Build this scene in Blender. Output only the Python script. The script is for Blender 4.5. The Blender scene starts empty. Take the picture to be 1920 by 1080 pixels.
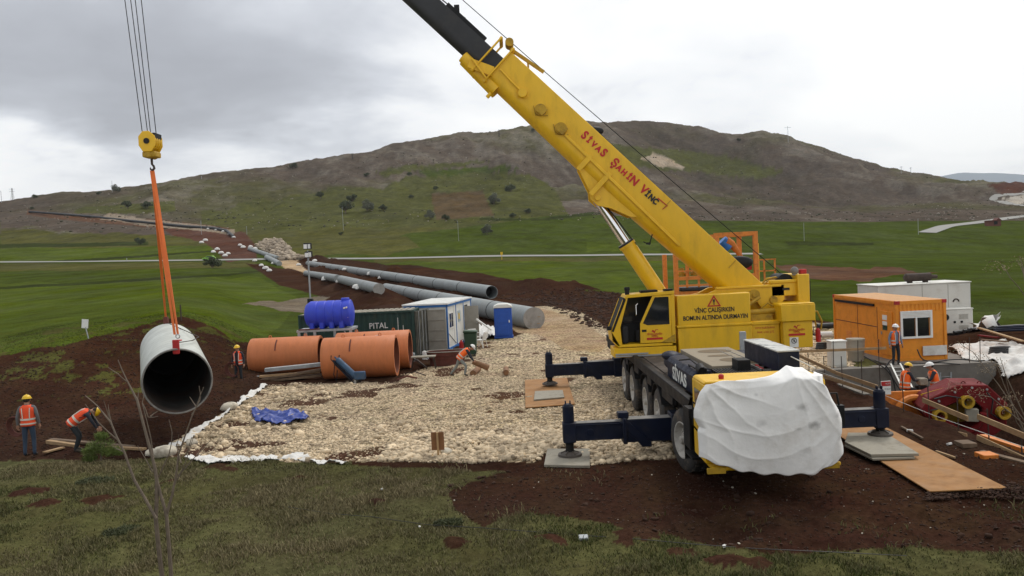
import bpy, math, random
import numpy as np
from mathutils import Vector, Matrix
random.seed(7); rng = np.random.default_rng(7)
SC = bpy.context.scene; COL = SC.collection
# ---------------------------------------------------------------- camera
CAM_H = 4.85; F = 1500.0; PITCH = 0.0365; ROLL = 0.048
_cp, _sp = math.cos(PITCH), math.sin(PITCH)
FW = np.array([0, _cp, -_sp]); RT = np.array([1., 0, 0]); UP = np.cross(RT, FW)
_c, _s = math.cos(ROLL), math.sin(ROLL)
R2 = RT*_c - UP*_s; U2 = RT*_s + UP*_c
cd = bpy.data.cameras.new('camera'); cam = bpy.data.objects.new('camera', cd); COL.objects.link(cam)
cd.sensor_width = 36; cd.lens = 36*F/1920; cd.clip_start = .1; cd.clip_end = 20000
M3 = Matrix(((R2[0], U2[0], -FW[0], 0), (R2[1], U2[1], -FW[1], 0), (R2[2], U2[2], -FW[2], CAM_H), (0, 0, 0, 1)))
cam.matrix_world = M3; SC.camera = cam
# ---------------------------------------------------------------- world: bright overcast sky with heavier cloud to the upper left
SUN_EL, SUN_AZ = math.radians(52), math.radians(28)      # azimuth measured from +Y towards +X (behind the hill, right)
world = bpy.data.worlds.new("World"); SC.world = world; world.use_nodes = True
nt = world.node_tree; nt.nodes.clear(); N = nt.nodes.new; Lk = nt.links.new
out = N('ShaderNodeOutputWorld'); bg = N('ShaderNodeBackground'); Lk(bg.outputs[0], out.inputs[0])
sky = N('ShaderNodeTexSky'); sky.sky_type = 'NISHITA'; sky.sun_disc = False
sky.sun_elevation = SUN_EL; sky.sun_rotation = SUN_AZ
skm = N('ShaderNodeVectorMath'); skm.operation = 'SCALE'; skm.inputs['Scale'].default_value = 0.10
Lk(sky.outputs[0], skm.inputs[0])
tc = N('ShaderNodeTexCoord'); sep = N('ShaderNodeSeparateXYZ'); Lk(tc.outputs['Generated'], sep.inputs[0])
def wm(op, a, b=None, clamp=False):
    n = N('ShaderNodeMath'); n.operation = op; n.use_clamp = clamp
    for i, v in enumerate((a, b)):
        if v is None: continue
        if isinstance(v, (int, float)): n.inputs[i].default_value = v
        else: Lk(v, n.inputs[i])
    return n.outputs[0]
zc = wm('MAXIMUM', sep.outputs[2], 0.0); den = wm('ADD', zc, 0.22)
px_ = wm('DIVIDE', sep.outputs[0], den); py_ = wm('DIVIDE', sep.outputs[1], den)
cmb = N('ShaderNodeCombineXYZ'); Lk(px_, cmb.inputs[0]); Lk(py_, cmb.inputs[1])
def wnoise(scale, det, rough, dist, off=0):
    n = N('ShaderNodeTexNoise'); n.inputs['Scale'].default_value = scale; n.inputs['Detail'].default_value = det
    n.inputs['Roughness'].default_value = rough; n.inputs['Distortion'].default_value = dist
    a = N('ShaderNodeVectorMath'); a.operation = 'ADD'; a.inputs[1].default_value = (off, off*.7, off*.3)
    Lk(cmb.outputs[0], a.inputs[0]); Lk(a.outputs[0], n.inputs['Vector']); return n.outputs[0]
n1 = wnoise(0.62, 6, .5, .25, 3.1); n2 = wnoise(1.7, 7, .55, .2, 9.4)
# direction weights: heavy grey bank high on the left, brightest gap high in the middle-right
dl = N('ShaderNodeVectorMath'); dl.operation = 'DOT_PRODUCT'; Lk(tc.outputs['Generated'], dl.inputs[0]); v = Vector((-.46, .86, .33)).normalized(); dl.inputs[1].default_value = v
dv = N('ShaderNodeVectorMath'); dv.operation = 'DOT_PRODUCT'; Lk(tc.outputs['Generated'], dv.inputs[0]); v = Vector((.12, .93, .30)).normalized(); dv.inputs[1].default_value = v
def wramp(val, a, b, c0, c1):
    n = N('ShaderNodeMapRange'); n.interpolation_type = 'SMOOTHSTEP'
    n.inputs[1].default_value = a; n.inputs[2].default_value = b; n.inputs[3].default_value = c0; n.inputs[4].default_value = c1
    Lk(val, n.inputs[0]); return n.outputs[0]
yc_ = wm('MAXIMUM', sep.outputs[1], 0.05); azr = wm('DIVIDE', sep.outputs[0], yc_); elr = wm('DIVIDE', zc, yc_)
elw = wm('ADD', elr, wm('MULTIPLY', wm('SUBTRACT', n2, .5), .10))
left = wramp(wm('ADD', azr, wm('MULTIPLY', wm('SUBTRACT', n1, .5), .5)), -.34, .06, 1, 0)
bank = wm('MULTIPLY', wm('MULTIPLY', left, wramp(elw, .145, .225, 0, 1)), wramp(elw, .265, .40, 1, .50))
mix1 = wm('ADD', wm('MULTIPLY', n1, .62), wm('MULTIPLY', n2, .56))
dens = wm('SUBTRACT', wm('ADD', mix1, wm('MULTIPLY', bank, .255)), .19)
dens = wm('ADD', dens, wramp(azr, -.30, .12, .035, 0))
rampn = N('ShaderNodeValToRGB'); cr = rampn.color_ramp
cr.elements[0].position = .38; cr.elements[0].color = (1.0, 1.0, .985, 1)
cr.elements[1].position = .80; cr.elements[1].color = (.36, .37, .40, 1)
e = cr.elements.new(.49); e.color = (.87, .88, .89, 1)
e = cr.elements.new(.585); e.color = (.62, .64, .68, 1)
e = cr.elements.new(.68); e.color = (.45, .465, .50, 1)
Lk(dens, rampn.inputs[0])
mx = N('ShaderNodeMix'); mx.data_type = 'RGBA'; mx.inputs[0].default_value = .93
Lk(skm.outputs[0], mx.inputs[6]); Lk(rampn.outputs[0], mx.inputs[7]); Lk(mx.outputs[2], bg.inputs[0]); bg.inputs[1].default_value = 1.17
sl = bpy.data.lights.new('sun', 'SUN'); sun = bpy.data.objects.new('sun', sl); COL.objects.link(sun)
sl.energy = 1.6; sl.angle = math.radians(14); sl.color = (1, .96, .9)
sd = Vector((math.sin(SUN_AZ)*math.cos(SUN_EL), math.cos(SUN_AZ)*math.cos(SUN_EL), math.sin(SUN_EL)))
sun.rotation_euler = sd.to_track_quat('Z', 'Y').to_euler()
SC.view_settings.view_transform = 'Standard'; SC.view_settings.look = 'None'; SC.view_settings.exposure = 0; SC.view_settings.gamma = 1
# ---------------------------------------------------------------- authoring helpers
def _ray(x, y): return FW + R2*(x-960)/F - U2*(y-540)/F
def aty(x, y, Y): d = _ray(x, y); return np.array([0, 0, CAM_H]) + d*Y/d[1]
def atx(x, y, X): d = _ray(x, y); return np.array([0, 0, CAM_H]) + d*X/d[0]
def atz(x, y, Z=0): d = _ray(x, y); return np.array([0, 0, CAM_H]) + d*(Z-CAM_H)/d[2]
def project(P):
    q = P - np.array([0, 0, CAM_H]); w = np.maximum(q@FW, .01)
    return 960 + F*(q@R2)/w, 540 - F*(q@U2)/w
# value noise, vectorised
_T = rng.random((256, 256))
def vnoise(x, y):
    xi = np.floor(x).astype(np.int64); yi = np.floor(y).astype(np.int64); fx = x-xi; fy = y-yi
    fx = fx*fx*(3-2*fx); fy = fy*fy*(3-2*fy)
    a = _T[xi & 255, yi & 255]; b = _T[(xi+1) & 255, yi & 255]; c = _T[xi & 255, (yi+1) & 255]; d = _T[(xi+1) & 255, (yi+1) & 255]
    return (a*(1-fx)+b*fx)*(1-fy) + (c*(1-fx)+d*fx)*fy - .5
def fbm(x, y, s, octv=4, gain=.5):
    r = 0; a = 1.0; f = 1.0/s
    for i in range(octv):
        r = r + a*vnoise(x*f+17.3*i, y*f+5.1*i); a *= gain; f *= 2.03
    return r
def ridged(x, y, s, octv=4):
    r = 0; a = 1.0; f = 1.0/s
    for i in range(octv):
        r = r + a*(.5-np.abs(2*vnoise(x*f+11.7*i, y*f+31.1*i))); a *= .5; f *= 2.1
    return r
def sstep(x, a, b):
    t = np.clip((x-a)/(b-a), 0, 1); return t*t*(3-2*t)
# ---------------------------------------------------------------- terrain height
KX = np.array([-3200, -960, -720, -480, -240, 0, 240, 480, 720, 960, 3200.])
def hor(x): return 485.2-(np.array(x)+0)*.048       # horizon row for a column measured from the centre
Y260 = np.array([493, 493, 491, 489, 486, 481, 478, 476, 474, 472, 472.])
Y400 = np.array([455, 455, 448, 444, 438, 428, 424, 422, 421, 420, 420.])
YMID = np.array([410, 405, 392, 380, 362, 352, 345, 352, 374, 378, 378.])
SX = np.array([0, 60, 130, 200, 260, 300, 400, 470, 550, 640, 700, 760, 860, 940, 1000, 1080, 1150, 1190, 1230, 1290, 1360, 1385, 1440, 1480, 1540, 1600, 1680, 1740, 1800, 1860, 1920])-960.
SY = np.array([380, 372, 363, 362, 357, 348, 333, 322, 315, 302, 293, 276, 263, 257, 247, 241, 238, 237, 234, 242, 260, 263, 257, 266, 281, 300, 323, 333, 343, 352, 350])
CX = np.array([-3200, -960, -480, 0, 300, 700, 960, 3200]); CY = np.array([640, 640, 760, 1000, 1150, 1050, 950, 950.])
BX = np.array([-3200, -960, -860, -620, -560, -520, -480, -380, 3200]); BZ = np.array([1.7, 1.7, 2.0, 2.45, 2.0, 1.3, .7, 0, 0]); BY = np.array([36, 36, 38, 44, 46, 48, 50, 52, 52.])
RIDGES = [([(-62, 252), (-44, 210), (-28, 165), (-12, 122), (-3, 104), (6, 97)], 4.2, 1.55),
          ([(-47, 205), (-29, 137), (-16.5, 92), (-9.5, 64)], 4.6, 1.35)]
def segdist(X, Y, pts):
    d = np.full(np.shape(X), 1e9)
    for (x0, y0), (x1, y1) in zip(pts[:-1], pts[1:]):
        dx, dy = x1-x0, y1-y0; t = np.clip(((X-x0)*dx+(Y-y0)*dy)/(dx*dx+dy*dy), 0, 1)
        d = np.minimum(d, np.hypot(X-x0-t*dx, Y-y0-t*dy))
    return d
MOUNDS = [(-11.38, 18.24, 0.5, 0.08), (-10.39, 17.28, 0.35, 0.08), (-9.24, 17.3, 0.55, 0.08), (-7.53, 19.64, 0.45, 0.08), (-8.06, 18.24, 0.3, 0.08), (-7.04, 19.16, 0.3, 0.08), (-1.17, 13.48, 0.35, 0.08), (0.43, 13.44, 0.42, 0.08), (1.78, 13.38, 0.45, 0.08), (2.47, 12.56, 0.3, 0.08), (2.99, 11.96, 0.45, 0.08), (3.42, 11.64, 0.35, 0.08), (-3.01, 16.02, 0.3, 0.08), (-5.06, 18.04, 0.25, 0.08)]
def height(X, Y):
    X = np.asarray(X, float); Y = np.asarray(Y, float)
    Ys = np.maximum(Y, 1.0); xp = np.clip(X/Ys*F, -3200, 3200)
    xpn = np.where(Y < 1, 0, xp)
    hz = hor(xp)
    def zat(rowY, dist): return CAM_H + dist*(hz-rowY)/F
    z2 = zat(np.interp(xp, KX, Y260), 260.); z3 = zat(np.interp(xp, KX, Y400), 400.)
    yc = np.interp(xp, CX, CY); ym = 400+.5*(yc-400)
    z4 = zat(np.interp(xp, KX, YMID), ym); z5 = zat(np.interp(xp, SX, SY), yc)
    z1 = np.interp(xp, BX, BZ); yb = np.interp(xp, BX, BY)
    t = np.clip((Ys-60)/200, 0, 1)
    z = z1 + (z2-z1)*t**1.5
    t = np.clip((Ys-260)/140, 0, 1); z = np.where(Ys > 260, z2+(z3-z2)*t, z)
    t = np.clip((Ys-400)/(ym-400), 0, 1); z = np.where(Ys > 400, z3+(z4-z3)*t, z)
    t = np.clip((Ys-ym)/(yc-ym), 0, 1); z = np.where(Ys > ym, z4+(z5-z4)*np.sin(t*math.pi/2)**1.15, z)
    z = np.where(Ys > yc, z5-(Ys-yc)*.10-np.clip(Ys-yc, 0, 300)**1.5*.004, z)
    # hill relief
    hm = sstep(Ys, 330, 560)*(1-.88*sstep(Ys, yc-230, yc-20))*(1-.92*sstep(xp, 640, 760)*(1-sstep(Ys, 600, 750)))
    z = z + hm*((ridged(X+Y*.3, Y*.55, 170, 5)-.25)*24*sstep(Ys, 330, 700) + fbm(X, Y, 60, 4)*3.4) + (1-.92*sstep(xp, 640, 760)*(1-sstep(Ys, 600, 750)))*(1-.35*sstep(Ys, yc-120, yc-20))*sstep(Ys, 480, 700)*(fbm(X, Y*.7, 24, 4, .62)*4.6 - 2.2*np.abs(fbm(X+Y*.4, Y*.5, 55, 3)))
    z = z + sstep(Ys, 80, 200)*(1-sstep(Ys, 300, 420))*fbm(X, Y, 70, 3)*.5
    # left bank
    near = Ys < 60
    rise = sstep(Ys, 27.5, yb)
    z = np.where(near, z1*rise, z)
    z = z + np.where(near & (z1 > .3), rise*(1-sstep(Ys, 44, 58))*fbm(X, Y, 2.6, 4)*.32, 0)
    # embankment the photographer stands on
    emb = 3.25*(1-sstep(Y, 0.0, 13.0)); z = z + np.where(Y < 17, emb, 0)
    for mx_, my_, r_, h_ in MOUNDS:
        z = z + h_*np.exp(-((X-mx_)**2+(Y-my_)**2)/(r_*r_))*1.6
    # rougher soil
    n = fbm(X, Y, .9, 4, .55)
    flat = 1-.9*np.maximum.reduce([sstep(X, a-.4, a)*(1-sstep(X, b, b+.4))*sstep(Y, c-.5, c)*(1-sstep(Y, d, d+.5)) for a, b, c, d in ((.2, 2.0, 17.8, 20.4), (7.5, 9.8, 15.2, 21.2), (.1, 2.2, 25.3, 31.8))])
    z = z + np.where(Y < 60, n*.10, 0)*flat*np.where((X > 2.6) & (Y < 15.2), 2.3, 1)*np.where((X > 2.8) & (X < 7.2) & (Y > 15.5) & (Y < 31), .25, 1)
    for pts, w, h in RIDGES:
        d = segdist(X, Y, pts); g = np.exp(-(d/w)**2*1.2)
        z = z + g*h*(.85+1.2*fbm(X, Y, 7, 4, .6))
    # pipeline trench
    d = segdist(X, Y, [(-66, 255), (-16, 112), (2, 57)]); z = z - .25*np.exp(-(d/3.5)**2)*sstep(Y, 60, 75)
    # shaft on the right with its graded side
    fx = sstep(X, 11.15, 11.9)*(1-sstep(X, 15.6, 18.6)); fy = sstep(Y, 15.2, 17.4)*(1-sstep(Y, 29.9, 30.25))
    z = z - 2.7*fx*fy
    z = z + .7*sstep(X, 18, 21)*sstep(Y, 20, 26)*(1-sstep(Y, 34, 40))
    return z
_YS = np.concatenate([np.arange(4, 60, .08), np.geomspace(60, 4200, 3200)])
def hit(px, py, off=0.0):
    d = _ray(px, py); P = np.array([0, 0, CAM_H])[None] + d[None]*(_YS/d[1])[:, None]
    h = height(P[:, 0], P[:, 1]); k = np.where(P[:, 2] <= h)[0]
    if len(k) == 0:                                          # on the skyline: use the crest of that column
        xp = (px-960); yc = float(np.interp(xp, CX, CY)); X = xp/F*yc; return np.array([X, yc, float(height(X, yc))+off])
    i = k[0]; return np.array([P[i, 0], P[i, 1], float(h[i])+off])
def gz(X, Y): return float(height(np.array([X]), np.array([Y]))[0])
# ---------------------------------------------------------------- mesh builder
def rotm(axis, a): return np.array(Matrix.Rotation(a, 3, axis))
class MB:
    def __init__(s): s.v = []; s.f = []; s.m = []; s.n = 0; s.mi = 0
    def add(s, V, Fc):
        V = np.asarray(V, float); s.v.append(V); s.f += [tuple(int(i)+s.n for i in f) for f in Fc]; s.m += [s.mi]*len(Fc); s.n += len(V); return s
    def box(s, c, d, R=None):
        h = np.array(d)/2.; V = np.array([[x, y, z] for x in (-1, 1) for y in (-1, 1) for z in (-1, 1)])*h
        if R is not None: V = V@np.asarray(R).T
        return s.add(V+np.array(c), [(0, 1, 3, 2), (4, 6, 7, 5), (0, 4, 5, 1), (2, 3, 7, 6), (0, 2, 6, 4), (1, 5, 7, 3)])
    def bb(s, a, b): a = np.array(a, float); b = np.array(b, float); return s.box((a+b)/2, np.abs(b-a))
    def frame(s, p0, p1):
        z = np.array(p1, float)-np.array(p0, float); L = np.linalg.norm(z); z = z/max(L, 1e-9)
        a = np.array([0, 0, 1.]) if abs(z[2]) < .9 else np.array([1., 0, 0]); x = np.cross(a, z); x /= np.linalg.norm(x); return x, np.cross(z, x), z, L
    def cyl(s, p0, p1, r0, r1=None, n=16, caps=True):
        r1 = r0 if r1 is None else r1; x, y, z, L = s.frame(p0, p1); t = np.arange(n)*2*math.pi/n
        c = np.outer(np.cos(t), x)+np.outer(np.sin(t), y)
        V = np.vstack([np.array(p0)+c*r0, np.array(p1)+c*r1]); Fc = [(i, (i+1) % n, n+(i+1) % n, n+i) for i in range(n)]
        if caps: Fc += [tuple(range(n))[::-1], tuple(range(n, 2*n))]
        return s.add(V, Fc)
    def beam(s, p0, p1, w, h, up=(0, 0, 1)):
        p0 = np.array(p0, float); p1 = np.array(p1, float); z = p1-p0; L = np.linalg.norm(z); z = z/L
        u = np.array(up, float); u = u-z*(u@z)
        if np.linalg.norm(u) < 1e-4: u = np.array([1., 0, 0]); u = u-z*(u@z)
        u /= np.linalg.norm(u); x = np.cross(u, z)
        return s.box((p0+p1)/2, (w, h, L), np.stack([x, u, z], 1))
    def tube(s, pts, r, n=8, caps=True):
        P = [np.array(p, float) for p in pts]; rs = r if hasattr(r, '__len__') else [r]*len(P); t = np.arange(n)*2*math.pi/n; V = []
        px = None
        for i, p in enumerate(P):
            d = P[min(i+1, len(P)-1)]-P[max(i-1, 0)]; d = d/max(np.linalg.norm(d), 1e-9)
            if px is None:
                a = np.array([0, 0, 1.]) if abs(d[2]) < .9 else np.array([1., 0, 0]); px = np.cross(a, d)
            px = px-d*(px@d); px /= max(np.linalg.norm(px), 1e-9); y = np.cross(d, px)
            V.append(p+(np.outer(np.cos(t), px)+np.outer(np.sin(t), y))*rs[i])
        k = len(P); Fc = [(i*n+j, i*n+(j+1) % n, (i+1)*n+(j+1) % n, (i+1)*n+j) for i in range(k-1) for j in range(n)]
        if caps: Fc += [tuple(range(n))[::-1], tuple(range((k-1)*n, k*n))]
        return s.add(np.vstack(V), Fc)
    def lathe(s, p0, p1, prof, n=32):            # prof: (fraction along axis in metres, radius); closed if first==last
        x, y, z, L = s.frame(p0, p1); t = np.arange(n)*2*math.pi/n; c = np.outer(np.cos(t), x)+np.outer(np.sin(t), y)
        V = np.vstack([np.array(p0)+z*a+c*r for a, r in prof]); k = len(prof)
        return s.add(V, [(i*n+j, i*n+(j+1) % n, (i+1)*n+(j+1) % n, (i+1)*n+j) for i in range(k-1) for j in range(n)])
    def prism(s, poly, y0, y1, T=None):          # poly in XZ extruded along Y; T maps local to world
        n = len(poly); V = np.array([[p[0], y0, p[1]] for p in poly]+[[p[0], y1, p[1]] for p in poly], float)
        if T is not None: V = T(V)
        return s.add(V, [tuple(range(n)), tuple(range(n, 2*n))[::-1]]+[(i, n+i, n+(i+1) % n, (i+1) % n) for i in range(n)])
    def ball(s, c, r, seg=14, rings=9, top=1.0):
        r = np.array(r if hasattr(r, '__len__') else (r, r, r), float); V = []
        for i in range(rings+1):
            a = math.pi*i/rings
            for j in range(seg): b = 2*math.pi*j/seg; V.append([math.sin(a)*math.cos(b), math.sin(a)*math.sin(b), math.cos(a)])
        Fc = [(i*seg+j, (i+1)*seg+j, (i+1)*seg+(j+1) % seg, i*seg+(j+1) % seg) for i in range(rings) for j in range(seg)]
        return s.add(np.array(V)*r+np.array(c), Fc)
    def torus(s, c, R, r, axis=(0, 0, 1), n=24, m=8, arc=(0, 2*math.pi)):
        x, y, z, L = s.frame((0, 0, 0), axis); full = arc[1]-arc[0] > 6.28
        pts = [np.array(c)+(x*math.cos(t)+y*math.sin(t))*R for t in np.linspace(arc[0], arc[1], n+1)]
        return s.tube(pts, r, m, caps=not full)
    def xf(s, fn):
        s.v = [fn(v) for v in s.v]; return s
ORG = {}
def build(name, mb, mats, parent=None, bevel=0, smooth=True, loc=None, ang=35, seg=1):
    V = np.vstack(mb.v) if mb.v else np.zeros((0, 3))
    if parent is not None: o0 = ORG[parent.name]
    else: o0 = np.array(loc, float) if loc is not None else np.array([(V[:, 0].min()+V[:, 0].max())/2, (V[:, 1].min()+V[:, 1].max())/2, V[:, 2].min()])
    me = bpy.data.meshes.new(name); me.from_pydata((V-o0).tolist(), [], mb.f)
    mats = mats if isinstance(mats, (list, tuple)) else [mats]
    for m in mats: me.materials.append(m)
    if len(mats) > 1: me.polygons.foreach_set('material_index', np.array(mb.m, dtype=np.int32))
    if smooth:
        me.polygons.foreach_set('use_smooth', [True]*len(me.polygons)); me.set_sharp_from_angle(angle=math.radians(ang))
    me.update(); o = bpy.data.objects.new(name, me); COL.objects.link(o); ORG[o.name] = o0
    if parent is not None: o.parent = parent
    else: o.location = o0
    if bevel:
        b = o.modifiers.new('bevel', 'BEVEL'); b.width = bevel; b.segments = seg; b.limit_method = 'ANGLE'; b.angle_limit = math.radians(40); b.harden_normals = False
    return o
def empty(name, loc):
    o = bpy.data.objects.new(name, None); COL.objects.link(o); o.location = loc; o.empty_display_size = .2; ORG[o.name] = np.array(loc, float); return o
def tag(o, label=None, cat=None, group=None, kind=None):
    if label: o['label'] = label
    if cat: o['category'] = cat
    if group: o['group'] = group
    if kind: o['kind'] = kind
    return o
def copy_tree(o, parent=None):
    c = o.copy(); COL.objects.link(c)
    if parent is not None: c.parent = parent
    for ch in list(o.children): copy_tree(ch, c)
    return c
def text_mb(body, size, T, extrude=.004, xs=1.0, shear=0, align='CENTER', bold=0.0):
    cu = bpy.data.curves.new('t', 'FONT'); cu.body = body; cu.size = size; cu.extrude = extrude; cu.align_x = align; cu.align_y = 'CENTER'; cu.shear = shear; cu.offset = bold
    ob = bpy.data.objects.new('t', cu); COL.objects.link(ob); dg = bpy.context.evaluated_depsgraph_get(); dg.update()
    me = bpy.data.meshes.new_from_object(ob.evaluated_get(dg)); V = np.array([v.co[:] for v in me.vertices]) if len(me.vertices) else np.zeros((1, 3))
    Fc = [tuple(p.vertices) for p in me.polygons]; bpy.data.objects.remove(ob); bpy.data.curves.remove(cu); bpy.data.meshes.remove(me)
    V[:, 0] *= xs; mb = MB(); mb.add(T(V), Fc); return mb
def wall_T(x, y, z, along=(1, 0, 0), up=(0, 0, 1)):      # text plane: local x->along, y->up
    a = np.array(along, float); a /= np.linalg.norm(a); u = np.array(up, float); u /= np.linalg.norm(u); nrm = np.cross(a, u)
    return lambda V: np.array([x, y, z])+V[:, :1]*a+V[:, 1:2]*u+V[:, 2:3]*nrm
# ---------------------------------------------------------------- materials
def mat(name, col, rough=.6, metal=0.0, var=.18, scale=3.0, dirt=None, dirt_amt=.35, dirt_scale=2.0, bump=0.0, bscale=30.0, spec=.5, coat=0.0, stretch=None, alpha=None):
    m = bpy.data.materials.new(name); m.use_nodes = True; t = m.node_tree; b = t.nodes['Principled BSDF']; n = t.nodes.new; l = t.links.new
    b.inputs['Roughness'].default_value = rough; b.inputs['Metallic'].default_value = metal; b.inputs['Specular IOR Level'].default_value = spec
    if coat: b.inputs['Coat Weight'].default_value = coat; b.inputs['Coat Roughness'].default_value = .2
    tc_ = n('ShaderNodeTexCoord'); mp = n('ShaderNodeMapping'); l(tc_.outputs['Object'], mp.inputs[0])
    if stretch: mp.inputs['Scale'].default_value = stretch
    no = n('ShaderNodeTexNoise'); no.inputs['Scale'].default_value = scale; no.inputs['Detail'].default_value = 6; no.inputs['Roughness'].default_value = .6; l(mp.outputs[0], no.inputs['Vector'])
    mr = n('ShaderNodeMapRange'); mr.inputs[1].default_value = .3; mr.inputs[2].default_value = .7; mr.inputs[3].default_value = 1-var; mr.inputs[4].default_value = 1+var; l(no.outputs[0], mr.inputs[0])
    vm = n('ShaderNodeVectorMath'); vm.operation = 'SCALE'; vm.inputs[0].default_value = col[:3]; l(mr.outputs[0], vm.inputs['Scale']); last = vm.outputs[0]
    if dirt:
        n3 = n('ShaderNodeTexNoise'); n3.inputs['Scale'].default_value = dirt_scale; n3.inputs['Detail'].default_value = 9; n3.inputs['Roughness'].default_value = .68; l(mp.outputs[0], n3.inputs['Vector'])
        m3 = n('ShaderNodeMapRange'); m3.inputs[1].default_value = .5; m3.inputs[2].default_value = .72; m3.inputs[3].default_value = 0; m3.inputs[4].default_value = dirt_amt*1.6; m3.clamp = True; l(n3.outputs[0], m3.inputs[0])
        mi = n('ShaderNodeMix'); mi.data_type = 'RGBA'; l(m3.outputs[0], mi.inputs[0]); l(last, mi.inputs[6]); mi.inputs[7].default_value = (*dirt, 1); last = mi.outputs[2]
        m4 = n('ShaderNodeMapRange'); m4.inputs[1].default_value = .35; m4.inputs[2].default_value = .7; m4.inputs[3].default_value = rough; m4.inputs[4].default_value = min(1, rough+.3); l(n3.outputs[0], m4.inputs[0]); l(m4.outputs[0], b.inputs['Roughness'])
    l(last, b.inputs['Base Color'])
    if bump:
        nb = n('ShaderNodeTexNoise'); nb.inputs['Scale'].default_value = bscale; nb.inputs['Detail'].default_value = 5; l(mp.outputs[0], nb.inputs['Vector'])
        bu = n('ShaderNodeBump'); bu.inputs['Strength'].default_value = bump; bu.inputs['Distance'].default_value = .02; l(nb.outputs[0], bu.inputs['Height']); l(bu.outputs[0], b.inputs['Normal'])
    return m
SOIL = (.055, .03, .02)
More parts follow.
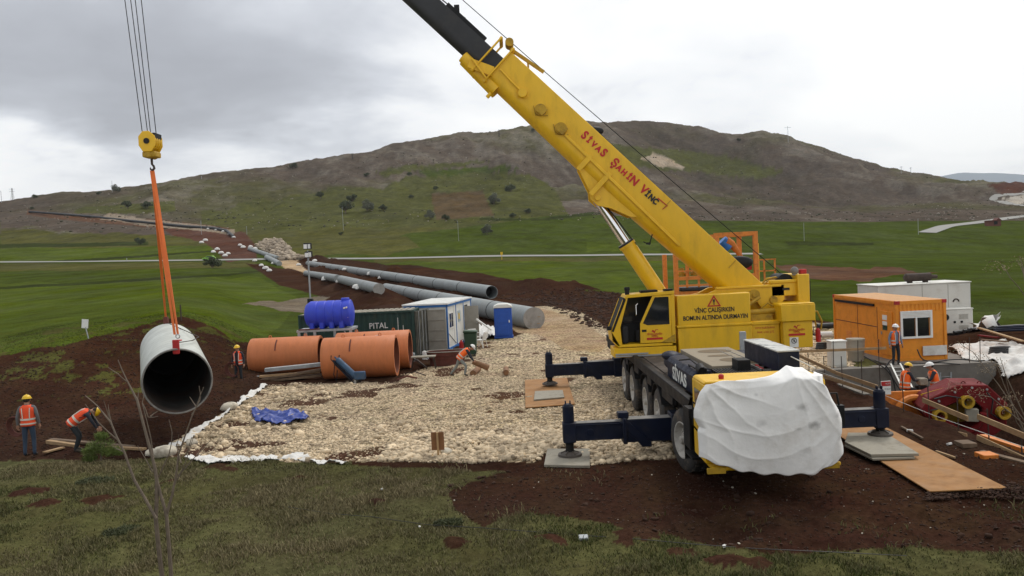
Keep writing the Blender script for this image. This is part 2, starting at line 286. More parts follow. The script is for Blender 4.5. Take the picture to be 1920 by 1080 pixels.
Mt = dict(
 yellow=mat('crane_yellow', (.72, .42, .003), .38, var=.06, dirt=(.28, .16, .03), dirt_amt=.2, dirt_scale=2.6, coat=.12, stretch=(1.2, 1.2, .4)),
 yellow2=mat('yellow_worn', (.42, .25, .010), .55, var=.15, dirt=(.10, .06, .03), dirt_amt=.5, dirt_scale=5),
 navy=mat('navy_paint', (.005, .009, .026), .42, var=.3, dirt=(.05, .042, .036), dirt_amt=.25, dirt_scale=4, spec=.28),
 black=mat('black_paint', (.010, .010, .011), .5, var=.3, dirt=(.05, .042, .034), dirt_amt=.25, spec=.25),
 boomblack=mat('boom_black', (.014, .015, .017), .45, var=.3, dirt=(.05, .045, .04), dirt_amt=.3, dirt_scale=1.5, stretch=(1, 1, 1)),
 deck=mat('deck_dust', (.065, .050, .040), .85, var=.25, dirt=(.18, .15, .12), dirt_amt=.5, dirt_scale=3),
 dusttop=mat('dusty_metal', (.20, .19, .175), .7, var=.2, dirt=(.06, .06, .065), dirt_amt=.4, dirt_scale=5),
 tyre=mat('tyre_rubber', (.035, .033, .031), .85, var=.25, dirt=(.16, .12, .085), dirt_amt=.65, dirt_scale=4, bump=.4, bscale=25),
 rim=mat('rim_grey', (.42, .40, .36), .5, var=.15, dirt=(.12, .09, .07), dirt_amt=.5, dirt_scale=7),
 steel=mat('bare_steel', (.42, .42, .42), .4, .7, var=.2, dirt=(.12, .11, .10), dirt_amt=.4),
 chrome=mat('chrome', (.75, .75, .76), .12, 1.0, var=.03),
 plate=mat('grey_plate', (.29, .265, .21), .75, var=.18, dirt=(.10, .08, .06), dirt_amt=.45, dirt_scale=3, bump=.2),
 rustply=mat('ochre_sheet', (.30, .145, .042), .7, var=.16, dirt=(.20, .09, .035), dirt_amt=.5, dirt_scale=1.6),
 orange=mat('container_orange', (.72, .25, .010), .5, var=.08, dirt=(.30, .12, .03), dirt_amt=.25),
 rigorange=mat('rig_orange', (.62, .19, .02), .5, var=.12, dirt=(.2, .09, .04), dirt_amt=.4, dirt_scale=5),
 clay=mat('clay_pipe_orange', (.52, .165, .055), .55, var=.08, dirt=(.34, .13, .06), dirt_amt=.3, dirt_scale=1.6, stretch=(1.6, 1, .5)),
 clayin=mat('clay_inside', (.17, .05, .025), .8, var=.2),
 rustred=mat('rust_red', (.12, .035, .025), .8, var=.3, dirt=(.05, .03, .02), dirt_amt=.5),
 red=mat('signal_red', (.42, .012, .012), .5, var=.15, dirt=(.12, .03, .02), dirt_amt=.35),
 tbmred=mat('machine_red', (.13, .003, .005), .65, spec=.25, var=.25, dirt=(.06, .03, .02), dirt_amt=.55, dirt_scale=2.5),
 letterred=mat('letter_red', (.45, .012, .01), .6, var=.1),
 letterblack=mat('letter_black', (.015, .012, .01), .6, var=.1),
 letterwhite=mat('letter_white', (.62, .62, .58), .7, var=.2),
 white=mat('white_paint', (.74, .74, .71), .5, var=.06, dirt=(.42, .39, .33), dirt_amt=.35, dirt_scale=2),
 cream=mat('generator_white', (.60, .59, .54), .5, var=.05, dirt=(.38, .34, .28), dirt_amt=.35, dirt_scale=1.5),
 cloth=None,
 geotex=mat('white_geotextile', (.66, .65, .62), .9, var=.1, dirt=(.38, .33, .27), dirt_amt=.4, dirt_scale=1.2, bump=.3, bscale=6),
 blue=mat('tank_blue', (.022, .05, .52), .38, var=.08, dirt=(.06, .08, .35), dirt_amt=.3),
 toilet=mat('toilet_blue', (.012, .075, .38), .5, var=.1),
 tarp=mat('tarp_blue', (.008, .035, .24), .45, var=.25, bump=.3, bscale=9),
 cylblue=mat('cylinder_blue', (.025, .07, .14), .4, var=.15, dirt=(.1, .09, .08), dirt_amt=.3),
 greenc=mat('container_green', (.012, .042, .032), .6, var=.12, dirt=(.05, .05, .035), dirt_amt=.35, dirt_scale=2),
 oldmetal=mat('weathered_door', (.075, .075, .062), .75, var=.35, dirt=(.24, .22, .17), dirt_amt=.5, dirt_scale=3, stretch=(3, 3, .6)),
 greydoor=mat('door_grey_beige', (.30, .285, .245), .65, var=.08, dirt=(.2, .17, .13), dirt_amt=.3),
 cabinwall=mat('cabin_wall', (.66, .66, .62), .6, var=.05, dirt=(.42, .38, .32), dirt_amt=.4, dirt_scale=1.4),
 bluetrim=mat('blue_trim', (.02, .14, .42), .5, var=.1),
 galv=mat('galvanised', (.36, .38, .39), .5, .4, var=.12, dirt=(.18, .17, .15), dirt_amt=.3),
 pipegrey=mat('pipe_grey', (.22, .24, .24), .45, var=.12, dirt=(.25, .24, .22), dirt_amt=.35, dirt_scale=.6),
 pipecap=mat('cap_board', (.30, .285, .26), .8, var=.15, dirt=(.15, .12, .1), dirt_amt=.4),
 darkin=mat('dark_inside', (.012, .012, .013), .8, var=.2),
 wood=mat('timber', (.36, .235, .12), .8, var=.22, scale=4, dirt=(.16, .10, .06), dirt_amt=.4, dirt_scale=3, stretch=(1, 1, 3)),
 wooddark=mat('old_timber', (.13, .085, .052), .85, var=.3, dirt=(.24, .18, .12), dirt_amt=.4, dirt_scale=4),
 log=mat('log_bark', (.20, .10, .045), .85, var=.3, bump=.4, bscale=14),
 rebar=mat('rebar', (.045, .03, .022), .8, var=.3),
 concrete=mat('concrete', (.17, .155, .135), .85, var=.15, dirt=(.12, .10, .08), dirt_amt=.5, dirt_scale=1.3, bump=.15, bscale=8),
 rubber=mat('black_hose', (.014, .014, .015), .55, var=.3),
 glass=mat('dark_glass', (.010, .012, .014), .08, var=.1, spec=.8),
 chalk=mat('weathered_white', (.5, .5, .47), .8, var=.15, dirt=(.05, .06, .08), dirt_amt=.8, dirt_scale=3.5),
 sling=mat('orange_sling', (.58, .12, .015), .7, var=.12),
 bark=mat('sapling_bark', (.15, .115, .085), .8, var=.25, scale=12),
 dry=mat('dry_seedheads', (.20, .15, .09), .9, var=.3),
 pine=mat('pine_needles', (.115, .16, .028), .7, var=.35),
 leaf=mat('bush_leaf', (.06, .075, .034), .8, var=.4),
 leafpale=mat('blossom_leaf', (.12, .13, .09), .8, var=.3),
 asphalt=mat('road_asphalt', (.24, .235, .215), .9, var=.06),
 hardyellow=mat('helmet_yellow', (.72, .45, .01), .35, var=.03), hardwhite=mat('helmet_white', (.75, .75, .73), .35, var=.03),
 vest=mat('hi_vis_orange', (.95, .15, .015), .75, var=.08), vestred=mat('hi_vis_red', (.85, .085, .02), .75, var=.1),
 tape=mat('reflective_tape', (.62, .58, .50), .5, var=.05),
 skin=mat('skin', (.36, .19, .12), .6, var=.05), hair=mat('hair', (.012, .01, .008), .8),
 jeans=mat('jeans', (.03, .05, .085), .9, var=.2), darktrouser=mat('dark_trousers', (.018, .022, .026), .9, var=.2), greytrouser=mat('grey_trousers', (.22, .24, .23), .9, var=.1),
 shirtgrey=mat('grey_sleeve', (.13, .13, .135), .9, var=.1), shirtdark=mat('dark_sleeve', (.022, .025, .035), .9, var=.1), shirtblue=mat('blue_shirt', (.16, .21, .30), .9, var=.1),
 boot=mat('boots', (.03, .022, .016), .8, var=.2),
 lime=mat('lime_car_paint', (.22, .46, .05), .4, var=.05), plasticred=mat('red_plastic', (.5, .02, .02), .4, var=.1),
 hut=mat('hut_brick', (.16, .06, .04), .85, var=.15), pvc=mat('white_plastic', (.75, .75, .72), .4, var=.04), bingreen=mat('bin_green', (.015, .045, .02), .6, var=.2),
)
# ================================================================ SETTING: ground
def inpoly(px, py, poly):
    r = np.zeros(px.shape, bool); n = len(poly); j = n-1
    for i in range(n):
        xi, yi = poly[i]; xj, yj = poly[j]
        if yi != yj:
            r ^= ((yi > py) != (yj > py)) & (px < (xj-xi)*(py-yi)/(yj-yi)+xi)
        j = i
    return r
PAD = [(292, 858), (345, 860), (650, 868), (830, 860), (1000, 866), (1020, 852), (1260, 862), (1290, 850), (1280, 720), (1160, 655), (1152, 632), (1120, 600), (1085, 583), (1030, 573), (1000, 575), (1030, 610), (960, 632), (893, 640), (870, 662), (800, 690), (740, 716), (560, 720), (500, 726), (470, 750), (430, 768)]
C_ = dict(hill=(.084, .067, .053), hillgreen=(.070, .072, .026), field=(.064, .083, .015), field2=(.049, .064, .013), dark=(.034, .042, .014), olive=(.074, .072, .024), soil=(.044, .0225, .0145), soil2=(.10, .055, .035), plough=(.088, .062, .034), rubble=(.36, .29, .215), pad=(.58, .455, .30), sand=(.42, .30, .185), grass=(.088, .083, .034), redsoil=(.085, .042, .030), chalk=(.42, .38, .32), grey=(.16, .13, .095))
ZONES = [  # (colour, stone, jitter px, polygon in world-anchored survey of the slope as seen from the camera mast)
 ('hillgreen', 0, 9, [(380, 400), (560, 362), (700, 348), (820, 326), (960, 318), (1040, 350), (1060, 395), (1060, 440), (380, 450)]),
 ('hillgreen', 0, 4, [(700, 318), (860, 303), (930, 301), (860, 312), (720, 330)]),
 ('field2', 0, 4, [(780, 322), (950, 308), (980, 315), (800, 332)]),
 ('hillgreen', 0, 5, [(1040, 262), (1180, 270), (1400, 300), (1480, 322), (1400, 332), (1250, 320), (1160, 300)]),
 ('olive', 0, 6, [(0, 432), (380, 440), (560, 430), (960, 425), (960, 478), (0, 470)]),
 ('hillgreen', 0, 3, [(150, 388), (330, 378), (330, 398), (250, 402), (140, 398)]),
 ('plough', 0, 1.5, [(808, 362), (905, 358), (926, 404), (818, 412)]),
 ('hillgreen', 0, 2, [(906, 358), (1030, 350), (1050, 398), (928, 404)]),
 ('field2', 0, 3, [(640, 470), (760, 440), (960, 414), (1060, 400), (1130, 402), (1440, 424), (1740, 420), (1760, 445), (1925, 424), (1925, 470), (640, 480)]),
 ('field', 0, 3, [(-50, 466), (400, 462), (400, 488), (-50, 494)]),
 ('field', 0, 2, [(1100, 452), (1240, 455), (1240, 474), (1100, 470)]),
 ('dark', 0, 1.2, [(900, 408), (1010, 410), (1110, 396), (1125, 400), (1020, 414), (900, 413)]),
 ('dark', 0, 1.2, [(-50, 459), (280, 453), (280, 460), (-50, 466)]),
 ('dark', 0, 1.0, [(100, 488), (250, 480), (400, 470), (400, 473), (250, 484), (120, 492)]),
 ('field2', 0, 3, [(-300, 498), (480, 492), (1440, 480), (2200, 470), (2200, 620), (-300, 700)]),
 ('field', 0, 5, [(-300, 540), (480, 520), (560, 560), (480, 660), (-300, 700)]),
 ('field', 0, 4, [(700, 490), (1440, 484), (1400, 545), (1150, 548), (900, 520)]),
 ('olive', 0, 2, [(-300, 497), (480, 491), (480, 502), (-300, 514)]),
 ('dark', 0, 1.2, [(-300, 540), (0, 538), (400, 515), (520, 505), (520, 508), (400, 519), (0, 543), (-300, 545)]),
 ('olive', 0, 3, [(700, 484), (1240, 480), (1440, 484), (1440, 488), (960, 489), (700, 492)]),
 ('soil2', 0, 8, [(1450, 493), (1560, 497), (1760, 512), (1640, 526), (1500, 520)]),
 ('dark', 0, 2, [(1470, 452), (1640, 455), (1640, 460), (1480, 460)]),
 ('olive', 0, 5, [(535, 462), (600, 438), (690, 434), (760, 446), (785, 468), (700, 478), (560, 480)]),
 ('hill', 0, 8, [(0, 402), (120, 400), (300, 424), (400, 440), (330, 446), (120, 430), (0, 428)]),
 ('redsoil', 0, 7, [(270, 410), (430, 432), (460, 440), (475, 460), (482, 492), (425, 488), (385, 458), (330, 445)]),
 ('soil2', 0, 1.5, [(50, 395), (250, 410), (430, 426), (445, 440), (250, 424), (50, 404)]),
 ('rubble', 1, 3, [(200, 400), (300, 415), (440, 430), (440, 438), (400, 436), (280, 425), (190, 410)]),
 ('rubble', 1, 4, [(478, 462), (505, 446), (530, 452), (552, 478), (585, 486), (520, 489)]),
 ('sand', .4, 2, [(515, 489), (565, 487), (585, 500), (572, 518), (540, 508)]),
 ('grey', .2, 5, [(455, 572), (600, 553), (730, 570), (700, 592), (600, 590)]),
 ('soil', 0, 4, [(460, 496), (545, 503), (600, 520), (700, 545), (840, 585), (800, 612), (740, 600), (640, 565), (520, 533)]),
 ('soil', 0, 3, [(555, 488), (640, 488), (700, 492), (900, 512), (1000, 530), (1150, 548), (1330, 572), (1560, 603), (2400, 625), (2400, 900), (1560, 650), (1150, 650), (1100, 602), (1060, 582), (1035, 620), (890, 640), (720, 570), (590, 520)]),
 ('soil', 0, 5, [(-200, 700), (0, 668), (100, 650), (200, 626), (300, 603), (345, 595), (400, 614), (445, 640), (490, 650), (700, 650), (860, 600), (890, 640), (800, 716), (500, 728), (430, 775), (280, 861), (-200, 868)]),
 ('soil', 0, 9, [(838, 930), (880, 902), (1000, 868), (1290, 868), (1600, 840), (1530, 690), (2400, 660), (2400, 1060), (1720, 1022), (1450, 1038), (1200, 1002), (1130, 975), (965, 958), (900, 985), (850, 962)]),
 ('soil', 0, 3, [(1100, 700), (1290, 640), (1560, 640), (1600, 850), (1290, 870)]),
 ('soil', 0, 4, [(655, 855), (1290, 850), (1290, 885), (860, 882), (655, 873)]),
 ('pad', 1, 3, PAD),
 ('sand', .6, 8, [(930, 600), (1000, 578), (1080, 588), (1150, 640), (1130, 655), (1060, 650)]),
 ('pad', 1, 6, [(1500, 603), (1565, 603), (1565, 690), (1500, 700)]),
 ('soil2', .3, 5, [(900, 575), (950, 573), (960, 585), (905, 590)]),
 ('redsoil', 0, 3, [(1850, 344), (1925, 338), (1925, 364), (1885, 366)]),
 ('chalk', .5, 3, [(1876, 372), (1925, 366), (1925, 384), (1900, 384)]),
 ('rubble', .4, 5, [(1198, 294), (1235, 287), (1270, 305), (1290, 318), (1240, 312)]),
]
def paint(X, Y, Z):
    px, py = project(np.stack([X, Y, Z], 1)); Yc = np.maximum(Y, 1)
    sc = np.maximum(Yc, 20)*.02
    j1 = fbm(X/sc*1.0, Y/sc*.35, 2.2, 4, .6); j2 = fbm(X/sc+40, Y/sc*.35+9, 2.0, 4, .6)
    base = np.tile(np.array(C_['hill']), (len(X), 1)); stone = np.zeros(len(X))
    g = np.clip(fbm(X, Y, 120, 5, .55)*2.2+.30, 0, 1)[:, None]; base = base*(1-g*.7)+np.array(C_['hillgreen'])*g*.7
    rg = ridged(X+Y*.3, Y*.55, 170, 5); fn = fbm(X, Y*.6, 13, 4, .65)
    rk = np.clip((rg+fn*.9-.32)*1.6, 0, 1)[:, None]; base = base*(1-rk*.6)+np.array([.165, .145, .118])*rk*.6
    dk = np.clip((.02-rg+fn*.6)*1.8, 0, 1)[:, None]; base = base*(1-dk*.55)+np.array([.040, .034, .024])*dk*.55  # gully shade painted into the hill colour, following the relief noise
    low = Y < 425; base[low] = C_['field2']
    nearg = Y < 60; base[nearg] = C_['grass']
    for name, st, jit, poly in ZONES:
        m = inpoly(px+j1*jit*2.2, py+j2*jit*1.3, poly) & (Y > 1)
        col = np.array(C_[name])
        if name in ('pad', 'soil') and poly is not ZONES[0][3]: m &= (Y < 300)
        base[m] = col; stone[m] = st
    for pts, w, h in RIDGES:
        base[(segdist(X, Y, pts)+fbm(X, Y, 5, 3)*2 < w*.95) & (Y > 58)] = C_['soil']
    for mx_, my_, r_, h_ in MOUNDS:
        d = np.hypot(X-mx_, (Y-my_))/r_ + fbm(X, Y, .35, 3)*.8
        base[d < .75] = np.array(C_['soil'])*1.15; stone[d < .75] = 0
    # weeds and grass on the left bank
    bank = (Y > 24) & (Y < 46) & (X < -8) & (fbm(X, Y, 1.3, 5, .7) > .22) & (Z > .35)
    base[bank] = np.array(C_['olive'])*.9
    # dark soil showing between the stones of the pad and tracks
    n = fbm(X, Y, 1.5, 4, .6); holes = (stone > .9) & (n > .34-.10*np.clip((24-Y)/4, 0, 1)) & (Y < 60); base[holes] = C_['soil2']; stone[holes] = .4
    return base, stone
NR, NC = 860, 0
rows = np.concatenate([np.linspace(-1.0, 6.0, 24)[:-1], np.geomspace(6, 62, 470)[:-1], np.geomspace(62, 1500, 430)[:-1], np.geomspace(1500, 6500, 26)])
cols = np.concatenate([np.linspace(-3300, -1100, 56)[:-1], np.arange(-1100, 1100, 3.0), np.linspace(1100, 3300, 56)])
def grid_xy():
    Yg = np.repeat(rows, len(cols)).reshape(len(rows), len(cols)); xp = np.tile(cols, (len(rows), 1))
    w = np.maximum(Yg, 4.0); return (xp/F*w), Yg
Xg, Yg = grid_xy(); Xf, Yf = Xg.ravel(), Yg.ravel(); Zf = height(Xf, Yf)
# shoulders of the trench and ridge stay inside the sheet; far beyond the hill the land sinks away
nr, nc = Xg.shape
idx = np.arange(nr*nc).reshape(nr, nc)
quads = np.stack([idx[:-1, :-1], idx[:-1, 1:], idx[1:, 1:], idx[1:, :-1]], -1).reshape(-1, 4)
me = bpy.data.meshes.new('ground'); me.vertices.add(nr*nc); me.vertices.foreach_set('co', np.stack([Xf, Yf, Zf], 1).ravel())
me.loops.add(len(quads)*4); me.loops.foreach_set('vertex_index', quads.ravel()); me.polygons.add(len(quads))
me.polygons.foreach_set('loop_start', np.arange(len(quads))*4); me.polygons.foreach_set('loop_total', np.full(len(quads), 4)); me.polygons.foreach_set('use_smooth', np.ones(len(quads), bool)); me.update(); me.validate()
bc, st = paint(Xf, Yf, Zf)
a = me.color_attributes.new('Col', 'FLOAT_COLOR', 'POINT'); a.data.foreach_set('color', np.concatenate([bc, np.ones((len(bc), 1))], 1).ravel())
a = me.attributes.new('stone', 'FLOAT', 'POINT'); a.data.foreach_set('value', st)
ground = bpy.data.objects.new('ground', me); COL.objects.link(ground); tag(ground, kind='structure')
gm = bpy.data.materials.new('ground_cover'); gm.use_nodes = True; t = gm.node_tree; b = t.nodes['Principled BSDF']; n = t.nodes.new; l = t.links.new
b.inputs['Roughness'].default_value = 1; b.inputs['Specular IOR Level'].default_value = 0
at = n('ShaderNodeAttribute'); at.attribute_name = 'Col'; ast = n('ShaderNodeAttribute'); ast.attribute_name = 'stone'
tc2 = n('ShaderNodeTexCoord')
def gn(scale, det=5, rough=.6, m=(1, 1, 1)):
    mp = n('ShaderNodeMapping'); mp.inputs['Scale'].default_value = m; l(tc2.outputs['Object'], mp.inputs[0])
    o = n('ShaderNodeTexNoise'); o.inputs['Scale'].default_value = scale; o.inputs['Detail'].default_value = det; o.inputs['Roughness'].default_value = rough; l(mp.outputs[0], o.inputs['Vector']); return o.outputs[0]
def mrange(v, a0, a1, b0, b1):
    o = n('ShaderNodeMapRange'); o.inputs[1].default_value = a0; o.inputs[2].default_value = a1; o.inputs[3].default_value = b0; o.inputs[4].default_value = b1; l(v, o.inputs[0]); return o.outputs[0]
def mth(op, x, y):
    o = n('ShaderNodeMath'); o.operation = op
    for i, v in enumerate((x, y)):
        if isinstance(v, (int, float)): o.inputs[i].default_value = v
        else: l(v, o.inputs[i])
    return o.outputs[0]
f1 = mrange(gn(7, 6, .7), .3, .7, .62, 1.38); f2 = mrange(gn(.45, 6, .65), .3, .7, .78, 1.22); f3 = mrange(gn(.035, 7, .65, (1, .6, 1)), .3, .7, .80, 1.20); f4 = mrange(gn(.16, 6, .7, (1, .35, 2.5)), .3, .7, .72, 1.28)
fac = mth('MULTIPLY', mth('MULTIPLY', f1, f2), mth('MULTIPLY', f3, f4))
vo = n('ShaderNodeTexVoronoi'); vo.inputs['Scale'].default_value = 8.5; l(tc2.outputs['Object'], vo.inputs['Vector'])
vd = mrange(vo.outputs['Distance'], .15, .75, 1.25, .28)
sx = n('ShaderNodeSeparateColor'); l(vo.outputs['Color'], sx.inputs[0]); vc = mrange(sx.outputs[0], 0, 1, .72, 1.22)
sf = mth('MULTIPLY', vd, vc)
mxs = n('ShaderNodeMix'); mxs.data_type = 'FLOAT'; l(ast.outputs['Fac'], mxs.inputs[0]); l(fac, mxs.inputs[2]); l(mth('MULTIPLY', sf, f2), mxs.inputs[3])
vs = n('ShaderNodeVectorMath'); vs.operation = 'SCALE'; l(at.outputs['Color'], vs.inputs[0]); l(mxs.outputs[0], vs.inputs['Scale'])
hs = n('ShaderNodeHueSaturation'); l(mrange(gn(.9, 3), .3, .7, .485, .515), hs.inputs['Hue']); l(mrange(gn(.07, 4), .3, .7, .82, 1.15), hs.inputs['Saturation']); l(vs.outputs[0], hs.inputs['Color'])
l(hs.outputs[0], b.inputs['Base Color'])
hb = mth('ADD', mth('MULTIPLY', gn(9, 6, .7), .10), mth('ADD', mth('MULTIPLY', gn(1.2, 5, .6), .25), mth('MULTIPLY', mth('MULTIPLY', vo.outputs['Distance'], -.09), ast.outputs['Fac'])))
bu = n('ShaderNodeBump'); bu.inputs['Strength'].default_value = .9; bu.inputs['Distance'].default_value = .6; l(hb, bu.inputs['Height']); l(bu.outputs[0], b.inputs['Normal'])
me.materials.append(gm)
# roads: draped strips ------------------------------------------------
def strip(name, pix, halfw, mater, off=.06, world=None, label=None):
    P = [hit(x, y) for x, y in pix] if world is None else [np.array([x, y, 0]) for x, y in world]
    Q = []
    for a_, b_ in zip(P[:-1], P[1:]):
        k = max(2, int(np.hypot(*(b_-a_)[:2])/4)); Q += [a_+(b_-a_)*i/k for i in range(k)]
    Q.append(P[-1]); Q = np.array(Q)[:, :2]
    for _ in range(6): Q[1:-1] = (Q[:-2]+Q[1:-1]*2+Q[2:])/4
    V = []; kk = 7
    for i, p in enumerate(Q):
        d = Q[min(i+1, len(Q)-1)]-Q[max(i-1, 0)]; d /= np.hypot(*d)+1e-9; nn = np.array([-d[1], d[0]])
        for s_ in np.linspace(-1, 1, kk): V.append([*(p+nn*halfw*s_), 0])
    V = np.array(V); V[:, 2] = height(V[:, 0], V[:, 1])
    V[:, 2] = V[:, 2]+off
    mb = MB(); mb.add(V, [(i*kk+j, i*kk+j+1, (i+1)*kk+j+1, (i+1)*kk+j) for i in range(len(Q)-1) for j in range(kk-1)])
    o = build(name, mb, mater); tag(o, kind='structure'); return o
strip('road', None, 2.8, Mt['asphalt'], .12, world=[(x/1500*262, 262) for x in (-1400, -960, -700, -400, -200, 0, 200, 330, 420, 470)])
strip('hillside_road', [(1738, 437), (1775, 424), (1840, 417), (1900, 408), (1960, 402)], 3.6, Mt['asphalt'], .25)
strip('hillside_road', [(1960, 392), (1905, 384), (1872, 377), (1852, 372), (1880, 367), (1960, 361)], 3.2, Mt['asphalt'], .25)
# distant mountain, blue haze painted into its colour ------------------------------------------------
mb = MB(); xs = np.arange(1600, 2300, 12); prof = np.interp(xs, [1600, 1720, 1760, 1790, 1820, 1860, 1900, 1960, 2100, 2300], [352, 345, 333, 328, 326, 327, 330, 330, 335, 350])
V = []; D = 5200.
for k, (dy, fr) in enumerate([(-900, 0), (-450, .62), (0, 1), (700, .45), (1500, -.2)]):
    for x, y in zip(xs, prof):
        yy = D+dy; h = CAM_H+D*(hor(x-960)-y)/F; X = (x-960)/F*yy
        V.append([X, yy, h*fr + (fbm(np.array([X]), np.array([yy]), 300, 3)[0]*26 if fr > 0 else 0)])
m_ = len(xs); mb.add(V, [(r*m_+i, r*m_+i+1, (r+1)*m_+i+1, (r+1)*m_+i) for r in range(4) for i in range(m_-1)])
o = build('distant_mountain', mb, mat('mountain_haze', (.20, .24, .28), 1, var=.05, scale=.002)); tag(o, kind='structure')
# rubble ---------------------------------------------------------------
def ico(sub=1):
    import bmesh
    bm = bmesh.new(); bmesh.ops.create_icosphere(bm, subdivisions=sub, radius=1); V = np.array([v.co[:] for v in bm.verts]); Fc = np.array([[v.index for v in f.verts] for f in bm.faces]); bm.free(); return V, Fc
IV, IF = ico(1); IV2, IF2 = ico(2)
def stones(name, P, S, mater, flat=.7, tv=None, smoothed=False, cols=None, jag=.42):
    V0, F0 = (IV, IF) if tv is None else tv
    T = []
    for k in range(10):
        d = V0*(1+jag*(rng.random((len(V0), 1))-.5)*2)+jag*.35*(rng.random(V0.shape)-.5); q = np.abs(d)**.9*np.sign(d); T.append(q)
    n_ = len(P); k = rng.integers(0, 10, n_); W = np.array(T)[k]; an = rng.random(n_)*6.28; sc = np.stack([.75+.6*rng.random(n_), .75+.5*rng.random(n_), flat*(.7+.6*rng.random(n_))], 1)*S[:, None]
    W = W*sc[:, None, :]; c, s = np.cos(an), np.sin(an)
    X = W[..., 0]*c[:, None]-W[..., 1]*s[:, None]; Y = W[..., 0]*s[:, None]+W[..., 1]*c[:, None]; tl = (rng.random(n_)-.5)*.9
    Z = W[..., 2]+X*tl[:, None]*.5
    V = np.stack([X, Y, Z], -1)+P[:, None, :]; Fa = F0[None]+np.arange(n_)[:, None, None]*len(V0); Fa = Fa.reshape(-1, 3); V = V.reshape(-1, 3)
    me = bpy.data.meshes.new(name); me.vertices.add(len(V)); me.vertices.foreach_set('co', V.ravel()); me.loops.add(Fa.size); me.loops.foreach_set('vertex_index', Fa.ravel()); me.polygons.add(len(Fa)); me.polygons.foreach_set('loop_start', np.arange(len(Fa))*3); me.polygons.foreach_set('loop_total', np.full(len(Fa), 3)); me.update()
    if cols is None: cols = .55+.62*rng.random(n_)
    a = me.attributes.new('tint', 'FLOAT', 'POINT'); a.data.foreach_set('value', np.repeat(cols, len(V0)))
    me.materials.append(mater); o = bpy.data.objects.new(name, me); COL.objects.link(o); return o
def stonemat(name, col, bump=.5, var=.2, warm=None):
    m = mat(name, col, .9, var=var, scale=5, bump=bump, bscale=22, dirt=SOIL, dirt_amt=.55, dirt_scale=1.4, spec=.2); t = m.node_tree; b = t.nodes['Principled BSDF']; src = b.inputs['Base Color'].links[0].from_socket
    a = t.nodes.new('ShaderNodeAttribute'); a.attribute_name = 'tint'; v = t.nodes.new('ShaderNodeVectorMath'); v.operation = 'SCALE'; t.links.new(src, v.inputs[0]); t.links.new(a.outputs['Fac'], v.inputs['Scale']); t.links.new(v.outputs[0], b.inputs['Base Color']); return m
MST = stonemat('limestone', (.69, .555, .38)); MCL = stonemat('soil_clods', (.047, .024, .0155)); MWH = stonemat('white_limestone', (.60, .55, .45))
def sample(n_, x0, x1, y0, y1, poly, jit=3):
    X = x0+(x1-x0)*rng.random(n_); Y = y0+(y1-y0)*rng.random(n_); Z = height(X, Y); px, py = project(np.stack([X, Y, Z], 1)); jx = fbm(X, Y, 1.2, 3)*jit*3
    m = inpoly(px+jx, py+jx*.5, poly); return X[m], Y[m], Z[m]
X, Y, Z = sample(120000, -11, 4.4, 19.0, 37, PAD, 5)
keep = (fbm(X, Y, 1.5, 4, .6) < .34-.10*np.clip((24-Y)/4, 0, 1)) | (rng.random(len(X)) < .18); X, Y, Z = X[keep], Y[keep], Z[keep]
p_near = np.clip((27-Y)/7, 0, 1); edge = np.exp(-((X+9.5)/2.2)**2)
S = .010+.036*rng.random(len(X))**2.4*(.75+.5*p_near)+(rng.random(len(X)) < .045*(p_near*np.clip(.5+fbm(X, Y, 2.5, 3)*2.2, 0, 1)+.9*edge+.03))*(.03+.085*rng.random(len(X))**1.5)
k = (rng.random(len(X)) < np.clip(.50+.5*p_near, 0, 1)); X, Y, Z, S = X[k], Y[k], Z[k], S[k]
o = stones('gravel', np.stack([X, Y, Z+S*.25], 1), S, MST); tag(o, kind='stuff')
X, Y, Z = sample(16000, 9.2, 15.0, 29, 44, [(1498, 600), (1600, 600), (1600, 690), (1498, 700)], 4); S = .03+.05*rng.random(len(X))**2; k = Y > 30.3; o = stones('gravel', np.stack([X, Y, Z+S*.2], 1)[k], S[k], MST); tag(o, kind='stuff')
# coarser dark-bedded rubble in front of the outrigger
X, Y, Z = sample(26000, -3.5, 4.0, 18.3, 22.5, [(640, 866), (700, 820), (900, 790), (1100, 770), (1255, 790), (1270, 862), (1105, 872), (1100, 840), (1030, 842), (1010, 866)], 6)
k = rng.random(len(X)) < .42; X, Y, Z = X[k], Y[k], Z[k]; S = .022+.062*rng.random(len(X))**2.2
o = stones('rubble', np.stack([X, Y, Z+S*.4], 1), S, MST); tag(o, kind='stuff')
# clods on the disturbed soil
SOILP = [z[3] for z in ZONES if z[0] == 'soil'][3]
X, Y, Z = sample(30000, -3, 15, 8.5, 19, SOILP, 8); S = .006+.020*rng.random(len(X))**3+(rng.random(len(X)) < .012)*.035
o = stones('soil_clods', np.stack([X, Y, Z+S*.2], 1), S, MCL); tag(o, kind='stuff')
X, Y, Z = sample(15000, 6.5, 10.8, 14.2, 15.8, [(1730, 926), (1752, 915), (1790, 922), (1815, 914), (1850, 922), (1880, 912), (1930, 916), (1950, 940), (1800, 935), (1720, 940)], 5); k = rng.random(len(X)) < np.clip(.5+fbm(X, Y, .5, 3)*2, 0, 1); X, Y, Z = X[k], Y[k], Z[k]; S = .008+.028*rng.random(len(X))**3
o = stones('soil_clods', np.stack([X, Y, Z+.045+S*.2], 1), S, MCL); tag(o, kind='stuff')
X, Y, Z = sample(420, -3, 15, 8.5, 19, SOILP, 8); S = .005+.018*rng.random(len(X))**3
o = stones('stone_chips', np.stack([X, Y, Z+S*.5], 1), S, MWH); tag(o, kind='stuff')
X, Y, Z = sample(26000, -22, -6, 21, 44, [(-50, 690), (100, 650), (300, 605), (400, 620), (480, 660), (490, 725), (430, 770), (280, 858), (-50, 858)], 4)
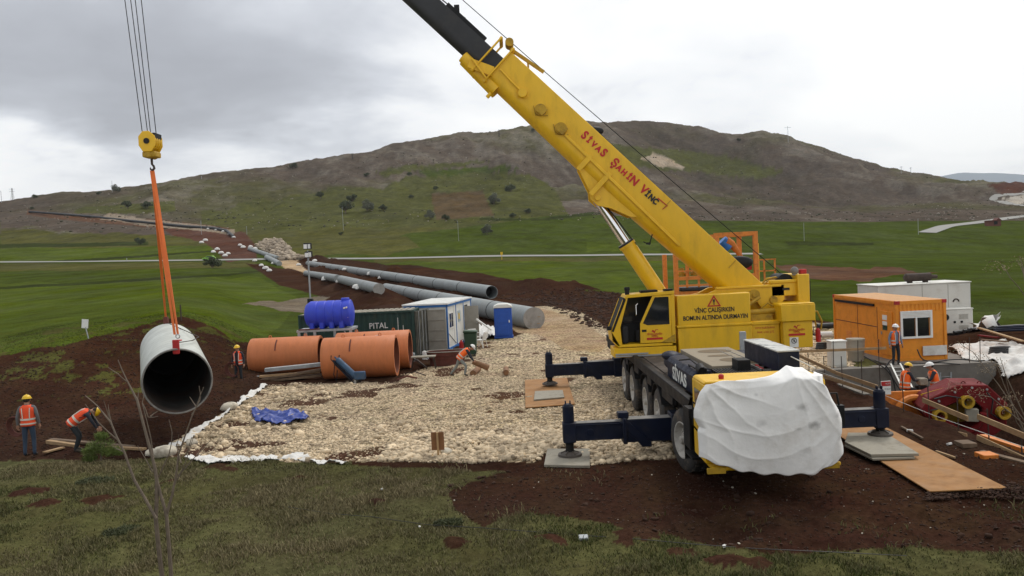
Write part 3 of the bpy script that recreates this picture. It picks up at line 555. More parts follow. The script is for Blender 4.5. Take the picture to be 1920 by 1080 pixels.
S = .010+.035*rng.random(len(X))**3; o = stones('bank_clods', np.stack([X, Y, Z+S*.2], 1), S, MCL); tag(o, kind='stuff')
X, Y, Z = sample(9000, -4, 42, 52, 96, [(880, 515), (1000, 530), (1150, 548), (1400, 585), (1400, 600), (1150, 640), (1020, 570), (930, 560)], 3)
S = .06+.16*rng.random(len(X))**2; o = stones('spoil_clods', np.stack([X, Y, Z], 1), S, MCL); tag(o, kind='stuff')
# rock heap by the far crossing
X, Y, Z = sample(5000, -110, -40, 190, 420, [(478, 462), (505, 446), (530, 452), (552, 478), (585, 486), (520, 489)], 2); S = .35+.9*rng.random(len(X))**2
o = stones('rock_heap', np.stack([X, Y, Z+.4], 1), S, stonemat('far_rock', (.40, .33, .25))); tag(o, kind='stuff')
# scrub and loose rock on the far hill
Yq = 430+680*rng.random(9000); Xq = (-1000+2000*rng.random(9000))/F*Yq; k = (fbm(Xq, Yq, 90, 4) > -.12); Xq, Yq = Xq[k], Yq[k]; Zq = height(Xq, Yq); px, py = project(np.stack([Xq, Yq, Zq], 1))
k = ~inpoly(px, py, next(z[3] for z in ZONES if z[0] == 'field2')) & ~inpoly(px, py, ZONES[6][3]) & ~inpoly(px, py, ZONES[7][3]); Xq, Yq, Zq = Xq[k], Yq[k], Zq[k]; S = .25+.75*rng.random(len(Xq))**3
h_ = len(Xq)*3//5
o = stones('scrub', np.stack([Xq[:h_], Yq[:h_], Zq[:h_]+.1], 1), S[:h_], mat('scrub', (.052, .050, .028), 1, var=.3, scale=.05)); tag(o, kind='stuff')
o = stones('hill_rocks', np.stack([Xq[h_:], Yq[h_:], Zq[h_:]+.1], 1), S[h_:]*.7, mat('hill_rock', (.24, .21, .175), 1, var=.2, scale=.05)); tag(o, kind='stuff')
# boulders along the left edge of the pad, each a thing
for i, (x, y, s, lb) in enumerate([(430, 766, .24, 'large pale boulder lying in the soil apart from the left edge of the stone pad'), (308, 852, .26, 'pale limestone boulder at the lower left corner of the stone pad'), (283, 851, .14, 'small white boulder outermost at the lower left corner of the pad'), (360, 833, .20, 'pale boulder on the pad edge just above the lower left corner'), (677, 846+8, .12, 'white stone beside the foot of the brown board stake')]):
    if i == 4: x, y = 838, 848
    P = atz(x, y, .05); o = stones('boulder', np.array([P+[0, 0, s*.25]]), np.array([s]), MWH, tv=(IV2, IF2), jag=.1, cols=np.array([1.05])); tag(o, lb, 'boulder', 'boulders on the pad edge')
# foreground grass -----------------------------------------------------
def blades(name, X, Y, Z, H, W, colr, mater, bend=.5, nseg=2):
    n_ = len(X); an = rng.random(n_)*6.28; dx, dy = np.cos(an), np.sin(an); bx, by = (rng.random(n_)-.5)*2*bend*H, (rng.random(n_)-.5)*2*bend*H
    P = np.stack([X, Y, Z-.01], 1); w = np.stack([dx*W, dy*W, 0*W], 1)
    mid = P+np.stack([bx*.3, by*.3, H*.6], 1); tip = P+np.stack([bx, by, H], 1)
    V = np.stack([P-w, P+w, mid-w*.7, mid+w*.7, tip], 1).reshape(-1, 3); b0 = np.arange(n_)*5
    Fq = np.stack([b0, b0+1, b0+3, b0+2], 1); Ft = np.stack([b0+2, b0+3, b0+4], 1)
    me = bpy.data.meshes.new(name); me.vertices.add(len(V)); me.vertices.foreach_set('co', V.ravel()); L = np.concatenate([Fq.ravel(), Ft.ravel()]); me.loops.add(len(L)); me.loops.foreach_set('vertex_index', L); me.polygons.add(2*n_)
    me.polygons.foreach_set('loop_start', np.concatenate([np.arange(n_)*4, n_*4+np.arange(n_)*3])); me.polygons.foreach_set('loop_total', np.concatenate([np.full(n_, 4), np.full(n_, 3)])); me.update()
    a = me.color_attributes.new('Col', 'FLOAT_COLOR', 'POINT'); a.data.foreach_set('color', np.repeat(np.concatenate([colr, np.ones((n_, 1))], 1), 5, 0).ravel())
    me.materials.append(mater); o = bpy.data.objects.new(name, me); COL.objects.link(o); tag(o, kind='stuff'); return o
bm_ = bpy.data.materials.new('grass_blades'); bm_.use_nodes = True; t = bm_.node_tree; b = t.nodes['Principled BSDF']; a = t.nodes.new('ShaderNodeAttribute'); a.attribute_name = 'Col'; t.links.new(a.outputs['Color'], b.inputs['Base Color']); b.inputs['Roughness'].default_value = .8; b.inputs['Specular IOR Level'].default_value = .2
def sow(n_, x0, x1, y0, y1):
    Y = np.sqrt(y0*y0+(y1*y1-y0*y0)*rng.random(n_)); X = (x0+(x1-x0)*rng.random(n_))/F*Y; return X, Y
X, Y = sow(400000, -1060, 1060, 7.5, 23.0)
Z = height(X, Y); bc, st = paint(X, Y, Z)
gr = (np.abs(bc-np.array(C_['grass'])).sum(1) < .01); tuft = fbm(X, Y, .8, 4, .6); big = fbm(X, Y, 3.5, 3)
p = np.where(gr, np.clip(.62+tuft*1.3, .08, 1), np.clip(tuft*.5-.12, 0, .05)); p = np.where((X > 2.6) & (Y > 15.2), 0, p); p = np.where(Y > 21.2, 0, p)
k = rng.random(len(X)) < p; X, Y, Z, tuft, big = X[k], Y[k], Z[k], tuft[k], big[k]; n_ = len(X)
Hh = (.022+.085*np.clip(tuft+.18, 0, 1)+.035*rng.random(n_))*np.where(rng.random(n_) < .03, 1.9, 1)
dry = np.clip(.50+big*1.0+tuft*.4+(rng.random(n_)-.5)*.6, 0, 1)[:, None]
col = (np.array([[.066, .080, .020]])*(1-dry)+np.array([[.205, .170, .092]])*dry)*(.65+.7*rng.random((n_, 1)))
blades('foreground_grass', X, Y, Z, Hh, .0035+.003*rng.random(n_)+.0003*Y, col, bm_, .75)
# short crop on the near edge of the left field and weeds on the bank
X = -30+26*rng.random(90000); Y = 27+24*rng.random(90000); Z = height(X, Y); bc, st = paint(X, Y, Z); ol = (bc[:, 1] > bc[:, 0]*1.02); k = ol & (rng.random(len(X)) < .8); X, Y, Z = X[k], Y[k], Z[k]; n_ = len(X)
col = np.array([[.066, .082, .018]])*(.6+.8*rng.random((n_, 1)))
blades('bank_weeds', X, Y, Z, .025+.05*rng.random(n_)**2, .010+.008*rng.random(n_), col, bm_, 1.2)
# ================================================================ MOBILE CRANE (faces of the carrier lie along X and Y)
crane = empty('mobile_crane', (4.9, 22, 0)); tag(crane, 'big yellow mobile crane with dark blue outriggers, its boom raised to the left', 'mobile crane')
XL, XR = 3.52, 6.28
def P(name, mb, m, parent=crane, **k):
    if parent is not crane and parent.name not in ORG: ORG[parent.name] = ORG[crane.name]
    o = build(name, mb, Mt[m] if isinstance(m, str) else m, parent, **k); ORG[o.name] = ORG[crane.name]; return o
def sub(o): ORG[o.name] = ORG[crane.name]; return o
# chassis and deck
mb = MB(); mb.bb((4.35, 15.9, .55), (5.45, 30.6, 1.35)); mb.bb((4.0, 15.9, 1.2), (5.8, 30.6, 1.62)); P('chassis', mb, 'black', bevel=.02)
mb = MB(); mb.bb((XL+.12, 17.9, 1.62), (XR-.12, 30.5, 1.70)); mb.bb((XL+.3, 17.9, 1.70), (XR-.3, 30.3, 1.735)); P('deck', mb, 'deck', bevel=.01)
for x0, x1 in ((XL, XL+.16), (XR-.16, XR)):
    mb = MB(); mb.bb((x0, 16.4, 1.52), (x1, 30.6, 1.775)); mb.bb((x0+.02, 16.4, 1.38), (x0+.05 if x0 < 4 else x1-.02, 30.6, 1.52)) if False else None
    for y0, y1 in ((18.2, 19.5), (21.0, 21.6), (23.1, 23.9), (25.2, 25.6), (27.3, 30.5)): mb.bb((x0+.02, y0, 1.30), (x1-.02, y1, 1.52))
    P('side_rail', mb, 'black', bevel=.015)
# wheels
AX = [17.5, 20.35, 22.2, 24.6, 26.35]; RW = .69
def wheel(x, y, side, steer=0.0):
    def ST_(V): c, s = math.cos(steer), math.sin(steer); V = np.array(V, float); q = V[:, :2]-np.array([x+side*.2, y]); V[:, 0] = x+side*.2+q[:, 0]*c-q[:, 1]*s; V[:, 1] = y+q[:, 0]*s+q[:, 1]*c; return V
    w = .39; x1 = x+side*w; mb = MB(); ax = (side, 0, 0)
    pr = [(0, RW*.56), (0.0, RW*.62), (.012, RW*.80), (.03, RW*.93), (.065, RW*.985), (.09, RW), (w-.09, RW), (w-.065, RW*.985), (w-.03, RW*.93), (w-.012, RW*.8), (w, RW*.62), (w, RW*.56)]
    mb.lathe((x, y, RW), (x+side, y, RW), pr, 44)
    for k in range(44):                                                   # tread blocks
        a = k*2*math.pi/44
        for q, o_ in ((.10, 0), (.25, .07)):
            c = np.array([x+side*(q+.03), y+math.cos(a+o_)*(RW+.004), RW+math.sin(a+o_)*(RW+.004)]); mb.box(c, (.12, .045, .03), rotm('X', a+o_-math.pi/2))
    t_ = P('wheel', mb.xf(ST_), 'tyre'); mb = MB()
    mb.lathe((x-side*.0, y, RW), (x+side, y, RW), [(.012, RW*.60), (-.004, RW*.585), (-.004, RW*.55), (.02, RW*.53), (.07, RW*.50), (.13, RW*.44), (.12, RW*.30), (.06, RW*.22), (.04, RW*.17), (.04, 0.001)], 36)
    for k in range(10): a = k*math.pi/5; mb.cyl((x+side*.13, y+math.cos(a)*RW*.34, RW+math.sin(a)*RW*.34), (x+side*.09, y+math.cos(a)*RW*.34, RW+math.sin(a)*RW*.34), .018, n=6)
    mb.cyl((x+side*.05, y, RW), (x-side*.03, y, RW), .10, .08, 16)
    P('rim', mb.xf(ST_), 'rim', t_)
for i, y in enumerate(AX):
    d = 0.05 if i == 0 else .02*i*0
    wheel(XL+.04, y, 1, .20 if i == 0 else 0); wheel(XR-.04, y, -1, .20 if i == 0 else 0)
    mb = MB(); mb.cyl((XL+.4, y, RW), (XR-.4, y, RW), .09, n=10); P('axle', mb, 'black')
# mudguards over the axles
for x0, x1 in ((XL+.02, XL+.42), (XR-.42, XR-.02)):
    for y in AX[1:]:
        mb = MB(); pts = [(y+math.cos(a)*.80, RW+math.sin(a)*.80) for a in np.linspace(.5, math.pi-.5, 9)]
        for (a0, b0), (a1, b1) in zip(pts[:-1], pts[1:]): mb.beam(((x0+x1)/2, a0, b0), ((x0+x1)/2, a1, b1), .38, .02, up=(0, (a0+a1)/2-y, (b0+b1)/2-RW))
        P('mudguard', mb, 'black')
# outriggers
def outrigger(xf, y, foot_z, zb=.41, zt=1.33, s=-1, inner=None):
    mb = MB(); xi = XL+.25 if s < 0 else XR-.25; xm = xf+s*-1.32
    mb.bb((min(xm, xi), y-.19, .36), (max(xm, xi), y+.19, .905)); mb.bb((xm-.05, y-.23, .33), (xm+.05, y+.23, .94)); mb.box((xm+s*.02, y, 1.00), (.26, .26, .14))
    mb.prism([(xm+s*.12, .86), (xm-s*.10, .86), (xm-s*.62, .36), (xm-s*.62, .24), (xm-s*.40, .24)], y-.205, y-.17)
    o = P('outrigger_housing', mb, 'navy', bevel=.015)
    mb = MB(); mb.bb((min(xf, xm), y-.14, .44), (max(xf, xm), y+.14, .86)); mb.cyl((xf-s*.5, y-.155, .64), (xf-s*.5, y-.135, .64), .085, n=20); mb.bb((min(xf+s*.13, xm), y-.16, .80), (max(xf, xm), y-.14, .83))
    P('outrigger_beam', mb, 'navy', bevel=.015)
    mb = MB(); mb.bb((min(xf-s*.18, xm), y-.13, .861), (max(xf-s*.18, xm), y+.13, .867)); P('beam_top', mb, 'dusttop'); mb = MB(); mb.bb((min(xm, xi), y-.18, .906), (max(xm, xi), y+.18, .912)); P('beam_top', mb, 'dusttop')
    mb = MB(); mb.cyl((xf, y, zb-.03), (xf, y, zt-.06), .135, n=24); mb.box((xf, y, .64), (.30, .34, .46)); mb.cyl((xf, y, zt-.06), (xf, y, zt-.01), .115, .09, 16)
    for q in (-.055, .055): mb.box((xf+q, y, zt+.02), (.03, .10, .09))
    j = P('outrigger_jack', mb, 'navy', bevel=.01)
    mb = MB(); mb.cyl((xf, y, foot_z+.05), (xf, y, zb), .10, n=20); P('jack_rod', mb, 'black', j)
    mb = MB(); mb.cyl((xf, y, foot_z), (xf, y, foot_z+.05), .29, .28, 28); mb.cyl((xf, y, foot_z+.05), (xf, y, foot_z+.10), .23, .12, 20)
    for k in range(6): a = k*math.pi/3; mb.beam((xf+math.cos(a)*.08, y+math.sin(a)*.08, foot_z+.11), (xf+math.cos(a)*.22, y+math.sin(a)*.22, foot_z+.055), .02, .04)
    P('foot_plate', mb, mat('foot_plate_steel', (.075, .062, .052), .7, var=.3), j)
outrigger(1.20, 19.04, .075); outrigger(8.66, 19.04, .22, s=1); outrigger(1.24, 29.6, .13); outrigger(8.62, 29.6, .10, s=1)
for y in (19.04, 29.6):
    mb = MB(); mb.bb((XL+.1, y-.27, .32), (XR-.1, y+.27, 1.0)); P('outrigger_cross_box', mb, 'navy', bevel=.02)
# carrier driving cab (covered by the sheet)
YF = 14.95; mb = MB()
mb.bb((3.50, YF, .80), (5.80, YF+.95, 2.31)); mb.prism([(3.50, 2.31), (5.80, 2.31), (5.75, 2.37), (3.55, 2.37)], YF+.02, YF+.93); mb.bb((3.62, YF+.04, .66), (5.98, YF+.5, .80)); mb.bb((3.60, YF-.02, .66), (6.04, YF+.04, .74)); mb.bb((5.80, YF+.1, .8), (6.04, YF+.7, 1.5))
dc = P('driving_cab', mb, 'yellow', bevel=.04, seg=3)
mb = MB(); mb.bb((3.55, YF-.012, 1.45), (5.65, YF-.002, 2.15)); P('windscreen', mb, 'glass', dc)
mb = MB(); mb.bb((3.487, YF+.12, 1.62), (3.497, YF+.72, 2.15)); P('side_window', mb, 'glass', dc)
mb = MB(); mb.bb((3.475, YF+.04, 1.75), (3.50, YF+.09, 2.1)); P('door_handle', mb, 'yellow', dc)
for x in (3.68, 5.82):
    mb = MB(); mb.bb((x-.18, YF-.05, .62), (x+.18, YF-.02, .74)); P('bumper_light', mb, 'yellow2', dc, bevel=.01)
bx_ = float(aty(1352, 705, YF+.25)[0]); mb = MB(); mb.cyl((bx_, YF+.25, 2.36), (bx_, YF+.25, 2.42), .05, n=16); mb.ball((bx_, YF+.25, 2.42), (.055, .055, .045)); P('beacon', mb, 'red', dc)
# black mirror arms and guards at the left of the cab
mb = MB(); mb.bb((3.28, YF+.35, 1.62), (3.42, YF+.72, 1.80)); mb.tube([(3.5, YF+.5, 1.8), (3.36, YF+.3, 1.95), (3.34, YF+.3, 1.5), (3.5, YF+.5, 1.3)], .016); P('mirror', mb, 'black', dc, bevel=.02)
mb = MB(); mb.tube([(5.8, YF+.3, 1.75), (5.95, YF+.3, 1.98), (6.12, YF+.3, 1.98), (6.2, YF+.3, 1.5)], .022); mb.box((6.12, YF+.3, 1.55), (.24, .14, .40)); P('mirror', mb, 'black', dc, bevel=.03)
mb = MB()                                                                  # fender between cab and first wheel
for (a0, b0), (a1, b1) in zip([(16.05, 1.9), (16.5, 1.55), (16.75, 1.15), (16.8, .62)], [(16.5, 1.55), (16.75, 1.15), (16.8, .62), (16.8, .45)]): mb.beam((3.72, a0, b0), (3.72, a1, b1), .46, .03, up=(0, -1, .3))
mb.bb((3.47, 16.0, .62), (3.9, 16.7, .66)); mb.bb((3.46, 16.1, .8), (3.50, 16.7, 1.6)); P('step_guard', mb, 'black')
mb = MB(); mb.bb((3.62, 16.2, 1.35), (3.98, 17.4, 1.62)); P('battery_box', mb, 'navy', bevel=.02)
# dark blue engine hood with lettering on its left side
mb = MB(); mb.prism([(3.78, 1.72), (3.78, 2.14), (3.86, 2.24), (4.2, 2.27), (4.2, 1.72)], 17.1, 19.9); eh = P('engine_hood', mb, 'navy', bevel=.04, seg=3)
T = wall_T(3.772, 18.45, 1.92, (0, -1, 0), (0, 0, 1)); P('lettering', text_mb('SİVAS', .40, T, .003, 1.45, bold=.012), 'letterwhite', eh)
mb = MB(); mb.ball((4.0, 20.5, 2.17), (.24, .33, .12)); mb.cyl((4.02, 19.9, 2.0), (4.02, 20.6, 2.0), .19, n=16); P('air_filter', mb, 'navy')
mb = MB(); mb.cyl((3.98, 17.0, 2.25), (3.98, 17.25, 2.31), .1, n=14); mb.cyl((3.8, 16.75, 2.08), (3.70, 16.75, 2.08), .13, n=16); mb.tube([(3.82, 18.6, 2.3), (3.9, 17.8, 2.42), (4.0, 17.2, 2.30), (4.05, 16.5, 2.36)], .018); mb.tube([(3.9, 17.9, 2.25), (3.8, 17.5, 2.34), (3.9, 17.1, 2.28)], .02); P('exhaust', mb, 'black')
mb = MB(); mb.bb((4.2, 16.15, 1.72), (6.1, 20.9, 2.18)); P('engine_cover', mb, 'navy', bevel=.02)
mb = MB()                                                                   # ribbed grille behind the cab roof
for k in range(22): x = 4.24+k*.062; mb.bb((x, 16.2, 2.18), (x+.03, 17.35, 2.25))
P('grille', mb, 'black')
mb = MB(); mb.bb((4.30, 17.45, 2.18), (5.55, 20.75, 2.29)); hp = P('perforated_hood', mb, mat('dusty_hood', (.27, .225, .16), .75, var=.15, dirt=(.14, .12, .1), dirt_amt=.4, dirt_scale=3), bevel=.01)
M_perf = mat('perforated_patch', (.13, .09, .045), .8, var=.45, scale=40)
for cx, cy, rx, ry in ((5.0, 20.0, .42, .34), (4.9, 19.1, .3, .18), (5.05, 18.3, .36, .34), (5.15, 17.75, .3, .16)):
    mb = MB(); t_ = np.linspace(0, 2*math.pi, 33)[:-1]; V = np.stack([cx+rx*np.cos(t_), cy+ry*np.sin(t_), 0*t_+2.2945], 1); mb.add(V, [tuple(range(32))]); sub(build('perforated_patch', mb, M_perf, hp))
mb = MB(); mb.bb((4.72, 16.95, 2.2), (5.0, 17.4, 2.46)); P('hood_box', mb, 'black', bevel=.01)
mb = MB(); mb.bb((5.12, 16.6, 2.20), (5.34, 20.2, 2.23)); mb.bb((5.12, 16.6, 2.2), (5.14, 20.2, 2.30)); mb.bb((5.32, 16.6, 2.2), (5.34, 20.2, 2.30)); mb.bb((5.12, 16.6, 2.2), (5.34, 16.62, 2.3))
for k in range(7): mb.bb((5.12, 17.1+k*.45, 2.2), (5.34, 17.12+k*.45, 2.29))
tr = P('tool_tray', mb, 'dusttop')
mb = MB(); [mb.cyl((5.16+.03*k, 16.75+.06*k, 2.25), (5.26, 17.3+.05*k, 2.27), .025, n=8) for k in range(4)]; P('hose', mb, 'red', tr)
mb = MB(); mb.bb((5.32, 16.15, 1.9), (5.76, 18.5, 2.70)); lb = P('long_locker', mb, 'navy', bevel=.015)
mb = MB(); mb.bb((5.31, 16.14, 2.70), (5.77, 18.51, 2.725)); P('locker_lid', mb, 'chalk', lb)
mb = MB(); mb.tube([(5.58, 16.14, 2.6), (5.86, 15.6, 2.42)], .012); P('tie_rope', mb, 'letterwhite', lb)
mb = MB(); mb.bb((6.62, 22.9, 1.75), (6.74, 23.05, 2.62)) if False else mb.bb((6.0, 21.2, 1.7), (6.16, 21.3, 2.62)); P('post', mb, 'galv', bevel=.01)
# --- superstructure, turned to face -X
YS, YC, YB = 24.0, 25.3, 26.7
mb = MB(); mb.cyl((5.6, YC, 1.70), (5.6, YC, 1.92), .95, n=40); P('slewing_ring', mb, 'black')
# operator cab
prof = [(3.40, 3.58), (4.84, 3.64), (4.84, 2.02), (3.12, 2.02), (2.95, 2.22), (2.92, 2.55)]
mb = MB(); cabw = .92
mb.prism([(3.36, 3.50), (3.42, 3.60), (4.86, 3.66), (4.86, 3.56)], YS-.02, YS+cabw+.02)     # roof
mb.prism([(2.92, 2.55), (2.95, 2.22), (3.12, 2.02), (4.86, 2.02), (4.86, 2.10), (3.16, 2.10)], YS, YS+cabw)  # floor pan and chin
mb.bb((4.74, YS, 2.02), (4.86, YS+cabw, 3.6))                                                     # back wall
mb.prism([(2.92, 2.55), (2.95, 2.22), (3.12, 2.05), (3.24, 2.10), (3.20, 2.62), (3.46, 3.50), (3.40, 3.55), (3.30, 3.45)], YS, YS+.05)
mb.prism([(2.92, 2.55), (2.95, 2.22), (3.12, 2.05), (3.24, 2.10), (3.20, 2.62), (3.46, 3.50), (3.40, 3.55), (3.30, 3.45)], YS+cabw-.05, YS+cabw)
mb.bb((2.98, YS, 1.72), (4.86, YS+.9, 2.00)); 
cab = P('operator_cab', mb, 'yellow', bevel=.012)
mb = MB(); mb.prism([(3.78, 2.12), (4.74, 2.12), (4.74, 3.54), (4.20, 3.54), (3.80, 2.72)], YS-.005, YS+.03); dr = P('door_panel', mb, 'yellow', cab, bevel=.01)
mb = MB(); mb.prism([(3.88, 2.72), (4.02, 2.66), (4.68, 2.66), (4.68, 3.49), (4.27, 3.49)], YS-.010, YS-.006); P('door_window', mb, 'glass', dr)
mb = MB(); mb.bb((3.84, YS-.012, 2.46), (3.98, YS-.006, 2.53)); P('door_handle', mb, 'black', dr)
mb = MB(); mb.prism([(4.84, 2.12), (4.40, 2.12), (4.84, 2.36)], YS-.02, YS-.008); P('kick_panel', mb, 'yellow2', dr)
mb = MB(); mb.prism([(2.93, 2.52), (2.99, 2.50), (3.40, 3.46), (3.34, 3.52)], YS-.01, YS+cabw+.01); P('windscreen_frame', mb, 'black', cab)
mb = MB(); mb.prism([(2.99, 2.56), (3.005, 2.56), (3.40, 3.44), (3.385, 3.44)], YS+.06, YS+cabw-.06)
mb.bb((3.3, YS+cabw-.035, 2.7), (4.72, YS+cabw-.03, 3.5)); P('windscreen', mb, mat('clear_glass', (.05, .05, .05), .05, var=0), cab)
mb = MB(); mb.bb((3.7, YS+.25, 2.14), (4.35, YS+.72, 2.5)); mb.bb((4.15, YS+.25, 2.5), (4.40, YS+.72, 3.15)); mb.bb((3.25, YS+.1, 2.12), (3.45, YS+.8, 2.65)); P('driver_seat', mb, 'darkin', cab, bevel=.05, seg=2)
mb = MB(); mb.bb((4.68, YS+.05, 2.6), (4.73, YS+.85, 3.5)); mb.bb((3.3, YS+.55, 2.12), (4.7, YS+.85, 2.7)); P('cab_lining', mb, 'darkin', cab)
mb = MB(); mb.tube([(3.68, YS-.03, 2.98), (3.68, YS-.07, 3.0), (3.68, YS-.07, 3.28), (3.74, YS-.03, 3.32)], .016); P('grab_handle', mb, 'chrome', cab)
mb = MB(); mb.cyl((3.46, YS+.1, 3.6), (3.46, YS+.1, 3.80), .07, n=10); mb.bb((3.9, YS+.2, 3.63), (4.4, YS+.6, 3.70)); mb.bb((4.55, YS-.0, 3.66), (4.82, YS+.2, 3.72)); mb.box((3.46, YS+.1, 3.78), (.16, .1, .1)); P('roof_lamp', mb, 'black', cab, bevel=.01)
mb = MB(); mb.box((2.86, YS+.0, 2.62), (.13, .06, .12)); mb.tube([(2.9, YS+.02, 2.62), (3.0, YS+.1, 2.62)], .012); P('mirror', mb, 'black', cab)
mb = MB(); mb.bb((3.02, YS-.05, 1.74), (4.86, YS-.01, 1.78)); mb.bb((3.02, YS-.06, 1.80), (4.0, YS-.02, 1.84)); P('step_rail', mb, 'galv', cab)
mb = MB(); mb.bb((2.78, YS+.35, 1.55), (2.98, YS+.4, 1.85)); P('hanging_bag', mb, 'geotex', cab, bevel=.03) if False else None
def logo(parent, x, z, y, s=1.0, tagbar=True):
    mb = MB()
    a = [(-.10, .10), (-.06, .16), (-.02, .13), (0, .10), (.03, .16), (.05, .165), (.12, .165), (.12, .15), (.06, .148), (.035, .13), (.01, .06), (-.02, .06), (-.05, .10), (-.08, .09)]
    mb.prism([(x+p*s, z+q*s) for p, q in a], y-.004, y); P('emblem', mb, 'letterred', parent)
    P('lettering', text_mb('SİVAS ŞAHİN', .085*s, wall_T(x, y-.003, z+.015*s), .002, .95, bold=.001), 'letterred', parent); P('lettering', text_mb('VİNÇ', .085*s, wall_T(x, y-.003, z-.05*s), .002, 1.0, bold=.001), 'letterred', parent)
    mb = MB(); mb.bb((x-.26*s, y-.005, z-.17*s), (x+.26*s, y, z-.10*s)); P('sticker_bar', mb, 'letterred', parent)
logo(dr, 4.22, 2.37, YS-.009, .92)
# long side panel with the warning text
mb = MB(); mb.bb((4.94, YS, 2.58), (7.14, YS+.5, 3.50)); sp = P('side_panel', mb, 'yellow', bevel=.03, seg=2)
mb = MB(); mb.bb((4.90, YS-.03, 2.52), (7.18, YS+.5, 2.60)); mb.bb((4.93, YS-.01, 1.74), (7.16, YS+.5, 2.52)); P('lower_panel', mb, 'yellow', bevel=.02)
P('warning_text', text_mb('VİNÇ ÇALIŞIRKEN', .185, wall_T(6.05, YS-.006, 3.02), .003, .78, bold=.004), 'letterblack', sp)
P('warning_text', text_mb('BOMUN ALTINDA DURMAYIN', .185, wall_T(6.07, YS-.006, 2.80), .003, .78, bold=.004), 'letterblack', sp)
mb = MB(); tr0 = [(5.83, 3.13), (6.25, 3.13), (6.04, 3.47)]; ti = [(5.895, 3.165), (6.185, 3.165), (6.04, 3.405)]
for i in range(3): j = (i+1) % 3; mb.prism([tr0[i], tr0[j], ti[j], ti[i]], YS-.012, YS-.002)
ws = P('warning_triangle', mb, 'letterred', sp); mb = MB(); mb.prism([(6.02, 3.24), (6.06, 3.24), (6.07, 3.34), (6.01, 3.34)], YS-.01, YS-.003); mb.bb((6.02, YS-.01, 3.185), (6.06, YS-.003, 3.22)); P('exclamation_mark', mb, 'letterblack', ws)
mb = MB(); mb.bb((7.18, YS+.1, 1.80), (8.02, YS+.6, 2.62)); mb.bb((7.16, YS+.07, 2.50), (8.04, YS+.6, 2.60)); mp_ = P('rear_panel', mb, 'yellow', bevel=.015)
for i, tx in enumerate(('DİKKAT', 'YAKLAŞMAYINIZ')) if False else []: pass
P('small_text', text_mb('OTO KURTARMA', .085, wall_T(7.58, YS+.095, 2.40), .002, .9), 'letterred', mp_); P('small_text', text_mb('NAK. LTD. ŞTİ.', .085, wall_T(7.6, YS+.095, 2.27), .002, .9), 'letterred', mp_)
# turntable frame, gears and pipes between panel and counterweight
mb = MB(); mb.prism([(6.0, 3.46), (6.35, 3.62), (7.86, 3.66), (8.4, 3.66), (8.4, 3.2), (7.9, 2.6), (7.55, 3.15), (7.2, 3.0), (6.9, 2.6), (5.2, 2.6), (5.2, 3.3)], YC-.62, YC-.50); mb.prism([(6.0, 3.46), (6.35, 3.62), (7.86, 3.66), (8.4, 3.66), (8.4, 3.2), (7.9, 2.6), (5.2, 2.6), (5.2, 3.3)], YC+.50, YC+.62); mb.bb((4.9, YC-.8, 1.92), (8.6, YC+.8, 2.2)); mb.bb((6.3, YC-.66, 3.60), (8.3, YC-.44, 3.67)); tf = P('turntable_frame', mb, 'yellow', bevel=.012)
mb = MB(); mb.cyl((7.45, YC-.70, 3.38), (7.45, YC-.6, 3.38), .17, n=20); mb.cyl((7.45, YC-.74, 3.38), (7.45, YC-.6, 3.38), .07, n=12); mb.cyl((8.05, YC-.68, 3.2), (8.05, YC-.6, 3.2), .12, n=16); mb.cyl((7.15, YC-.95, 2.86), (8.0, YC-.9, 2.88), .09, n=12); mb.cyl((7.15, YC-.85, 3.05), (7.6, YC-.7, 3.3), .05, n=10); mb.bb((7.15, YC-1.1, 2.62), (7.85, YC-.75, 2.80)); mb.tube([(7.6, YC-.8, 2.95), (7.8, YC-.85, 3.12), (8.0, YC-.85, 3.0), (8.1, YC-.8, 2.75)], .025); mb.tube([(7.7, YC-.9, 2.7), (7.9, YC-.95, 2.75), (8.0, YC-.9, 2.95)], .02); P('hydraulic_unit', mb, 'yellow2')
mb = MB(); mb.bb((7.2, YC-.72, 2.62), (8.3, YC-.5, 3.3)); P('frame_shadow_box', mb, 'rubber') if False else None
# winches and rear
mb = MB(); mb.bb((8.0, YC-.62, 3.3), (9.0, YC+.62, 3.72)); mb.bb((8.78, YC-.75, 2.6), (9.14, YC+.75, 3.95)); mb.bb((7.95, YC-.66, 3.70), (9.1, YC-.5, 3.80)); P('winch_housing', mb, 'yellow', bevel=.02)
mb = MB(); mb.cyl((8.5, YC-.45, 3.74), (8.5, YC+.45, 3.74), .24, n=24); P('rope_drum', mb, 'black')
mb = MB(); mb.bb((8.34, YC-.634, 3.48), (8.56, YC-.62, 3.55)); P('vent_slot', mb, 'darkin')
mb = MB(); mb.tube([(7.75, YC-.3, 3.62), (7.95, YC-.35, 3.85), (8.25, YC-.3, 3.88), (8.5, YC-.3, 3.75)], .03); mb.tube([(7.85, YC-.2, 3.62), (8.05, YC-.2, 3.78), (8.3, YC-.2, 3.80)], .025); P('hose', mb, 'yellow2')
mb = MB(); mb.ball((8.78, YC-.5, 4.06), (.12, .12, .13)); mb.cyl((8.78, YC-.5, 3.92), (8.78, YC-.5, 4.02), .08, n=12); P('horn_lamp', mb, 'dusttop'); mb = MB(); mb.bb((8.93, YC-.6, 3.94), (9.12, YC-.4, 4.1)); P('beacon', mb, 'red', bevel=.02)
mb = MB(); mb.bb((7.98, YS-.22, 2.58), (9.0, YS+.9, 3.08)); mb.prism([(7.98, 3.08), (9.0, 3.08), (8.98, 3.12), (8.04, 3.12)], YS-.2, YS+.85); mb.bb((8.04, YS-.16, 1.78), (8.92, YS+.9, 2.58)); cw = P('counterweight', mb, 'yellow', bevel=.03, seg=2)
logo(cw, 8.44, 2.31, YS-.165, .95)
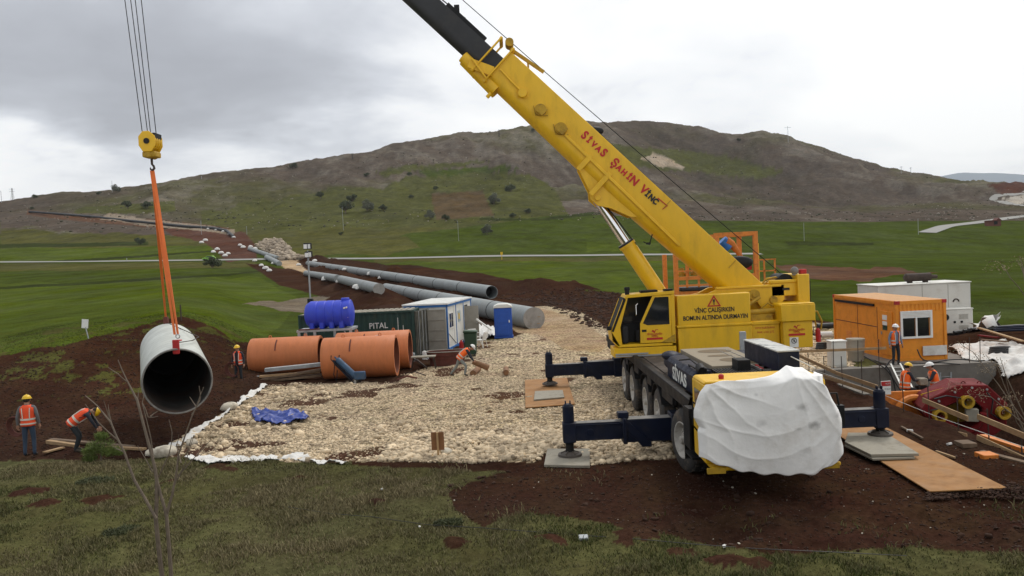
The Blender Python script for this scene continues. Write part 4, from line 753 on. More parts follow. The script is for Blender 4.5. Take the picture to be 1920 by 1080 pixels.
mb = MB(); mb.bb((8.22, YS-.168, 1.80), (8.48, YS-.163, 2.10)); ns = P('no_climbing_sign', mb, 'white', cw); mb = MB(); mb.torus((8.35, YS-.172, 2.0), .075, .009, (0, 1, 0), 24, 6); mb.beam((8.30, YS-.174, 2.05), (8.40, YS-.174, 1.95), .012, .012); mb.box((8.35, YS-.171, 2.0), (.03, .004, .07)); P('prohibition_ring', mb, 'letterblack', ns)
mb = MB(); mb.bb((8.3, YC+.3, 1.8), (9.05, YB, 3.1)); P('counterweight_block', mb, 'yellow', bevel=.03)
mb = MB(); mb.tube([(8.95, YS+.3, 2.85), (9.25, YS+.3, 2.8), (9.38, YS+.3, 2.5), (9.34, YS+.3, 2.25)], .03); mb.tube([(9.0, YS+.4, 2.7), (9.2, YS+.4, 2.6), (9.24, YS+.4, 2.3)], .025); P('hose', mb, 'yellow2')
mb = MB(); mb.tube([(9.16, YS+.8, 3.75), (9.24, YS+.8, 3.75), (9.24, YS+.8, 2.5), (9.1, YS+.8, 2.4)], .015); mb.tube([(9.0, YS+.3, 2.3), (9.1, YS+.3, 2.1), (9.35, YS+.3, 2.05)], .03); P('rear_rail', mb, 'black')
mb = MB(); mb.cyl((9.18, YS+.1, 1.90), (9.17, YS+.1, 2.26), .075, n=18); mb.cyl((9.17, YS+.1, 2.26), (9.17, YS+.1, 2.32), .07, .03, 14); fe = P('fire_extinguisher', mb, 'red'); mb = MB(); mb.tube([(9.17, YS+.1, 2.30), (9.17, YS+.1, 2.37), (9.05, YS+.1, 2.35), (9.02, YS+.1, 2.2)], .012); P('hose', mb, 'black', fe)
# --- boom
dB = np.array([-.7052, 0, .7090]); nB = np.array([.7090, 0, .7052])
def bt(s_, t_, y): return dB*s_+nB*t_+np.array([0, y, 0])
def bsec(s0, s1, t0, t1, hw, rnd, y=YC, taper=0):
    """box section with rounded belly"""
    sec = [(-hw, t1), (hw, t1), (hw, t0+rnd)] + [(hw*math.cos(a), t0+rnd-rnd*math.sin(a)) for a in np.linspace(.3, math.pi-.3, 8)] + [(-hw, t0+rnd)]
    V = [bt(s0, q, y+p) for p, q in sec]+[bt(s1, q-(0 if q > t0+rnd else 0), y+p) for p, q in sec]; n_ = len(sec); mb = MB(); mb.add(V, [tuple(range(n_))[::-1], tuple(range(n_, 2*n_))]+[(i, (i+1) % n_, n_+(i+1) % n_, n_+i) for i in range(n_)]); return mb
mb = MB(); ST = [(-3.7, 7.16), (-2.0, 7.08), (0, 6.98), (2.2, 6.90), (3.6, 6.90), (7.75, 6.98)]; SV = []
for s_, t0 in ST:
    sec = [(-.46, 8.13), (.46, 8.13), (.46, t0+.30)]+[(.46*math.cos(a), t0+.30-.30*math.sin(a)) for a in np.linspace(.3, math.pi-.3, 8)]+[(-.46, t0+.30)]; SV += [bt(s_, q, YC+p_) for p_, q in sec]
n_ = len(sec); mb.add(SV, [tuple(range(n_))[::-1], tuple(range(5*n_, 6*n_))]+[(r*n_+i, r*n_+(i+1) % n_, (r+1)*n_+(i+1) % n_, (r+1)*n_+i) for r in range(5) for i in range(n_)]); boom = P('boom', mb, 'yellow', bevel=.02, seg=2)
mb = bsec(6.0, 23.2, 7.10, 7.84, .36, .26); ts = P('telescopic_section', mb, 'boomblack', boom)
mb = MB()
for q in (7.55, 7.95, ): 
    for a, b2 in (((-.5), .5),): pass
for s0 in (7.72, 8.22):
    mb.beam(bt(s0, 6.9, YC-.50), bt(s0, 8.24, YC-.50), .10, .05, up=dB); mb.beam(bt(s0, 6.9, YC+.50), bt(s0, 8.24, YC+.50), .10, .05, up=dB); mb.beam(bt(s0, 8.22, YC-.53), bt(s0, 8.22, YC+.53), .10, .08, up=dB); mb.beam(bt(s0, 6.92, YC-.53), bt(s0, 6.92, YC+.53), .10, .08, up=dB)
mb.beam(bt(7.72, 7.0, YC-.52), bt(8.45, 7.15, YC-.52), .16, .05); mb.beam(bt(7.72, 7.3, YC-.49), bt(8.45, 7.0, YC-.49), .05, .3)
P('boom_collar', mb, 'yellow', boom, bevel=.01)
mb = MB(); mb.cyl(bt(7.3, 6.98, YC-.22), bt(8.75, 7.06, YC-.22), .19, n=20); mb.cyl(bt(7.3, 6.98, YC+.22), bt(8.75, 7.06, YC+.22), .19, n=20); mb.cyl(bt(7.35, 6.62, YC-.3), bt(7.35, 6.8, YC-.3), .06, n=10); P('collar_tube', mb, 'yellow', boom)
mb = MB(); mb.cyl(bt(8.0, 8.36, YC-.25), bt(8.0, 8.36, YC+.25), .13, n=16); mb.beam(bt(7.85, 8.24, YC-.1), bt(6.6, 8.42, YC-.1), .10, .10); mb.beam(bt(7.0, 8.14, YC-.1), bt(7.2, 8.34, YC-.1), .06, .06); P('rope_guide', mb, 'yellow2', boom)
mb = MB(); mb.beam(bt(8.6, 7.92, YC-.2), bt(10.2, 7.92, YC-.2), .10, .12); mb.box(bt(9.9, 8.02, YC-.2), (.16, .12, .2)); mb.beam(bt(9.5, 7.98, YC-.2), bt(10.6, 7.90, YC-.2), .03, .03); P('rope_roller', mb, 'black', ts)
YA = YC-.47
for s0, t0, r in ((6.6, 7.42, .15), (5.85, 7.42, .19), (5.0, 7.42, .20)):
    mb = MB(); mb.cyl(bt(s0, t0, YA), bt(s0, t0, YA-.14), r, r*.9, 20); mb.box(bt(s0-.05, t0, YA-.16), (r*1.3, .1, r*1.3), rotm('Y', math.radians(45))) if s0 < 6.5 else None; mb.tube([bt(s0+r*1.3, t0-.05, YA-.03), bt(s0, t0-r*1.2, YA-.06), bt(s0-r*1.5, t0+.03, YA-.03)], .015); P('sheave_cover', mb, 'yellow2' if s0 < 6.5 else 'yellow', boom, bevel=.01)
mb = MB(); mb.beam(bt(4.8, 7.38, YA-.01), bt(-.15, 7.25, YA-.01), .09, .10); P('side_rib', mb, 'yellow', boom, bevel=.02); mb = MB(); mb.tube([bt(7.6, 7.5, YA-.02), bt(7.0, 7.45, YA-.04), bt(6.6, 7.45, YA-.02)], .03); P('hydraulic_line', mb, 'yellow', boom)
mb = MB()                                                                       # cylinder bracket under the boom
tri = [(3.95, 7.15), (1.3, 7.15), (1.55, 6.90), (2.2, 6.68), (2.55, 6.47), (2.85, 6.46), (3.02, 6.62), (3.75, 6.90)]
for y in (YC-.30, YC+.30):
    V = [bt(p, q, y-.05) for p, q in tri]+[bt(p, q, y+.05) for p, q in tri]; n_ = len(tri); mb.add(V, [tuple(range(n_)), tuple(range(n_, 2*n_))[::-1]]+[(i, n_+i, n_+(i+1) % n_, (i+1) % n_) for i in range(n_)])
for s0, e in ((3.75, 6.90), (2.95, 6.60)): mb.beam(bt(s0, e-.05, YC-.50), bt(s0, 7.45, YC-.50), .04, .16, up=dB)
mb.cyl(bt(2.72, 6.64, YC-.42), bt(2.72, 6.64, YC+.42), .09, n=16); P('cylinder_bracket', mb, 'yellow', boom, bevel=.01)
mb = MB(); mb.tube([bt(.7, 6.95, YC-.42), bt(.55, 6.65, YC-.40), bt(.75, 6.6, YC-.40)], .02); mb.box(bt(.6, 6.66, YC-.4), (.14, .06, .06)); P('hose_fitting', mb, 'black', boom)
for s0 in (1.0, -1.75): mb = MB(); mb.beam(bt(s0, 7.78, YA-.003), bt(s0, 8.10, YA-.003), .02, .02); P('weld_seam', mb, 'yellow2', boom)
mb = MB(); mb.beam(bt(4.2, 8.19, YC+.1), bt(-3.2, 8.17, YC+.1), .26, .07, up=nB); mb.ball(bt(4.2, 8.17, YC+.1), (.3, .13, .15)); mb.ball(bt(-2.0, 8.22, YC+.1), (.45, .15, .22)); P('fly_jib_rail', mb, 'black', boom)
al = -dB; up_ = nB; c0 = bt(3.1, 7.80, YA-.006)
def small_caps(word, s0, s1):
    n = len(word); seg = [(ch, s0+(s1-s0)*(i+.5)/n) for i, ch in enumerate(word)]
    for i, (ch, ds) in enumerate(seg):
        big = i in (0, n-1) and word != 'VİNÇ' or i == 0
        c0 = bt(ds, 7.77 if big else 7.75, YA-.006); P('boom_lettering', text_mb(ch, .36 if big else .245, wall_T(*c0, along=al, up=up_), .003, .92, bold=.014), 'letterblack' if word == 'VİNÇ' and i > 0 else 'letterred', boom)
small_caps('SİVAS', 4.42, 3.42); small_caps('ŞAHİN', 3.16, 2.14); small_caps('VİNÇ', 1.92, 1.24)
mb = MB(); mb.beam(bt(1.35, 7.88, YA-.006), bt(.95, 7.90, YA-.006), .01, .03, up=nB); mb.beam(bt(.97, 7.90, YA-.006), bt(1.0, 7.72, YA-.006), .01, .025); P('boom_lettering', mb, 'letterred', boom)
# lift cylinder
a0 = np.array([4.95, YC, 3.05]); a1 = bt(2.72, 6.64, YC); ax = (a1-a0)/np.linalg.norm(a1-a0); L = np.linalg.norm(a1-a0); am = a0+ax*(L*.575)
mb = MB(); mb.cyl(a0, am, .25, n=28); mb.cyl(am-ax*.03, am+ax*.05, .275, n=28); lc = P('lift_cylinder', mb, 'yellow'); mb = MB(); mb.cyl(am, am+ax*.11, .27, n=28); P('cylinder_collar', mb, 'rubber', lc); mb = MB(); mb.cyl(am, a1, .145, n=28); P('cylinder_rod', mb, 'chrome', lc)
mb = MB(); mb.tube([am+np.array([.26, -.1, 0]), (am+a1)/2+np.array([.2, -.1, 0]), a1+np.array([.18, -.1, -.1])], .02); P('hose', mb, 'black', lc)
# boom head
mb = MB(); 
for y in (YC-.34, YC+.34): mb.beam(bt(22.6, 6.6, y), bt(24.0, 8.1, y), .06, .9, up=nB)
for t0 in (6.8, 7.9): mb.cyl(bt(23.3, t0, YC-.3), bt(23.3, t0, YC+.3), .3, n=24)
P('boom_head', mb, 'yellow', boom)
HX, HY = -11.12, YC; headP = bt(23.3, 6.8, YC)
# hoist rope: winch -> head, and four falls to the hook block (a thing of its own)
mb = MB(); w0 = np.array([8.55, YC, 3.95]); pts = [w0+(bt(23.4, 8.22, YC)-w0)*u for u in np.linspace(0, 1, 9)]
for i, p in enumerate(pts): p[2] -= .22*math.sin(math.pi*i/8)
mb.tube(pts, .013, 6); o = build('hoist_rope', mb, Mt['black']); tag(o, 'single black hoist rope running above the crane boom from the winch', 'rope')
mb = MB(); top = bt(23.3, 6.55, YC)
for dx, dy in ((-.24, -.12), (-.16, .12), (.10, -.12), (.19, .12)):
    mb.tube([(top[0]+dx*1.3, HY+dy, top[2]), (HX+dx*.75, HY+dy, 9.25)], .0125, 6)
o = build('hoist_rope', mb, Mt['black']); tag(o, 'bundle of thin vertical hoist ropes holding up the yellow hook block', 'rope')
hb = empty('hook_block', (HX, HY, 8.9)); tag(hb, 'yellow hook block with sheaves hanging on hoist ropes above the orange slings', 'hook block')
mb = MB(); 
for y in (-.20, -.07, .07, .20): mb.cyl((HX, HY+y-.035, 9.05), (HX, HY+y+.035, 9.05), .27, n=26)
for y in (-.26, .26): mb.prism([(HX-.26, 9.2), (HX-.12, 9.36), (HX+.08, 9.36), (HX+.26, 9.2), (HX+.26, 8.92), (HX+.14, 8.72), (HX-.14, 8.72), (HX-.26, 8.92)], HY+y-.02, HY+y+.02)
build('sheave_housing', mb, Mt['yellow'], hb, bevel=.015)
mb = MB(); mb.cyl((HX, HY-.31, 9.05), (HX, HY+.31, 9.05), .09, n=14); mb.bb((HX+.02, HY-.24, 9.12), (HX+.25, HY+.24, 9.3)); build('sheave_pin', mb, Mt['black'], hb)
mb = MB(); mb.bb((HX-.20, HY-.22, 8.56), (HX+.22, HY+.22, 8.74)); mb.cyl((HX, HY-.26, 8.64), (HX, HY+.26, 8.64), .11, n=16); build('crosshead', mb, Mt['yellow2'], hb, bevel=.03)
mb = MB(); mb.tube([(HX, HY, 8.6), (HX, HY, 8.36), (HX+.05, HY, 8.30), (HX+.065, HY, 8.23), (HX+.01, HY, 8.17), (HX-.05, HY, 8.20), (HX-.06, HY, 8.26)], [.04, .035, .035, .038, .038, .03, .015], 10); build('hook', mb, Mt['rebar'], hb)
# hung pipe
pc = aty(333, 715, 22.3); pf = aty(317, 655, 28.3); Rp = .93
import types
mb = MB(); ax = (pf-pc)/np.linalg.norm(pf-pc); Lp = np.linalg.norm(pf-pc)
prf = [(0, Rp-.05), (0, Rp)]; z_ = 0
while z_ < Lp-.02: z_ += .05; prf.append((min(z_, Lp), Rp+.007*math.sin(z_*2*math.pi/.42)))
prf += [(Lp, Rp-.05)]; mb.lathe(pc, pf, prf, 96)
hp_ = build('pipe_section', mb, None or mat('spiral_pipe', (.46, .48, .44), .40, .2, var=.16, scale=2.2, dirt=(.50, .50, .46), dirt_amt=.5, dirt_scale=1.4, stretch=(1, .35, 1), spec=.6)); tag(hp_, 'large grey steel pipe with spiral seams hanging in orange slings above the soil', 'pipe')
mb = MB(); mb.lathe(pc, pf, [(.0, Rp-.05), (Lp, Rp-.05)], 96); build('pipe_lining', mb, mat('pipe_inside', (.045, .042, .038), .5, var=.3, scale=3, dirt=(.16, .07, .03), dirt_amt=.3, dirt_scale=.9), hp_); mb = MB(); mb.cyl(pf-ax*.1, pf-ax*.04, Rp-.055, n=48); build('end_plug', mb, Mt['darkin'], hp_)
mb = MB(); mb.torus(pc-ax*.002, Rp-.025, .025, ax, 72, 6); build('pipe_rim', mb, Mt['dusttop'], hp_)
# slings
hk = np.array([HX+.02, HY, 8.16]); topf = pf+np.array([0, 0, Rp]); nearT = pc+ax*.18+np.array([.10, 0, Rp+.01])
def band(p0, p1, w, ox=(1, 0, 0), n_=10, twist=.6):
    mb = MB(); p0 = np.array(p0, float); p1 = np.array(p1, float); V = []
    for i in range(n_+1):
        u = i/n_; a = twist*math.sin(u*5); c = p0+(p1-p0)*u; d = np.array([math.cos(a), math.sin(a), 0])*w/2; e = np.array([-math.sin(a), math.cos(a), 0])*.008; V += [c-d-e, c+d-e, c+d+e, c-d+e]
    F_ = []
    for i in range(n_): 
        for j in range(4): F_.append((i*4+j, i*4+(j+1) % 4, (i+1)*4+(j+1) % 4, (i+1)*4+j))
    mb.add(V, F_); return mb
lbs = ['orange lifting sling running from the hook to the near rim of the hung pipe', 'darker orange lifting sling running from hook to the far end of the hung pipe']
s_ = build('lifting_sling', band(hk, nearT+[0, 0, .35], .085), Mt['sling']); tag(s_, lbs[0], 'sling')
mb = band(hk+[-.06, 0, 0], nearT+[-.10, .02, .35], .075, twist=.3); build('sling_leg', mb, Mt['sling'], s_)
mb = MB(); mb.torus(nearT+[0, -.02, .30], .055, .016, (0, 1, 0), 16, 6); build('shackle', mb, Mt['steel'], s_)
mb = MB(); mb.bb(nearT+[-.10, -.20, -.18], nearT+[.10, -.16, .22]); mb.bb(nearT+[-.08, -.18, .16], nearT+[.08, .1, .20]); build('pipe_clamp', mb, Mt['red'], s_, bevel=.02)
mb = MB(); mb.tube([nearT+[-.02, 0, .12], nearT+[-.25, 1.6, .03], nearT+[-.6, 3.0, .02], topf+[0, 0, .02]], .014, 6); build('tag_rope', mb, Mt['rebar'], s_)
s2 = build('lifting_sling', band(hk+[-.03, .02, 0], topf+[0, -.1, .2], .095), Mt['sling']); tag(s2, lbs[1], 'sling')
mb = MB(); mb.bb(topf+[-.08, -.16, -.1], topf+[.08, -.04, .24]); build('pipe_clamp', mb, Mt['rustred'], s2, bevel=.02)
# sheet over the driving cab -------------------------------------------------
def cloth_px(x, y): return 1250+x/2.5725, 500+y/2.5714
LFT = [(197, 575), (168, 612), (158, 640), (140, 700), (140, 735), (165, 780), (158, 800), (163, 860), (165, 925)]
TOPc = [(197, 575), (260, 556), (350, 553), (430, 545), (520, 530), (575, 512), (612, 490), (650, 500), (690, 500), (735, 530), (775, 560)]
RGT = [(775, 560), (805, 600), (835, 660), (862, 705), (876, 745), (878, 790), (868, 825), (884, 882), (862, 905)]
BOTc = [(165, 925), (230, 948), (310, 975), (370, 990), (450, 1002), (560, 1007), (650, 1005), (720, 1003), (790, 965), (840, 935), (862, 905)]
def curve(pts, u):
    p = np.array(pts, float); d = np.r_[0, np.cumsum(np.hypot(*np.diff(p, axis=0).T))]; d /= d[-1]; return np.stack([np.interp(u, d, p[:, 0]), np.interp(u, d, p[:, 1])], 1)
nu, nv = 150, 110; U = np.linspace(0, 1, nu); Vv = np.linspace(0, 1, nv)
tp, bt_, lf, rg = curve(TOPc, U), curve(BOTc, U), curve(LFT, Vv), curve(RGT, Vv)
uu, vv = np.meshgrid(U, Vv); G = (1-vv)[..., None]*tp[None]+vv[..., None]*bt_[None]+(1-uu)[..., None]*lf[:, None]+uu[..., None]*rg[:, None]
G -= (1-uu)[..., None]*(1-vv)[..., None]*tp[0]+uu[..., None]*(1-vv)[..., None]*tp[-1]+(1-uu)[..., None]*vv[..., None]*bt_[0]+uu[..., None]*vv[..., None]*bt_[-1]
V = []; W_ = np.array([aty(*cloth_px(a_, b_), 14.82) for a_, b_ in G.reshape(-1, 2)])
x_, z_ = W_[:, 0], W_[:, 2]; u_, v_ = uu.ravel(), vv.ravel()
# swags hang from the two upper corners; strong radiating folds at the left corner, shallow belly in the middle
r1 = np.hypot((u_-.02)*1.6, (v_-.02)); th = np.arctan2(v_+.02, (u_+.01)*1.6)
r2_ = np.hypot((u_-.72)*1.6, (v_+.02)); th2 = np.arctan2(v_+.02, (u_-.72)*1.6)
nw = fbm(u_*3, v_*3, 1.0, 3)
def crease(p): return .8-2*np.abs(np.sin(p*.5))**.55
f = .026*crease(th*17+nw*2)*np.exp(-((r1-.35)/.55)**2)*np.clip(r1*4, 0, 1)
f += .018*crease(th2*15+nw*2+1)*np.exp(-((r2_-.45)/.5)**2)*np.clip(r2_*4, 0, 1)*sstep(u_, .5, .68)
sw = v_-.20*(1-(2*u_-.85)**2); f += .020*crease(sw*30+nw*2)*sstep(sw, .10, .45)*np.exp(-((u_-.40)/.40)**2)
f += .020*crease((u_*.9+v_*.28)*42+nw*1.5)*sstep(u_, .70, .88)*sstep(v_, .1, .5)
f += .020*fbm(u_*1.6, v_*1.6, 1.0, 2)+.006*fbm(u_*12, v_*12, 1.0, 2)
bulge = .06*np.sin(u_*math.pi)*np.sin(np.clip(v_, 0, 1)*math.pi)**.6
yy = 14.86-bulge-f*.55; W_[:, 1] = yy
top_in = np.clip((.10-v_)/.10, 0, 1)*np.clip((u_-.01)*8, 0, 1)*(.25+.75*sstep(u_, .45, .7)); W_[:, 1] += top_in**1.2*.34; W_[:, 2] += 0.0
k = (W_[:, 1] > 14.93) & (W_[:, 2] > 2.2) & (W_[:, 0] < 5.8); W_[k, 2] = np.maximum(W_[k, 2], 2.375)
edge = np.clip((u_-.93)/.07, 0, 1); W_[:, 1] += edge**1.5*.28; edge = np.clip((.05-u_)/.05, 0, 1); W_[:, 1] += edge**1.5*.10
W_[:, 2] += .02*np.sin(u_*40)*sstep(v_, .9, 1)
mb = MB(); mb.add(W_, [(r*nu+c, r*nu+c+1, (r+1)*nu+c+1, (r+1)*nu+c) for r in range(nv-1) for c in range(nu-1)])
cm = mat('sheet_cloth', (.87, .86, .84), .9, var=.05, scale=2, dirt=(.45, .40, .33), dirt_amt=.3, dirt_scale=1.1, bump=.25, bscale=14)
t = cm.node_tree; b = t.nodes['Principled BSDF']; src = b.inputs['Base Color'].links[0].from_socket; tcx = t.nodes.new('ShaderNodeTexCoord')
for (sx_, sz_), rad, amt in (((.62, .28), .13, .9), ((.30, .22), .07, .6), ((.42, .62), .12, .55), ((-.35, .35), .1, .3), ((1.08, .42), .06, .45), ((.4, -.2), .16, .22), ((-.45, .9), .05, .3)):
    vmn = t.nodes.new('ShaderNodeVectorMath'); vmn.operation = 'DISTANCE'; mpn = t.nodes.new('ShaderNodeMapping'); mpn.inputs['Scale'].default_value = (1, 0, 1.5); t.links.new(tcx.outputs['Object'], mpn.inputs[0])
    nn_ = t.nodes.new('ShaderNodeTexNoise'); nn_.inputs['Scale'].default_value = 6; nn_.inputs['Detail'].default_value = 6; t.links.new(tcx.outputs['Object'], nn_.inputs['Vector'])
    t.links.new(mpn.outputs[0], vmn.inputs[0]); vmn.inputs[1].default_value = (sx_, 0, sz_*1.5)
    s1 = t.nodes.new('ShaderNodeMath'); s1.operation = 'MULTIPLY_ADD'; t.links.new(nn_.outputs[0], s1.inputs[0]); s1.inputs[1].default_value = rad*2.6; t.links.new(vmn.outputs['Value'], s1.inputs[2])
    mr_ = t.nodes.new('ShaderNodeMapRange'); t.links.new(s1.outputs[0], mr_.inputs[0]); mr_.inputs[1].default_value = rad*1.1; mr_.inputs[2].default_value = rad*2.5; mr_.inputs[3].default_value = amt; mr_.inputs[4].default_value = 0
    mi_ = t.nodes.new('ShaderNodeMix'); mi_.data_type = 'RGBA'; t.links.new(mr_.outputs[0], mi_.inputs[0]); t.links.new(src, mi_.inputs[6]); mi_.inputs[7].default_value = (.10, .09, .08, 1); src = mi_.outputs[2]
t.links.new(src, b.inputs['Base Color'])
o = build('cover_sheet', mb, cm, loc=(4.9, 15.1, 1.2), ang=80); so = o.modifiers.new('thick', 'SOLIDIFY'); so.thickness = .006; tag(o, 'white cloth sheet draped over the front of the crane driving cab, stained in the middle', 'cloth sheet')
# ground mats under the outriggers
def plate(name, px, z, th, m, label, group=None):
    Pn = [atz(x, y, z+th)[:2] for x, y in px]; n_ = len(Pn); mb = MB(); V = [[*p, z] for p in Pn]+[[*p, z+th] for p in Pn]; mb.add(V, [tuple(range(n_)), tuple(range(n_, 2*n_))[::-1]]+[(i, n_+i, n_+(i+1) % n_, (i+1) % n_) for i in range(n_)])
    o = build(name, mb, Mt[m], bevel=.006); return tag(o, label, 'ground plate', group)
plate('ground_plate', [(1020, 871), (1106, 873), (1106, 841), (1026, 841)], .01, .06, 'plate', 'grey square plate under the near left outrigger foot, in front of the rubble', 'grey plates under the outrigger feet')
plate('ground_plate', [(985, 764), (1078, 757), (1063, 708), (984, 712)], .035, .03, 'rustply', 'ochre brown sheet lying under the grey plate of the far left outrigger', 'ochre sheets on the ground')
plate('ground_plate', [(1001, 749), (1058, 744), (1055, 731), (1003, 733)], .07, .05, 'plate', 'grey plate on the ochre sheet under the far left outrigger foot', 'grey plates under the outrigger feet')
plate('ground_plate', [(1566, 812), (1743, 921), (1888, 914), (1660, 800), (1590, 795)], .06, .025, 'rustply', 'long ochre sheet reaching forward from under the right outrigger plates', 'ochre sheets on the ground')
plate('ground_plate', [(1583, 834), (1636, 860), (1716, 857), (1655, 818)], .10, .045, 'plate', 'lower grey plate of the pair under the right outrigger foot', 'grey plates under the outrigger feet')
plate('ground_plate', [(1584, 828), (1633, 852), (1723, 850), (1660, 811), (1590, 811)], .155, .06, 'plate', 'upper grey plate directly under the right outrigger foot', 'grey plates under the outrigger feet')
# ================================================================ PIPES, CONTAINERS AND YARD
def solo(name, mb, m, label, cat, group=None, **k):
    o = build(name, mb, Mt[m] if isinstance(m, str) else m, **k); return tag(o, label, cat, group)
def root(name, loc, label, cat, group=None): return tag(empty(name, loc), label, cat, group)
# --- three orange jacking pipes
def jack_pipe(x0, x1, y, r, label, z0=0.0, yaw=0):
    a = np.array([x0, y, r+z0]); b_ = np.array([x1, y+yaw, r+z0]); L = np.linalg.norm(b_-a); th = .13
    mb = MB(); mb.lathe(a, b_, [(0, r-th), (0, r-.01), (.02, r), (L-.02, r), (L, r-.01), (L, r-th)], 72)
    o = solo('jacking_pipe', mb, 'clay', label, 'pipe', 'orange jacking pipes lying beside the green container'); ax = (b_-a)/L
    mb = MB(); mb.lathe(a, b_, [(0, r-th), (L, r-th)], 64); build('pipe_bore', mb, Mt['clayin'], o)
    for f_ in (.27, .78):
        c = a+ax*L*f_+np.array([0, 0, r]); mb = MB(); mb.torus(c+[0, 0, .05], .055, .02, (0, 1, 0), 16, 6); mb.box(c, (.16, .1, .03)); build('lifting_eye', mb, Mt['clay'], o)
    for f_ in (.09, .82):
        c = a+ax*L*f_+np.array([0, -r*.93, -.22*r]); mb = MB(); mb.cyl(c+[0, .08, 0], c+[0, -.02, 0], .045, n=10); mb.cyl(c+[.12, .08, 0], c+[.12, -.02, 0], .045, n=10); mb.box(c+[.06, .04, 0], (.26, .06, .10)); build('grout_socket', mb, Mt['rustred'], o)
    for f_ in (.33, .66):
        c = a+ax*L*f_; mb = MB(); mb.torus(c, r-th-.02, .03, ax, 48, 6); build('inner_ring', mb, Mt['rustred'], o)
    mb = MB(); c = a+ax*L*.4; pts = [c+np.array([0, -math.cos(t)*(r+.012), math.sin(t)*(r+.012)]) for t in np.linspace(.4, 1.1, 6)]
    mb.tube(pts, .03, 6); build('scrape_mark', mb, Mt['rustred'], o); return o
jack_pipe(-8.28, -5.15, 34.7, .90, 'nearest orange jacking pipe, with a blue gas cylinder trolley leaning on its side')
jack_pipe(-12.2, -9.0, 37.1, .86, 'left rear orange jacking pipe, behind the stack of planks')
jack_pipe(-8.2, -4.85, 37.0, .90, 'right rear orange jacking pipe, half hidden behind the nearest one')
mb = MB(); mb.beam(aty(612, 648, 35.9), aty(710, 630, 36.2), .16, .10); solo('metal_channel', mb, 'galv', 'galvanised channel lying across the tops of the orange pipes', 'metal channel')
# planks, boards and grey beam left of pipes
for i, (a, b_, w, h, m, lb, ct) in enumerate([((497, 694), (604, 683), .30, .16, 'galv', 'galvanised trough lying on the plank stack before the left orange pipe', 'metal trough'),
    ((490, 712), (603, 693), .45, .09, 'wooddark', 'upper weathered plank of the stack leaning before the left orange pipe', 'plank'), ((484, 718), (603, 703), .5, .09, 'wooddark', 'lower weathered plank of the stack beside the edge of the stone pad', 'plank'), ((487, 706), (600, 697), .25, .08, 'wood', 'pale plank in the stack just under the galvanised trough', 'plank')]):
    p0 = aty(*a, 34.6); p1 = aty(*b_, 34.9); p0[2] = max(p0[2], .05); p1[2] = max(p1[2], .05); mb = MB(); mb.beam(p0, p1, w, h); solo('metal_trough' if i == 0 else 'plank', mb, m, lb, ct, bevel=.01)
mb = MB(); p0, p1 = aty(385, 711, 35.0), aty(492, 708, 35.2); mb.cyl(p0, p1, .085, n=16); solo('thin_pipe', mb, 'galv', 'thin grey pipe lying on the soil behind the standing worker', 'pipe')
for i, (a, b_, lb) in enumerate([((408, 726), (422, 731), 'short pale board on the soil left of the angled one'), ((424, 733), (449, 720), 'pale board angled upward in front of the worker by the thin pipe')]):
    mb = MB(); mb.beam(atz(*a, .06), atz(*b_, .1), .12, .05); solo('board', mb, 'wood', lb, 'board')
# red pump left of the pipes
rp = root('red_pump', (-12.9, 38.3, 0), 'small red pump on the soil left of the left orange pipe', 'pump'); c = np.array([-13.0, 38.3, .55])
mb = MB(); mb.cyl(c+[-.35, 0, 0], c+[-.05, 0, 0], .22, n=16); mb.box(c+[-.2, 0, -.35], (.4, .3, .3)); build('motor', mb, Mt['red'], rp, bevel=.02)
mb = MB(); mb.cyl(c+[.05, 0, -.1], c+[.4, 0, 0], .16, .24, 16); mb.box(c+[.3, 0, -.4], (.25, .3, .2)); build('pump_casing', mb, Mt['red'], rp, bevel=.02); mb = MB(); mb.cyl(c+[-.1, 0, 0], c+[.1, 0, -.05], .07, n=10); mb.beam(c+[-.6, 0, -.45], c+[.6, 0, -.45], .06, .06); build('shaft', mb, Mt['steel'], rp)
# gas cylinder trolley leaning on the pipe
gt = root('cylinder_trolley', (-7.0, 33.4, 0), 'blue gas cylinder trolley with wheel leaning on the nearest orange pipe', 'trolley')
p0, p1 = aty(668, 711, 33.3), aty(629, 675, 33.75); ax = (p1-p0)/np.linalg.norm(p1-p0); sd_ = np.array([.7, -.6, .6])*.10
for q, (r, m) in enumerate(((.125, 'cylblue'), (.11, 'navy'))):
    o_ = sd_*(1 if q == 0 else -.9); mb = MB(); mb.cyl(p0+o_, p1+o_-ax*.12, r, n=20); mb.ball(p1+o_-ax*.12, (r, r, r)); mb.cyl(p1+o_-ax*.1, p1+o_+ax*.12, .035, n=8); build('gas_cylinder', mb, Mt[m], gt)
mb = MB(); 
for o_ in (-.17, .17): mb.tube([p0+np.array([o_, -.1, -.1]), p1+np.array([o_, -.1, .05]), p1+np.array([o_, 0, .2])], .02)
mb.box(p0+[.02, -.1, -.08], (.42, .3, .05)); mb.beam((p0+p1)/2+[-.2, -.12, 0], (p0+p1)/2+[.2, -.12, 0], .05, .03); mb.tube([p1+[0, -.1, 0], p1+[-.05, -.25, -.6], p1+[.05, -.25, -.9], p1+[.1, -.2, -.4]], .018); build('trolley_frame', mb, Mt['black'], gt)
mb = MB(); mb.bb(p0+[-.05, -.25, .0], p0+[.42, -.02, .34]); build('tool_box', mb, Mt['cylblue'], gt, bevel=.03)
mb = MB(); w_ = aty(666, 716, 33.1); mb.cyl(w_+[0, .04, 0], w_+[0, -.04, 0], .13, n=18); wl = build('wheel', mb, Mt['tyre'], gt); mb = MB(); mb.cyl(w_+[0, -.042, 0], w_+[0, -.05, 0], .06, n=14); build('hub', mb, Mt['pvc'], wl)
